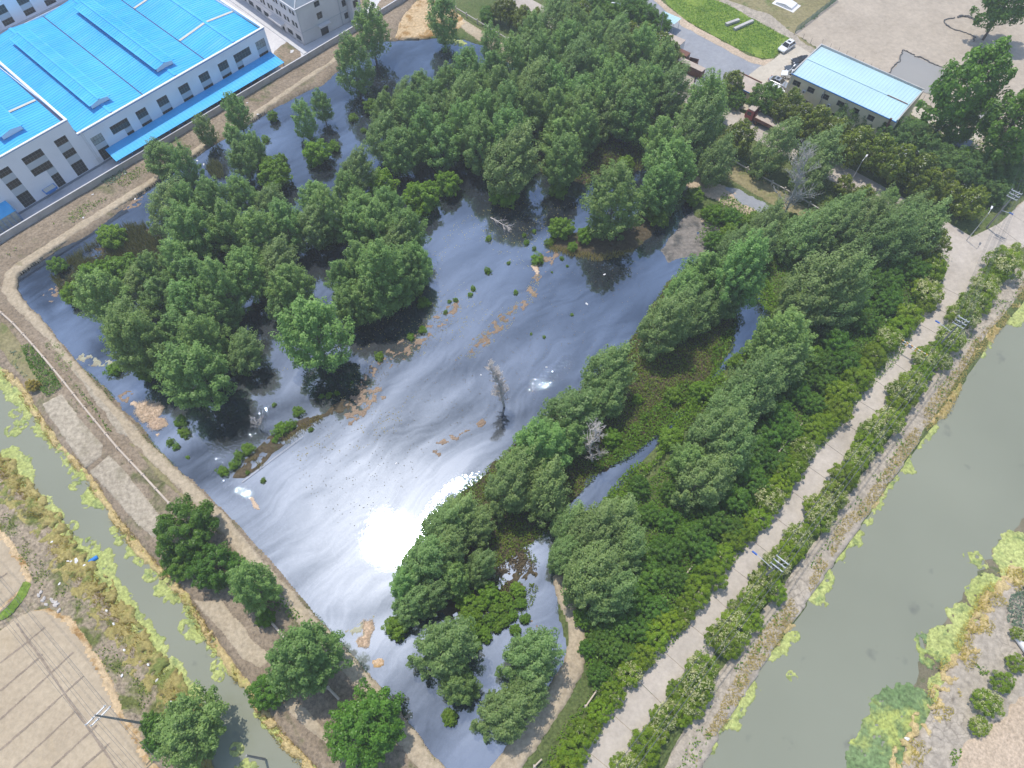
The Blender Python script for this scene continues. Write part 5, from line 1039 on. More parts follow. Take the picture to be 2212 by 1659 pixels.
# perimeter wall in panels
pw = empty('perimeter_wall', (FO[0], FO[1], 0), FAX, label='grey cement panel wall between the factory yard and the pond bank', cat='wall')
xs = [-18 + 5.0 * i for i in range(27)]
wy = lambda x: -(4.02 + .021 * max(x, 0) * (1 if x < 80 else 1) - (0.0 if x < 80 else (x - 80) * .02))
for i in range(len(xs) - 1):
    a, b = xs[i], xs[i + 1]; ya, yb = wy(a), wy(b)
    MB().slab([(a + .12, ya - .06, 1.86), (b - .12, yb - .06, 1.86), (b - .12, yb + .06, 1.86), (a + .12, ya + .06, 1.86)], 1.8).build('wall_panel', M['cement'], pw)
    MB().slab([(a, ya - .14, 1.97), (b - .02, yb - .14, 1.97), (b - .02, yb + .14, 1.97), (a, ya + .14, 1.97)], .105).build('coping', M['coping'], pw)
    MB().box(a - .13, a + .10, ya - .16, ya + .16, .05, 1.862).build('pillar', M['cement'], pw)
# cream building with the pale blue roof
cb = empty('cream_building', (58.25, 127.85, 0), R(-40.9), label='two storey cream building with a pale blue tin roof', cat='building')
up = [(.9, 2.55), (4.27, 5.8), (7.53, 9.1), (11.0, 12.5), (14.5, 15.8), (17.7, 19.1), (21.1, 22.3)]
hy = [(a, b, 4.2, 5.4) for a, b in up] + [(a, b, 1.2, 2.35) for a, b in [(.9, 2.4), (4.5, 5.9), (7.63, 9.2), (11, 12.4), (14.4, 15.8), (17.7, 19.1)]]
m = MB(); holed_wall(m, 0, 23.2, .3, 6.5, 0, hy, .18); m.box(0, .12, .003, 12.3, .3, 6.5); m.box(23.08, 23.2, .003, 12.3, .3, 6.5); m.box(.121, 23.079, 12.18, 12.3, .3, 6.5); m.build('wall', M['yellow_wall'], cb)
for a, b, c, d in hy: window(cb, a, b, c, d, .12, 2, 2)
m = MB(); m.box(0, .25, 0, 12.3, 6.5, 7.0); m.box(.252, 23.2, 12.05, 12.3, 6.5, 7.0); m.box(23.0, 23.2, 0, 12.045, 6.5, 6.85); m.build('parapet', M['cement'], cb)
m = MB()
def slope2(m, ya, za, yb, zb, x0, x1, pitch=.7, h=.05):
    n = int((x1 - x0) / pitch); k = len(m.v); c = 0
    for i in range(n + 1):
        for dx, hh in ((0, 0), (.1, h), (.2, h), (.3, 0)) if i < n else ((0, 0),):
            x = min(x0 + (x1 - x0) * i / n + dx, x1); m.v += [(x, ya, za + hh), (x, yb, zb + hh)]; c += 1
    m.f += [(k + 2 * i, k + 2 * i + 2, k + 2 * i + 3, k + 2 * i + 1) for i in range(c - 1)]
slope2(m, -.25, 6.52, 5.6, 6.98, .28, 22.95); ro = m.build('roof_slope', M['light_roof'], cb)
m = MB(); slope2(m, 5.6, 6.98, 12.0, 6.55, .28, 22.95); m.build('roof_slope', M['light_roof'], cb)
MB().box(.3, 22.9, 5.35, 5.85, 7.035, 7.08).build('ridge_cap', M['light_roof'], cb)
MB().box(18.3, 22.6, 5.3, 5.55, 7.085, 7.10).build('rust_patch', M['rust'], cb)
MB().box(0, 23.2, -.35, -.255, 6.38, 6.55).build('gutter', M['blue_trim'], cb)
for x in (.5, 12.7, 22.8):
    m = MB(); m.tube((x, -.12, .4), (x, -.12, 6.1), .06, n=6); m.build('downpipe', M['steel'], cb)
MB().box(21.8, 22.2, -.6, -.36, 3.6, 6.9).build('rusty_duct', M['rust'], cb)
for x, z in ((3.5, 3.75), (9.4, 3.3)):
    o = MB().box(x, x + .75, -.38, -.06, z, z + .55).build('air_conditioner', M['ac'], cb); MB().tube((x + .4, -.40, z + .27), (x + .4, -.382, z + .27), .2, n=12).build('fan_grille', M['darkmetal'], o)
# guard house
gh = empty('guard_house', (46.2, 130.2, 0), R(-40.9), label='small flat roofed guard house at the lot entrance', cat='guard house')
m = MB(); holed_wall(m, 0, 5.6, .3, 2.75, 0, [(3.6, 4.9, 1.3, 2.2)], .12); m.box(0, .1, .003, 3.9, .3, 2.75); m.box(5.5, 5.6, .003, 3.9, .3, 2.75); m.box(.11, 5.49, 3.8, 3.9, .3, 2.75); m.build('wall', M['yellow_wall'], gh)
window(gh, 3.6, 4.9, 1.3, 2.2, .08, 2, 1); MB().box(5.603, 5.65, 1.2, 2.2, .42, 2.3).build('door', M['spandrel'], gh)
m = MB(); m.box(-.3, 5.95, -.35, 4.2, 2.76, 2.95); ro = m.build('roof', M['dusty'], gh); m = MB(); m.box(-.3, 5.95, -.42, -.352, 2.74, 2.98); m.build('fascia', M['blue_trim'], ro); MB().box(-.3, 5.95, 4.0, 4.2, 2.953, 3.15).build('parapet', M['rust'], ro)

# ---------------------------------------------------------------- vehicles
def car(name, p, rz, paint, label, suv=False, group='cars parked beside the cream building'):
    e = empty(name, p, rz, label=label, cat='car', group=group); Lh, Wh = (2.3, .92); H0, H1 = (.32, .95) if suv else (.28, .86); roof = 1.62 if suv else 1.42
    bm = bmesh.new()
    prof = [(-Lh, .45), (-Lh + .05, H1 - .08), (-Lh + .5, H1), (Lh - 1.2, H1 + .02), (Lh - .25, H1 - .16), (Lh, .62), (Lh - .02, .35), (-Lh + .02, .32)]
    secs = []
    for y, s, dz in ((-Wh, .93, .06), (-Wh * .93, 1.0, 0), (Wh * .93, 1.0, 0), (Wh, .93, .06)):
        secs.append([bm.verts.new((x * s, y, (z - .6) * (1 - dz * 2) + .6)) for x, z in prof])
    for i in range(3):
        for k in range(8): bm.faces.new((secs[i][k], secs[i][(k + 1) % 8], secs[i + 1][(k + 1) % 8], secs[i + 1][k]))
    bm.faces.new(secs[0]); bm.faces.new(secs[3][::-1]); bmesh.ops.recalc_face_normals(bm, faces=bm.faces)
    bmesh.ops.bevel(bm, geom=[g for g in bm.edges], offset=.05, segments=2, affect='EDGES')
    me = bpy.data.meshes.new('body'); bm.to_mesh(me); bm.free(); me.materials.append(M[paint]); link('body', me, e)
    x0, x1, t0, t1 = (-Lh + .25, 1.0, -Lh + .75, .25) if suv else (-Lh + .45, 1.0, -Lh + 1.25, .2)
    gz = MB(); gz.add([(x0, -.80, H1 - .02), (x1, -.80, H1 - .02), (x1, .80, H1 - .02), (x0, .80, H1 - .02), (t0, -.64, roof - .05), (t1, -.64, roof - .05), (t1, .64, roof - .05), (t0, .64, roof - .05)],
        [(4, 5, 6, 7), (0, 1, 5, 4), (1, 2, 6, 5), (2, 3, 7, 6), (3, 0, 4, 7)]); gz.build('windows', M['glass'], e)
    rf = MB(); rf.add([(t0 - .08, -.66, roof - .06), (t1 + .06, -.66, roof - .06), (t1 + .06, .66, roof - .06), (t0 - .08, .66, roof - .06), (t0, -.58, roof), (t1, -.58, roof), (t1, .58, roof), (t0, .58, roof)],
        [(4, 5, 6, 7), (0, 1, 5, 4), (1, 2, 6, 5), (2, 3, 7, 6), (3, 0, 4, 7)])
    for s in (-1, 1):
        for a, b in ((x0, t0), ((x0 + x1) / 2, (t0 + t1) / 2 - .1), (x1, t1)): rf.tube((a, s * .81, H1 - .02), (b, s * .655, roof - .05), .045, n=5)
    ro = rf.build('roof', M[paint], e); MB().box(t1 - 1.0, t1 - .35, -.4, .4, roof + .003, roof + .012).build('sunroof', M['glass'], ro)
    for sx in (-1, 1):
        for sy in (-1, 1):
            wh = MB().tube((sx * 1.38, sy * .70, .33), (sx * 1.38, sy * .945, .33), .33, n=16).build('wheel', M['tyre'], e)
            MB().tube((sx * 1.38, sy * .946, .33), (sx * 1.38, sy * .955, .33), .2, n=10).build('rim', M['steel'], wh)
            (MB().box(Lh - .18, Lh - .02, min(sy * .55, sy * .85), max(sy * .55, sy * .85), .62, .74) if sx > 0 else MB().box(-Lh - .01, -Lh + .1, min(sy * .6, sy * .88), max(sy * .6, sy * .88), .68, .84)).build('headlight' if sx > 0 else 'tail_light', M['lampglass' if sx > 0 else 'tailred'], e)
    for s in (-1, 1): MB().box(.72, .86, min(s * .9, s * 1.06), max(s * .9, s * 1.06), .95, 1.07).build('mirror', M[paint], e)
    return e
CZ = ZL + .06
car('parked_suv', (62.6, 145.2, CZ), R(42 + 180), 'car_white', 'white car parked alone at the grass edge of the lot', True)
car('parked_car', (65.0, 140.1, CZ), R(10 + 180), 'car_black', 'black car partly hidden behind the cream building corner')
car('parked_car', (62.9, 137.2, CZ), R(0 + 180), 'car_grey', 'dark grey car between the black and white cars')
car('parked_suv', (61.6, 134.8, CZ), R(-20 + 180), 'car_white', 'white car in the row behind the cream building corner', True)
car('parked_car', (58.3, 132.4, CZ), R(-40), 'car_silver', 'silver sedan with dark sunroof next to the dark tree')
car('parked_suv', (57.2, 129.4, CZ), R(-40), 'car_white', 'white car mostly hidden under the dense dark tree', True)
car('parked_car', (58.0, 112.8, ZL + .08), R(-40), 'car_black', 'black car standing on the street behind the truck', group='vehicles on the street')
tk = empty('flatbed_truck', (53.0, 118.6, ZL + .075), R(-41 + 180), label='long flatbed truck with a red cab and dusty load cover', cat='truck')
m = MB(); m.prism([(3.0, .6), (4.75, .6), (4.85, 1.4), (4.6, 2.5), (3.15, 2.6), (3.0, 2.3)], -1.15, 1.15); m.build('cab', M['red'], tk)
MB().box(3.1, 4.5, -1.05, 1.05, 2.61, 2.85).build('cab_roof', M['dusty'], tk); MB().add([(4.87, -1.0, 1.45), (4.87, 1.0, 1.45), (4.66, .95, 2.4), (4.66, -.95, 2.4)], [(0, 1, 2, 3)]).build('windscreen', M['glass'], tk)
for s in (-1, 1): MB().box(3.5, 4.4, min(s * 1.152, s * 1.17), max(s * 1.152, s * 1.17), 1.5, 2.3).build('side_window', M['glass'], tk)
MB().box(-5.2, 2.7, -1.2, 1.2, 1.0, 1.25).build('bed', M['rust'], tk); m = MB(); m.box(-5.2, 2.7, -1.22, -1.15, 1.253, 1.75); m.box(-5.2, 2.7, 1.15, 1.22, 1.253, 1.75); m.box(2.62, 2.7, -1.14, 1.14, 1.253, 1.95); m.box(-5.2, -5.12, -1.14, 1.14, 1.253, 1.75); m.build('side_board', M['rust'], tk)
MB().box(-5.1, 2.6, -1.13, 1.13, 1.26, 1.66).build('load_cover', M['dusty'], tk); MB().box(-5.0, 3.9, -.45, .45, .6, .99).build('chassis', M['darkmetal'], tk)
for x in (4.0, 2.0, -2.9, -4.1):
    for s in (-1, 1):
        wh = MB().tube((x, s * .8, .5), (x, s * 1.12, .5), .5, n=16).build('wheel', M['tyre'], tk); MB().tube((x, s * 1.121, .5), (x, s * 1.13, .5), .25, n=10).build('rim', M['rust'], wh)
# skips and containers beside the asphalt road
def skip(p, rz, L_, W_, H_, label, mat='rust', lid=None):
    e = empty('steel_container', p, rz, label=label, cat='container'); m = MB()
    m.box(0, L_, 0, .06, 0, H_); m.box(0, L_, W_ - .06, W_, 0, H_); m.box(0, .06, .061, W_ - .061, 0, H_); m.box(L_ - .06, L_, .061, W_ - .061, 0, H_); m.box(.061, L_ - .061, .061, W_ - .061, .05, .1); m.build('body', M[mat], e)
    r_ = MB()
    for i in range(int(L_ / .7) + 1): x = min(i * .7, L_ - .08); r_.box(x, x + .08, -.05, -.002, 0, H_); r_.box(x, x + .08, W_ + .002, W_ + .05, 0, H_)
    r_.build('rib', M[mat], e)
    if lid: MB().box(-.05, L_ + .05, -.06, W_ + .06, H_ + .003, H_ + .1).build('lid', M[lid], e)
    return e
skip((36.6, 138.0, ZL), R(-40), 6.2, 1.5, 2.0, 'long rust brown container with a dusty pale top at the road corner', lid='dusty')
skip((39.0, 138.6, ZL), R(-25), 2.1, 1.5, 1.6, 'small open rusty skip behind the long container')
skip((36.3, 142.3, ZL), R(-40), 3.4, 1.6, 1.5, 'rusty skip with slatted lid farther up the road', lid='rust')
skip((34.6, 145.6, ZL), R(-38), 4.0, 2.2, 2.3, 'white box container under the dark trees', 'tarp', 'dusty')
sr = empty('shelter', (33.6, 153.4, ZL), R(-38), label='light blue tin shelter roof poking out of the dark trees', cat='shelter')
m = MB(); slope2(m, 0, 2.6, 3.2, 2.4, 0, 4.6); m.build('roof', M['light_roof'], sr)
for x in (.1, 4.4):
    for y in (.1, 3.0): MB().tube((x, y, 0), (x, y, 2.4), .05, n=6).build('post', M['steel'], sr)
for i, (a, b, h, lab) in enumerate((((1566, 22), (1594, 12), .8, 'shorter grey concrete beam lying in the grass'), ((1584, 32), (1624, 14), 1.0, 'longer grey concrete beam lying in the grass'))):
    p = G(a[0], a[1] + 38, 0); q = G(b[0], b[1] + 38, 0); d = Vector(q - p); e = empty('concrete_beam', (p[0], p[1], ZL + .08), math.atan2(d.y, d.x), label=lab, cat='beam', group='beams lying in the grass')
    L_ = d.length; m = MB(); m.box(0, L_, -.35, .35, .5, .62); m.box(0, L_, -.35, -.22, 0, .498); m.box(0, L_, .22, .35, 0, .498); m.build('channel', M['cement'], e); MB().box(0, .1, -.215, .215, 0, .497).build('end_plate', M['cement'], e)
# white sheet over the far plot
e = empty('sheeted_stack', (66.3, 162.7, ZL), R(-41), label='low stack under white sheeting on the dry grass beyond the lot', cat='stack')
m = MB(); m.prism([(-2.3, 0), (2.3, 0), (2.0, .5), (0, .8), (-2.0, .5)], -1.4, 1.4); m.build('sheet', M['tarp'], e); MB().box(-2.9, 2.9, -1.9, 1.9, .01, .05).build('base_sheet', M['tarp'], e)
e = empty('tarpaulin_heap', (*G(1255, 50, 1.0)[:2], ZL), .3, label='heap under crumpled white tarpaulin beside the far street', cat='heap')
bm = bmesh.new(); bmesh.ops.create_icosphere(bm, subdivisions=3, radius=1)
for v_ in bm.verts: n_ = .25 * (float(vn(v_.co.x * 2.2, v_.co.y * 2.2, 4)) - .5); v_.co = Vector((v_.co.x * 3.1, v_.co.y * 2.0, max(0, v_.co.z * 1.7))) * (1 + n_)
me = bpy.data.meshes.new('cover'); bm.to_mesh(me); bm.free(); me.materials.append(M['tarp']); link('cover', me, e)

# ---------------------------------------------------------------- poles, lamps, wires, barrier
def along(p, q): d = Vector(q) - Vector(p); return math.atan2(d.y, d.x)
RA = along(G(1638, 1256), G(2016, 750))                     # direction of the canal road's pole line
def power_pole(u, v, H_, label, rz, arms, lamp=None, group='power poles by the canal road', lean=(0, 0), arm=1.9):
    p = G(u, v, .4); e = empty('power_pole', (p[0], p[1], .3), rz, label=label, cat='power pole', group=group)
    e.rotation_euler = (lean[0], lean[1], rz)
    MB().tube((0, 0, 0), (0, 0, H_), .17, .10, 10).build('shaft', M['pole'], e)
    ends = []
    for z, dx in arms:
        c = MB().box(dx - .06, dx + .06, -arm / 2, arm / 2, z - .06, z + .06).build('cross_arm', M['steel'], e)
        for y in (-arm / 2 + .1, arm / 2 - .1, -.3):
            MB().tube((dx, y, z + .061), (dx, y, z + .28), .07, .05, 8).build('insulator', M['white'], c); ends.append((dx, y, z + .28))
        m = MB(); m.tube((0, 0, z - .5), (dx, arm * .3, z - .07), .02, n=4); m.tube((0, 0, z - .5), (dx, -arm * .3, z - .07), .02, n=4); m.build('brace', M['steel'], c)
    if lamp:
        z, L_ = lamp; a = MB().tube((0, .1, z), (0, L_, z + .35), .05, n=6).build('lamp_arm', M['steel'], e)
        m = MB(); m.prism([(-.14, 0), (.14, 0), (.09, .12), (-.09, .12)], L_, L_ + .75); o = m.build('lamp_head', M['bluelamp'], a); o.location = (0, 0, z + .3)
    bpy.context.view_layer.update()
    return e, [e.matrix_world @ Vector(q) for q in ends]
PH = [(8.8, -.55), (8.8, 0), (8.8, .55)]
pA = power_pole(1638, 1256, 9.0, 'power pole nearest the camera with three white cross arms and blue lamp', RA, [(8.55, -.5), (8.8, .05), (9.0, .6)], (6.4, 2.6))
pB = power_pole(2016, 758, 8.6, 'power pole by the height barrier with steel cross arms', RA, [(7.9, -.5), (8.2, .05), (8.5, .6)], (5.6, 2.2))
pC = power_pole(2131, 492, 8.8, 'power pole at the road junction, top of the line', RA, [(8.0, -.55), (8.3, 0), (8.6, .6)], (4.6, -2.0))
def wires(A, B, idx, label, group, sag=.7, r=.018):
    for j in idx:
        a, b = A[j], B[j]; m = MB(); pts = [a.lerp(b, t / 14) - Vector((0, 0, sag * 4 * (t / 14) * (1 - t / 14))) for t in range(15)]
        m.path(pts, [r] * 15, 4); m.build('overhead_wire', M['wire'], None, label=label + f', {ORD[j]} strand', cat='wire', group=group)
WG = 'overhead wires along the canal road'
wires(pA[1], pB[1], range(0, 8), 'thin overhead wire from the nearest pole to the barrier pole', WG)
wires(pB[1], pC[1], range(0, 8), 'thin overhead wire from the barrier pole to the junction pole', WG)
off = pA[1][0] - pB[1][0]; ext = [q + Vector((off.x, off.y, 0)) * .82 for q in pA[1]]
wires(pA[1], ext, range(0, 8), 'thin overhead wire running from the nearest pole out of the bottom edge', WG)
off = pC[1][0] - pB[1][0]; ext = [q + Vector((off.x, off.y, 0)) * .6 for q in pC[1]]
wires(pC[1], ext, (0, 2, 4, 6), 'thin overhead wire leaving the junction pole past the right edge', WG)
FA = along(G(120, 1290), G(450, 1659))
pL = power_pole(318, 1564, 12.6, 'grey power pole leaning over the stubble field with two white arms', FA, [(11.3, 0), (12.4, .0)], None, 'power poles over the field', (0, 0), 2.6)
dF = Vector((math.cos(FA), math.sin(FA), 0))
wires(pL[1], [q - dF * 75 for q in pL[1]], range(6), 'thin wire crossing the stubble field up from its pole', 'wires over the field', 1.5)
wires(pL[1], [q + dF * 40 for q in pL[1]], range(6), 'thin wire crossing the stubble field down from its pole', 'wires over the field', .8)
p = G(572, 1640, .4); e = empty('power_pole', (p[0], p[1], .4), 0, label='short bare concrete pole under the yellow green tree', cat='power pole'); MB().tube((0, 0, 0), (-.3, .2, 6.0), .16, .12, 8).build('shaft', M['pole'], e)
def lamp(u, v, H_, az, label, style=0, group='street lamps'):
    p = G(u, v, ZL); e = empty('street_lamp', (p[0], p[1], ZL), az, label=label, cat='street lamp', group=group)
    MB().tube((0, 0, 0), (0, 0, H_), .09, .05, 8).build('post', M['steel'], e)
    a = MB().path([Vector((0, 0, H_ - .4)), Vector((.6, 0, H_ - .05)), Vector((1.4, 0, H_ + .1))], [.045, .04, .03], 6).build('arm', M['steel'], e)
    m = MB(); m.prism([(1.35, -.03), (2.1, .02), (2.05, .12), (1.4, .1)], -.14, .14); o = m.build('lamp_head', M['white'], a); o.location = (0, 0, H_)
    return e
lamp(1333, 63, 6.2, R(180), 'white street lamp rising in front of the dark clump')
lamp(1113, 30, 6.5, R(150), 'white lamp post at the top edge beside the far street')
lamp(1838, 392, 5.2, R(50), 'white lamp post leaning over the middle of the street')
lamp(1690, 195, 5.0, R(50), 'white lamp post in front of the cream building end', 0)
lamp(2087, 520, 7.0, R(55), 'white lamp post with blue foot at the junction')
p = G(1757, 265, ZL); e = empty('utility_pole', (64.1, 122.6, ZL), R(-41), label='thin concrete pole standing against the cream building front', cat='pole'); MB().tube((0, 0, 0), (0, 0, 5.6), .13, .09, 8).build('shaft', M['pole'], e); MB().box(-.3, -.12, -.12, .12, 4.9, 5.1).build('junction_box', M['ac'], e)
e = empty('utility_pole', (*G(2040 / 3 + 737 + 4, 95, ZL)[:2], ZL), 0, label='grey pole among magnolias by the white container', cat='pole'); MB().tube((0, 0, 0), (0, 0, 7), .13, .09, 8).build('shaft', M['pole'], e)
# height barrier over the road
b0 = Vector(G(1952, 742, 2.6)); b1 = Vector(G(1986, 762, 2.6)); bd = (b1 - b0).normalized(); b0 = b0 - bd * 1.9; b1 = b1 + bd * 1.2; L_ = (b1 - b0).length
e = empty('height_barrier', (b0.x, b0.y, ZL), along(b0, b1), label='yellow and white height bar across the road with a round sign', cat='barrier')
for x in (0, L_):
    MB().box(x - .08, x + .08, -.08, .08, 0, 2.7).build('post', M['steel'], e)
for z in (2.72, 2.1):
    k = 14
    for i in range(k): MB().box(L_ * i / k + .002, L_ * (i + 1) / k - .002, -.05, .05, z - .05, z + .05).build('bar_segment', M['yellow' if i % 2 else 'white'], e)
for x in (1.4, L_ - 1.2): MB().box(x - .05, x + .05, -.045, .045, 2.155, 2.665).build('strut', M['darkmetal'], e)
sg = MB().tube((L_ * .5, -.06, 2.41), (L_ * .5, -.075, 2.41), .36, n=24).build('sign_plate', M['signred'], e); MB().tube((L_ * .5, -.076, 2.41), (L_ * .5, -.082, 2.41), .27, n=24).build('sign_face', M['white'], sg)

# ---------------------------------------------------------------- pipes, fences, small things
def pipe(pts, label, r=.16, z=.95, step=3.4, name='water_pipe'):
    P = [Vector((*G(u, v, z)[:2], z)) for u, v in pts]; e = empty(name, (P[0].x, P[0].y, 0), 0, label=label, cat='pipe'); o = P[0].copy(); o.z = 0
    tot = sum((P[i + 1] - P[i]).length for i in range(len(P) - 1)); s = 0
    def at(s):
        for i in range(len(P) - 1):
            L = (P[i + 1] - P[i]).length
            if s <= L or i == len(P) - 2: return P[i].lerp(P[i + 1], s / L) - o
            s -= L
    while s < tot - .3:
        q = min(s + step, tot); a, b = at(s), at(q); d = (b - a).normalized()
        MB().tube(a + d * .12, b - d * .12, r, n=10).build('pipe_length', M['pipe'], e)
        MB().tube(a - d * .115, a + d * .115, r * 1.55, n=10).build('collar', M['pipe'], e)
        MB().box(a.x - .18, a.x + .18, a.y - .18, a.y + .18, .45, a.z - r * 1.2).build('support', M['cement'], e); s = q
pipe([(-20, 655), (30, 700), (80, 755), (130, 815), (190, 890), (250, 963), (310, 1027), (368, 1090)], 'long pale water pipe with collars between the garden plots and path')
pipe([(583, 1341), (600, 1360), (616, 1379)], 'broken stub of pale pipe below the small dark tree')
pipe([(708, 1485), (722, 1500), (734, 1512)], 'broken stub of pale pipe beside the very dense round camphor')
pipe([(1266, 1525), (1290, 1490)], 'pale rail pipe by the road hedge at the bottom end', .10, 1.0)
pipe([(1155, 1655), (1172, 1638)], 'pale rail pipe end at the bottom edge', .10, 1.0)
pipe([(1683, 975), (1710, 944), (1735, 912)], 'pale rail pipe with square blocks inside the thicket', .10, 1.0)
pipe([(1480, 1243), (1496, 1222)], 'short pale rail glimpsed in the thicket above the nearest pole', .10, 1.0)
# concrete rail fence between pond bank and street
fp = [(985, 24), (1055, 66), (1120, 105), (1250, 172), (1424, 269), (1520, 318), (1612, 371), (1720, 430), (1800, 478)]
P = [Vector((*G(u, v, ZL)[:2], ZL)) for u, v in fp]; e = empty('rail_fence', (P[0].x, P[0].y, 0), 0, label='low concrete post and rail fence along the pond side of the street', cat='fence'); o = P[0].copy(); o.z = 0
for i in range(len(P) - 1):
    L_ = (P[i + 1] - P[i]).length; k = max(1, round(L_ / 3.2))
    for j in range(k):
        a = P[i].lerp(P[i + 1], j / k) - o; b = P[i].lerp(P[i + 1], (j + 1) / k) - o
        MB().box(a.x - .12, a.x + .12, a.y - .12, a.y + .12, ZL - .1, ZL + 1.25).build('post', M['stone'], e)
        d = (b - a).normalized(); nn = Vector((-d.y, d.x, 0)) * .08; z = ZL + .95
        MB().slab([a - nn + d * .13 + Vector((0, 0, .9 - 0)), b - nn - d * .13 + Vector((0, 0, .9)), b + nn - d * .13 + Vector((0, 0, .9)), a + nn + d * .13 + Vector((0, 0, .9))], .2).build('rail', M['stone'], e)
e = empty('sluice_frame', (*G(1113, 100, ZL)[:2], ZL), R(-30), label='white concrete sluice frame at the edge of the far grove', cat='sluice')
MB().box(-.15, .15, -.15, .15, 0, 2.1).build('post', M['stone'], e); MB().box(.16, 1.8, -.15, .15, 0, .45).build('sill', M['stone'], e)
# green mesh fence, fence stakes and torn liner on the mud flat
P = [Vector((*G(u, v, ZL)[:2], ZL)) for u, v in [(1808, 2), (1780, 22), (1750, 46), (1716, 72)]]; e = empty('mesh_fence', (P[0].x, P[0].y, 0), 0, label='green mesh fence at the left edge of the mud flat', cat='fence'); o = P[0].copy(); o.z = 0
for i in range(3):
    for j in range(3):
        a = P[i].lerp(P[i + 1], j / 3) - o; b = P[i].lerp(P[i + 1], (j + 1) / 3) - o
        MB().tube(a, a + Vector((0, 0, 1.8)), .05, n=5).build('post', M['mesh_green'], e); m = MB()
        for q in range(9):
            for p0, p1 in ((a.lerp(b, q / 9), a.lerp(b, q / 9) + Vector((0, 0, 1.7))), (a + Vector((0, 0, .2 * q)), b + Vector((0, 0, .2 * q)))): m.tube(p0, p1, .02, n=3, cap=False)
        m.build('mesh_panel', M['mesh_green'], e)
for i in range(18):
    t = i / 17; u = 1716 + (2010 - 1716) * t; v = 76 + (226 - 76) * t; q = G(u, v, ZL)
    if 1760 < u < 1990: q = q + np.array([.9, 1.0, 0])
    MB().tube((0, 0, 0), (random.uniform(-.1, .1), .05, 1.3), .035, n=5).build('fence_stake', M['darkmetal'], None, label=f'thin dark stake edging the mud flat, {ORD[i]} from the left', cat='stake', group='stakes along the mud flat').location = (q[0], q[1], ZL)
def liner(pts, label, wdt=.32):
    P = [Vector((*G(u, v, ZL)[:2], 0)) for u, v in pts]; e = empty('torn_liner', (P[0].x, P[0].y, ZL), 0, label=label, cat='liner'); m = MB(); rr = random.Random(len(pts))
    o = P[0].copy(); Q = []
    for i in range(len(P) - 1):
        for j in range(5): Q.append(P[i].lerp(P[i + 1], j / 5) - o + Vector((rr.uniform(-.2, .2), rr.uniform(-.25, .25), 0)))
    Q.append(P[-1] - o); m.path([q + Vector((0, 0, .12)) for q in Q], [wdt * rr.uniform(.25, .6) for q in Q], 6); m.build('liner_roll', M['liner'], e)
liner(T(2, 0, [(1335, 475), (1370, 430), (1400, 400), (1420, 350), (1425, 325), (1470, 345), (1500, 360)]), 'torn black liner edge along the left of the puddle')
liner(T(2, 0, [(1500, 365), (1560, 380), (1600, 410), (1680, 438)]), 'torn black liner edge along the back of the puddle')
liner(T(2, 0, [(1760, 115), (1700, 130), (1690, 150), (1740, 185), (1820, 210), (1890, 240), (1885, 270)]), 'ragged dark liner loop lying on the mud flat')
liner(T(2, 0, [(1780, 112), (1820, 105), (1870, 120), (1905, 145)]), 'short dark liner strip behind the ragged loop', .6)
e = empty('tin_roof_shed', (*G(2063, 318, 1.0)[:2], ZL), R(-41), label='grey blue tin shed roof in the thicket right of the cream building', cat='shed')
m = MB(); slope2(m, -1.6, 2.0, 1.6, 2.3, -2.2, 2.2); m.build('roof', M['slate'], e); MB().box(-2.1, 2.1, -1.5, 1.5, 0, 1.95).build('wall', M['cement'], e)
e = empty('concrete_trough', (*G(2036, 280, .5)[:2], ZL), R(-35), label='small grey tank beside the second puddle', cat='tank'); m = MB(); m.box(-1.2, 1.2, -.5, -.42, 0, 1); m.box(-1.2, 1.2, .42, .5, 0, 1); m.box(-1.2, -1.1, -.41, .41, 0, 1); m.box(1.1, 1.2, -.41, .41, 0, 1); m.build('walls', M['plinth'], e); MB().box(-1.09, 1.09, -.41, .41, .7, .75).build('water', M['puddle'], e)
# blue drum, barrels and scraps by the left canal
q = G(203, 1209, .1); e = empty('plastic_drum', (q[0], q[1], .2), R(40), label='blue plastic drum floating on the duckweed', cat='drum')
m = MB()
for a, b, r0, r1 in ((-.62, -.5, .26, .31), (-.5, .5, .31, .31), (.5, .62, .31, .26)): m.tube((a, 0, 0), (b, 0, 0), r0, r1, 16)
m.build('body', M['bluedrum'], e, smooth=False); m = MB()
for x in (-.3, .3): m.tube((x - .04, 0, 0), (x + .04, 0, 0), .335, n=16)
m.build('hoop', M['bluedrum'], e)
def scrap(u, v, s, label, mat='tarp', z=.55, group=None, flat=.35):
    bm = bmesh.new(); bmesh.ops.create_icosphere(bm, subdivisions=2, radius=s); rr = random.Random(int(u * 7 + v))
    for w_ in bm.verts: w_.co = Vector((w_.co.x * 1.3, w_.co.y * .8, w_.co.z * flat)) * rr.uniform(.75, 1.2)
    me = bpy.data.meshes.new('scrap'); bm.to_mesh(me); bm.free(); me.materials.append(M[mat]); o = link('plastic_scrap' if mat == 'tarp' else 'pale_stone', me, None, label=label, cat='litter' if mat == 'tarp' else 'stone', group=group)
    q = G(u, v, z); o.location = (q[0], q[1], z); o.rotation_euler = (0, 0, rr.uniform(0, 6)); return o
for i, (x, y) in enumerate([(495, 315), (460, 320), (440, 318), (385, 465), (320, 160), (335, 195), (545, 345), (735, 725), (805, 895), (690, 640), (960, 990), (1105, 1230), (1015, 1090), (790, 1060)]):
    u, v = T(0, 2, [(x, y)])[0]; scrap(u, v, .35 if i == 0 else .18, 'crumpled white plastic bag beside the blue drum' if i == 0 else f'small white scrap among the weeds of the field side bank, {ORD[i - 1]} of a scatter', 'tarp', .6, None if i == 0 else 'white litter on the weedy bank')
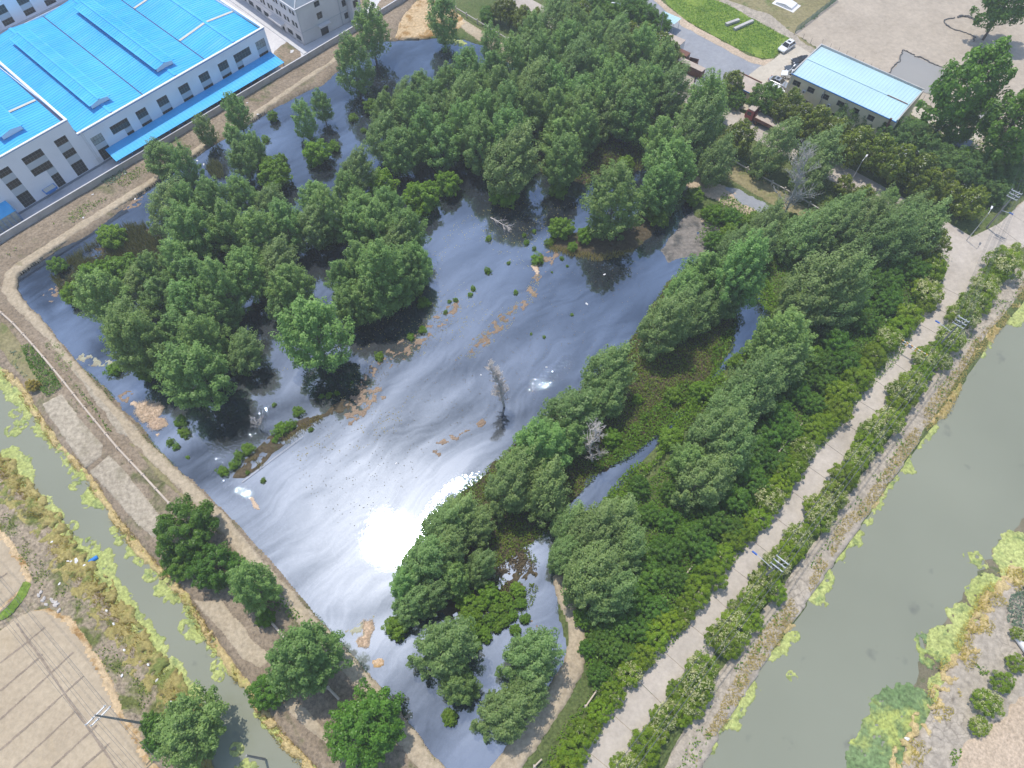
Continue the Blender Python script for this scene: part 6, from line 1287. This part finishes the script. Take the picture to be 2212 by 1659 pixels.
for i, (x, y) in enumerate([(250, 540), (285, 560), (335, 570), (345, 580), (360, 590), (370, 600), (355, 605), (265, 520), (275, 575), (300, 600), (380, 640)]):
    u, v = T(0, 2, [(x, y)])[0]; scrap(u, v, .26, 'pale rounded stone in the stone heap at the field corner', 'stone', .62, 'stones at the field corner', .6)
for i, (u, v) in enumerate([(100, 705 - 0 + 0), (250, 372), (262, 368), (270, 375), (275, 355), (200, 420), (180, 412), (172, 408), (292, 430), (180, 470), (318, 205), (534, 222), (557, 247), (426, 347), (440, 355)][1:]):
    scrap(u, v, .2, f'white scrap on the bank below the factory wall, {ORD[i]} of a scatter', 'tarp', .62, 'white scraps below the factory wall')
q = G(2205, 1393, .7); e = empty('wrapped_bundle', (q[0], q[1], .5), .4, label='white wrapped bundle at the right photo edge', cat='bundle'); m = MB(); m.tube((0, -.9, .45), (0, .9, .45), .45, .38, 12); m.build('wrap', M['tarp'], e); MB().box(-.6, .9, -1.9, -.95, .02, .25).build('dark_mat', M['liner'], e)
scrap(1960, 1601 - 5, .25, 'white bottle caught in the weeds of the far bank', 'tarp', .55)
for i, (x, y, s) in enumerate([(1590, 310, .22), (1705, 120, .2), (905, 770, .12), (1330, 720, .12), (355, 1345, .15)]):
    u, v = T(1, 1, [(x, y)])[0]; scrap(u, v, s, 'white speck of litter floating on the dark open water', 'tarp', .06, 'white litter floating on the pond')
# fallen pole and trunk on the dike
for (a, b, r, lab) in (((522, 1042), (655, 942), .035, 'long bleached pole lying along the narrow mud dike'), ((1015, 655 - 0), (1042, 618), .16, 'x')):
    if lab == 'x': continue
    p, q = Vector(G(*a, .2)), Vector(G(*b, .3)); MB().tube(p, q, r, r * .6, 6).build('fallen_pole', M['bark_dead'], None, label=lab, cat='pole')
q = G(1060, 470, .1); e = empty('fallen_branch', q, .9, label='fallen bare branch in dark water below the far grove', cat='branch'); o = link('branches', bare_mesh('branches', M['bark_dead'], 21, 1, .4, 3, .02, .4, (14, 5, 3)), e); o.rotation_euler = (R(80), 0, 0); o.scale = (5, 5, 5)

# ---------------------------------------------------------------- low plants
def in_poly(px, n, r, z=0): 
    P = np.array(W(px, z)); x0, y0 = P.min(0); x1, y1 = P.max(0); out = np.zeros((0, 2))
    A = 0.5 * abs(np.dot(P[:, 0], np.roll(P[:, 1], 1)) - np.dot(P[:, 1], np.roll(P[:, 0], 1)))
    n = int(n * A); tries = 0
    while len(out) < n and tries < 60:
        q = np.stack([r.uniform(x0, x1, n), r.uniform(y0, y1, n)], 1); out = np.concatenate([out, q[sdist(q[:, 0], q[:, 1], P) > 0]]); tries += 1
    return out[:n]
def cover(name, px, dens, size, h, mat, label, cat, z=.15, asp=.5, up=.8, patch=(.0, 1), pscale=.25, seed=0, blade=False):
    """low vegetation too dense to count: leaves or blades scattered over a patch"""
    r = np.random.default_rng(seed + 5); q = in_poly(px, dens, r, z)
    if patch[0] > 0: q = q[fbm(q[:, 0] * pscale, q[:, 1] * pscale, seed + 2) > patch[0]]
    n = len(q); hh = h * (.35 + .9 * fbm(q[:, 0] * .5, q[:, 1] * .5, seed + 4)) * r.uniform(.3, 1, n)
    if blade:
        a = r.uniform(0, 6.28, n); tl_ = r.uniform(.1, .55, n); hh = h * r.uniform(.5, 1.1, n)
        d = np.stack([np.cos(a) * tl_, np.sin(a) * tl_, np.ones(n)], 1) * hh[:, None]; sd = np.stack([-np.sin(a), np.cos(a), np.zeros(n)], 1) * size * .5
        b = np.stack([q[:, 0], q[:, 1], np.full(n, z)], 1)
        V = np.stack([b - sd, b + sd, b + d * .6 + sd * .7, b + d], 1).reshape(-1, 3); F = np.arange(4 * n).reshape(n, 4); t = np.repeat(r.uniform(0, 1, n), 4)
    else:
        C = np.stack([q[:, 0], q[:, 1], z + hh], 1); Nn = nrmz(np.stack([r.normal(size=n) * .6, r.normal(size=n) * .6, np.full(n, up)], 1))
        tint = np.clip(.6 * fbm(q[:, 0] * .35, q[:, 1] * .35, seed + 8) + r.uniform(-.1, .5, n), 0, 1)
        V, F, t = leaf_quads(C, Nn, size, tint, asp, r)
    return link(name, mesh_np(name, V, F, M[mat], {'tint': t}), None, label=label, kind='stuff')
cover('undergrowth', ISL, 26, .34, .8, 'undergrowth', 'green and brown ground cover on the strip between pond and channel', None, z=.12, seed=1)
cover('undergrowth', [(1640, 610), (1700, 690), (1670, 760), (1560, 850), (1450, 985), (1300, 1150), (1225, 1250), (1212, 1310), (1280, 1330), (1260, 1420), (1280, 1480), (1400, 1380), (1560, 1180), (1760, 940), (1900, 760), (1960, 600), (1800, 500), (1700, 500)], 20, .36, 1.0, 'herb', 'bright green undergrowth between the channel and road hedge', None, z=.35, seed=2)
cover('undergrowth', [(1500, 520), (1560, 420), (1640, 460), (1720, 520), (1640, 600), (1560, 560)], 12, .4, .9, 'herb', 'weeds behind the sand bar', None, z=.3, seed=3)
cover('undergrowth', [(1550, 250), (1700, 330), (1900, 450), (2060, 560), (2000, 620), (1850, 520), (1700, 440), (1540, 340)], 5, .4, .6, 'undergrowth', 'low weeds between street and pond trees', None, z=.36, seed=4, patch=(.45, 1))
cover('undergrowth', [(1620, 240), (1800, 330), (2000, 440), (2100, 480), (2212, 420), (2212, 300), (2060, 250), (1960, 280), (1800, 250), (1700, 215)], 7, .45, .9, 'herb', 'weeds under the feathery thicket', None, z=.36, seed=5, patch=(.42, 1))
cover('undergrowth', [(1120, 335), (1250, 300), (1420, 320), (1445, 350), (1400, 375), (1330, 365), (1270, 400), (1180, 385)], 16, .36, .8, 'undergrowth', 'brown green marsh growth at the front of the far grove', None, z=.1, seed=6)
cover('reeds', [(110, 590), (190, 535), (270, 490), (340, 485), (375, 520), (350, 585), (270, 635), (200, 680), (140, 650)], 40, .12, 1.6, 'reed', 'olive reed bed at the left corner of the pond', None, z=.03, seed=7, blade=True, patch=(.36, 1))
cover('reeds', [(455, 345), (480, 355), (485, 385), (460, 385), (445, 365)], 40, .1, 1.3, 'reed', 'grassy reed clump in the shallows below the factory', None, z=.03, seed=8, blade=True)
cover('reeds', [(1185, 530), (1290, 552), (1370, 540), (1365, 552), (1290, 566), (1190, 545)], 45, .08, .9, 'rust_reed', 'dry straw fringe along the bushy islet', None, z=.03, seed=9, blade=True)
cover('reeds', [(505, 1035), (530, 1000), (600, 950), (690, 895), (700, 905), (640, 945), (570, 1005), (530, 1040)], 40, .08, .8, 'rust_reed', 'dry orange stalks on the narrow mud dike', None, z=.03, seed=10, blade=True, patch=(.45, 1))
cover('undergrowth', [(1005, 1225), (1060, 1185), (1140, 1185), (1160, 1230), (1130, 1300), (1080, 1345), (1020, 1325)], 30, .3, .6, 'brown_leaf', 'dark brown dead stalks in the marsh clearing', None, z=.05, seed=11, patch=(.4, 1))
cover('undergrowth', [(985, 1240), (1050, 1190), (1150, 1190), (1175, 1240), (1150, 1310), (1090, 1350), (1020, 1340)], 22, .3, .8, 'undergrowth', 'green marsh scrub in the clearing of the lower inlet', None, z=.06, seed=81, patch=(.44, 1), pscale=.35)
cover('reeds', [(1280, 330), (1360, 325), (1430, 345), (1370, 375), (1290, 395)], 30, .1, 1.0, 'brown_leaf', 'brown dead stalks at the far grove front', None, z=.05, seed=12, blade=True)
RF = T(2, 1, [(2230, 150), (2060, 390), (1900, 570), (1800, 700), (1720, 840), (1650, 960), (1520, 1110), (1400, 1270), (1300, 1420), (1150, 1640)]) + T(2, 2, [(1050, 50), (940, 220), (850, 370), (750, 530), (630, 690), (530, 830), (430, 970), (300, 1190), (200, 1390), (60, 1600)])
fr = ribbon([(u + 7, v + 3) for u, v in RF], [1.6, 1.6, 2.2, 1.4, 2.6, 3.6, 1.6, 1.8, 1.6, 1.6, 1.6, 1.5, 1.5, 1.6, 2.0, 2.6, 1.8, 1.8, 1.6, 2.0], z=.2)
def cover_world(name, poly, dens, size, h, mat, label, **k):
    g = globals()['W']; globals()['W'] = lambda pts, z=0.0: poly
    try: return cover(name, [(0, 0)], dens, size, h, mat, label, None, **k)
    finally: globals()['W'] = g
M['reed_margin'] = soil('reed_margin', (.44, .335, .15), (.54, .43, .22), (.36, .36, .11), t3=(.55, .7), s3=.3, grain=3, dark=.65)
sheet('reed_margin', fr, M['reed_margin'], z=.06, cell=.25, amp=1.1, nsc=.7, holes=.25, h=.3, slope=.5, relief=.12, world=True, **ST)
sheet('reed_margin', ribbon([(u + 12, v + 5) for u, v in ESH], 2.8, z=.3), M['reed_margin'], z=.3, cell=.25, amp=1.3, nsc=.45, h=.3, slope=.6, relief=.12, world=True, holes=.43, **ST)
sheet('reed_margin', ribbon([(u + 3, v) for u, v in LSH], 1.3, z=.2), M['reed_margin'], z=.15, cell=.25, amp=.7, nsc=.8, h=.35, slope=.5, relief=.1, world=True, holes=.32, **ST)
M['ochre_weed'] = soil('ochre_weed', (.27, .225, .075), (.37, .31, .12), (.16, .19, .05), t3=(.5, .62), s3=.35, grain=2.6, dark=.6)
sheet('weed_margin', ribbon([(u - 14, v) for u, v in RSH], 4.6, z=.3), M['ochre_weed'], z=.3, cell=.25, amp=1.2, nsc=.5, h=.3, slope=.6, relief=.14, world=True, holes=.36, **ST)
cover_world('reeds', fr, 28, .5, .45, 'rust_reed', 'orange brown dry reeds fringing the road side of the broad canal', z=.3, seed=13, asp=.14, up=2.0, patch=(.36, 1))
cover_world('reeds', ribbon([(u, v) for u, v in LSH], 1.5, z=.2), 30, .10, .6, 'rust_reed', 'ochre dry grass fringing the garden side of the left canal', z=.25, seed=14, blade=True, patch=(.42, 1))
cover_world('reeds', ribbon([(u - 8, v) for u, v in RSH], 2.6, z=.3), 30, .10, .6, 'golden', 'yellow green weeds along the field side of the left canal', z=.35, seed=15, blade=True, patch=(.45, 1))
cover_world('reeds', ribbon([(u + 10, v + 4) for u, v in ESH], 3.4, z=.3), 26, .45, .45, 'golden', 'golden weeds along the edge of the far bank', z=.5, seed=16, asp=.16, up=1.5, patch=(.46, 1))
cover_world('grass_fringe', ribbon([(u - 6, v + 4) for u, v in POND_L[1:20]], 1.0, z=.4), 45, .08, .35, 'herb', 'short green grass along the left pond edge', z=.42, seed=17, blade=True, patch=(.5, 1), pscale=.12)
cover('vegetable_leaves', Zs([(230, 450), (330, 430), (470, 560), (560, 700), (690, 900), (640, 930), (560, 980), (510, 1000), (440, 920), (400, 800), (300, 640)]), 34, .34, .5, 'herb', 'dense green crop patch beside the pipe', None, z=.6, seed=18)
cover('vegetable_leaves', Zs([(100, 500), (160, 470), (230, 560), (220, 610), (160, 580)]), 20, .3, .3, 'cabbage', 'blue green vegetable rows on the upper garden', None, z=.6, seed=19, patch=(.45, 1), pscale=.6)
cover('vegetable_leaves', Zs([(60, 600), (110, 580), (220, 690), (300, 770), (280, 800), (180, 720)]), 14, .3, .3, 'cabbage', 'cabbages along the lower garden row', None, z=.6, seed=20, patch=(.5, 1), pscale=.7)
cover('seedling_rows', Zs([(490, 430), (560, 380), (640, 430), (800, 640), (780, 690), (700, 750), (650, 680), (520, 510)]), 26, .2, .2, 'herb', 'green seedling rows on the bank beside the path', None, z=.62, seed=21, patch=(.47, 1), pscale=1.1)
cover('weeds', Zs([(740, 760), (800, 830), (1000, 1060), (1150, 1290), (1220, 1380), (1180, 1390), (1080, 1230), (900, 1010), (760, 850)]), 18, .3, .35, 'herb', 'green weeds along the narrow ditch by the pipe', None, z=.55, seed=22, patch=(.38, 1))
cover('weeds', Zs([(700, 940), (800, 1010), (1000, 1250), (1180, 1460), (1130, 1450), (930, 1230), (760, 1040)]), 14, .3, .3, 'herb', 'green weeds between the pipe and tilled plot', None, z=.55, seed=23, patch=(.45, 1))
cover('weeds', [(0, 560), (60, 520), (180, 440), (300, 360), (420, 300), (430, 310), (300, 385), (180, 470), (60, 545)], 8, .35, .4, 'herb', 'patchy weeds on the slope below the factory wall', None, z=.5, seed=24, patch=(.52, 1), pscale=.2)
cover('weeds', [(215, 390), (262, 360), (275, 372), (235, 405)], 22, .4, .45, 'cabbage', 'broad leaved plants on the slope below the wall', None, z=.55, seed=25, patch=(.4, 1))
cover('weeds', T(0, 2, [(1730, 480), (1820, 470), (1850, 560), (1960, 680), (1900, 700), (1780, 640)]), 16, .35, .4, 'herb', 'weeds around the small dark tree by the path', None, z=.55, seed=26, patch=(.4, 1))
cover('weeds', T(0, 2, [(0, 30), (60, 0), (250, 300), (430, 460), (620, 700), (860, 1000), (1000, 1200), (920, 1290), (800, 1180), (600, 900), (420, 700), (240, 480), (80, 230)]), 9, .3, .35, 'undergrowth', 'olive weeds over the field side bank', None, z=.5, seed=27, patch=(.5, 1), pscale=.3)
cover('grass', [(1430, -20), (1520, -5), (1570, 8), (1640, 48), (1710, 84), (1700, 94), (1668, 126), (1640, 124), (1600, 108), (1540, 76), (1480, 44)], 10, .35, .25, 'herb', 'bright grass of the verge beside the asphalt road', None, z=ZL + .08, seed=28, patch=(.42, 1))
cover('weeds', T(2, 2, [(2110, 550), (2212, 480), (2300, 500), (2300, 760), (2170, 760), (2090, 700)]), 26, .35, .4, 'cabbage', 'blue green leafy crop on the far bank', None, z=.52, seed=29, patch=(.35, 1))
cover('weeds', T(2, 2, [(1870, 980), (1960, 1000), (2000, 1060), (1930, 1060)]), 20, .35, .4, 'herb', 'low green weeds above the flowered shrubs', None, z=.52, seed=30)
cover('weeds', T(2, 2, [(1720, 1560), (1790, 1520), (1810, 1560), (1740, 1659)]), 24, .35, .4, 'herb', 'green weeds at the bottom of the far bank', None, z=.52, seed=31)
cover('weeds', [(1170, 1655), (1220, 1560), (1290, 1480), (1330, 1420), (1380, 1400), (1350, 1480), (1280, 1590), (1230, 1659)], 16, .36, .5, 'herb', 'bright weeds between the curved bank and the hedge', None, z=.4, seed=32)
cover('weeds', [(1440, 160), (1480, 178), (1500, 195), (1490, 205), (1450, 190)], 20, .35, .5, 'undergrowth', 'weeds in front of the rusty container', None, z=ZL + .1, seed=33, patch=(.3, 1))
cover('scattered_leaves', [(600, 800), (760, 700), (900, 600), (980, 480), (1140, 400), (1260, 430), (1200, 520), (1100, 660), (960, 760), (820, 820), (740, 880)], 1.6, .22, .0, 'rust_reed', 'floating brown leaves scattered over the dark water', None, z=.045, up=6, seed=34, patch=(.45, 1), pscale=.12)
cover('scattered_leaves', [(620, 940), (800, 880), (1000, 760), (1150, 600), (1400, 560), (1360, 700), (1180, 850), (1000, 960), (760, 1150), (650, 1090)], .55, .22, .0, 'brown_leaf', 'tiny dark specks drifting on the oily water', None, z=.045, up=6, seed=35)
cover('scattered_leaves', [(620, 940), (760, 880), (900, 850), (860, 930), (760, 980), (640, 1000)], 2.0, .26, .0, 'rust_reed', 'tan litter flecks below the narrow mud dike', None, z=.045, up=6, seed=36, patch=(.5, 1), pscale=.3)
cover('undergrowth', [(1600, 620), (1650, 600), (1690, 680), (1640, 770), (1550, 850), (1490, 920), (1430, 990), (1330, 1100), (1275, 1170), (1240, 1240), (1212, 1240), (1250, 1150), (1305, 1075), (1410, 955), (1475, 880), (1530, 815), (1615, 745), (1655, 680)], 34, .42, 1.7, 'bush', 'tall leafy weeds along the road side of the inner channel', None, z=.3, seed=40, patch=(.4, 1), pscale=.3)
cover('undergrowth', [(1590, 700), (1560, 790), (1490, 870), (1440, 925), (1370, 985), (1300, 1018), (1270, 1000), (1350, 930), (1440, 860), (1520, 770)], 26, .40, 1.4, 'herb', 'bright leafy weeds on the strip beside the channel', None, z=.12, seed=41, patch=(.42, 1), pscale=.25)
cover('undergrowth', [(1260, 1330), (1300, 1290), (1380, 1200), (1560, 1010), (1700, 850), (1850, 700), (1960, 600), (2010, 640), (1900, 800), (1740, 1000), (1600, 1170), (1460, 1340), (1340, 1480), (1280, 1500), (1265, 1400)], 16, .42, 1.8, 'camphor', 'dark leafy scrub filling the thicket inside the road hedge', None, z=.36, seed=42, patch=(.36, 1), pscale=.2)
cover('undergrowth', [(LE[i][0] - 4, LE[i][1]) for i in range(len(LE))] + [(LE[i][0] - 44, LE[i][1] - 8) for i in range(len(LE) - 1, -1, -1)], 22, .3, .7, 'herb', 'bright weeds under the woodland side hedge', None, z=.4, seed=43)
cover('undergrowth', [(RE[i][0] + 5, RE[i][1]) for i in range(len(RE))] + [(RE[i][0] + 40, RE[i][1] + 10) for i in range(len(RE) - 1, -1, -1)], 14, .3, .6, 'herb', 'weeds under the canal side hedge', None, z=.4, seed=44, patch=(.4, 1))
M['straw_leaf'] = leafmat('straw_stalks', (.42, .31, .2), (.70, .56, .42), .3, .8, .05)
cover('scattered_leaves', [(985, 775), (1000, 755), (1060, 695), (1130, 640), (1150, 595), (1175, 590), (1150, 655), (1080, 728), (1020, 778)], 9, .2, .0, 'rust_reed', 'brown leaf flecks along the litter line in open water', None, z=.05, up=6, seed=51, patch=(.4, 1), pscale=.5)
cover('scattered_leaves', [(740, 850), (800, 785), (860, 735), (930, 685), (1000, 645), (1010, 675), (930, 740), (850, 800), (780, 870)], 6, .2, .0, 'brown_leaf', 'dark litter flecks beside the grove reflections', None, z=.05, up=6, seed=52, patch=(.42, 1), pscale=.5)
for i, (px, lab) in enumerate([(Zs([(1450, 1170), (1500, 1060), (1620, 1030), (1740, 1060), (1790, 1110), (1750, 1190), (1650, 1260), (1540, 1290), (1480, 1220)]), 'loose stalks over the largest straw raft'), (Zs([(1590, 1270), (1680, 1230), (1800, 1220), (1830, 1290), (1740, 1360), (1640, 1370), (1600, 1320)]), 'loose stalks over the orange straw raft'), (T(1, 2, [(130, 700), (200, 695), (215, 760), (180, 820), (170, 880), (110, 870), (95, 830), (140, 790)]), 'loose stalks over the lower straw raft'), (T(1, 0, [(280, 230), (380, 190), (530, 180), (545, 220), (450, 245), (330, 262)]), 'loose stalks on the straw heap at the far end')]):
    cover('straw_stalks', px, 30, .7, .12, 'straw_leaf', lab, None, z=.2, asp=.08, up=3, seed=60 + i)
cover('weeds', [(u - 34, v - 10) for u, v in MUD] + [(u + 2, v) for u, v in MUD[::-1]], 6, .34, .4, 'herb', 'green weed tufts on the cracked mud below the hedge', None, z=.42, seed=70, patch=(.52, 1), pscale=.4)
# green plants standing singly in the water
WP = T(1, 1, [(950, 100, 26), (1270, 25, 46), (1085, 50, 14), (855, 215, 20), (835, 255, 18), (740, 290, 18), (675, 370, 18), (530, 310, 44), (510, 240, 24), (460, 230, 16), (525, 485, 30), (450, 530, 28), (243, 655, 36), (1315, 530, 12), (1230, 510, 10), (1430, 20, 16), (1495, 385, 12), (1465, 70, 10), (1365, 110, 8), (700, 300, 14), (70, 825, 12), (-30, 895, 20), (-80, 910, 22), (1130, 240, 18)]) + \
     T(1, 0, [(955, 1550, 24), (1185, 1530, 16), (1250, 1505, 16), (1200, 1575, 22), (1250, 1615, 16), (1110, 1560, 0), (1350, 1575, 34), (290, 570, 16), (75, 770, 34), (145, 850, 22)]) + \
     T(0, 1, [(1820, 1130, 60), (1605, 1260, 45), (1545, 1300, 38), (1890, 1100, 36), (1780, 1200, 22), (1775, 970, 16), (2015, 1130, 18), (1930, 1015, 40), (1515, 1360, 40), (1440, 1400, 40), (1605, 1410, 16), (1705, 1460, 20), (1000, 850, 18), (2085, 915, 20), (2135, 900, 18), (740, 740, 60), (1170, 1080, 46), (1190, 1150, 40), (1100, 1210, 28), (1140, 1240, 26), (1215, 1310, 14)]) + T(0, 0, [(1720, 905, 30)]) + T(1, 2, [(870, 880, 40), (370, 780, 0)]) + T(1, 1, [(2040, 1000, 28), (1960, 1040, 30), (1800, 1260, 40), (1870, 1230, 30)])
wp = 0
for (u, v, s) in WP:
    if s < 8: continue
    rpx = s / 3. * .8; zone = 'by the mud dike' if u < 720 and v > 850 else 'off the left bank' if u < 460 else 'in the open water above the dead tree' if u < 1090 and v > 500 else 'around the islet tip' if v > 480 and u < 1300 else 'in the shallows of the far half' if v < 480 else 'beside the inner channel'
    size = 'tiny' if s < 17 else 'small' if s < 28 else 'leafy' if s < 42 else 'large bushy'
    wp += 1; sc = segn.setdefault(('w', zone, size), 0); segn[('w', zone, size)] += 1
    e = plant('tuft', u, v - 2, rpx * 1.1, f'{size} green plant {zone}, {ORD[min(sc, 19)]} from the top', 'green plants standing in the pond', ground=.02, hs=.8)
    e.name = 'water_plant'; e['category'] = 'plant'
e = plant('bush', 70, 832, 14, 'golden yellow bush at the canal end of the garden', None, ground=.55, hs=.9)
for c in e.children:
    if c.data.name.startswith('crown'):
        c.data = c.data.copy(); c.data.materials[0] = M['golden']

# ---------------------------------------------------------------- the hazy air
HZ = 0.0006
hm = bpy.data.materials.new('haze'); hm.use_nodes = True; ht = hm.node_tree; ht.nodes.remove(ht.nodes['Principled BSDF'])
pv = ht.nodes.new('ShaderNodeVolumePrincipled'); pv.inputs['Color'].default_value = (.93, .95, .98, 1); pv.inputs['Density'].default_value = HZ; pv.inputs['Anisotropy'].default_value = .2
ht.links.new(pv.outputs[0], ht.nodes['Material Output'].inputs['Volume'])
MB().box(-950, 950, -750, 1350, -1.0, 110).build('haze', hm, None, kind='stuff', label='thin pale haze in the air')
scn.cycles.volume_bounces = 0
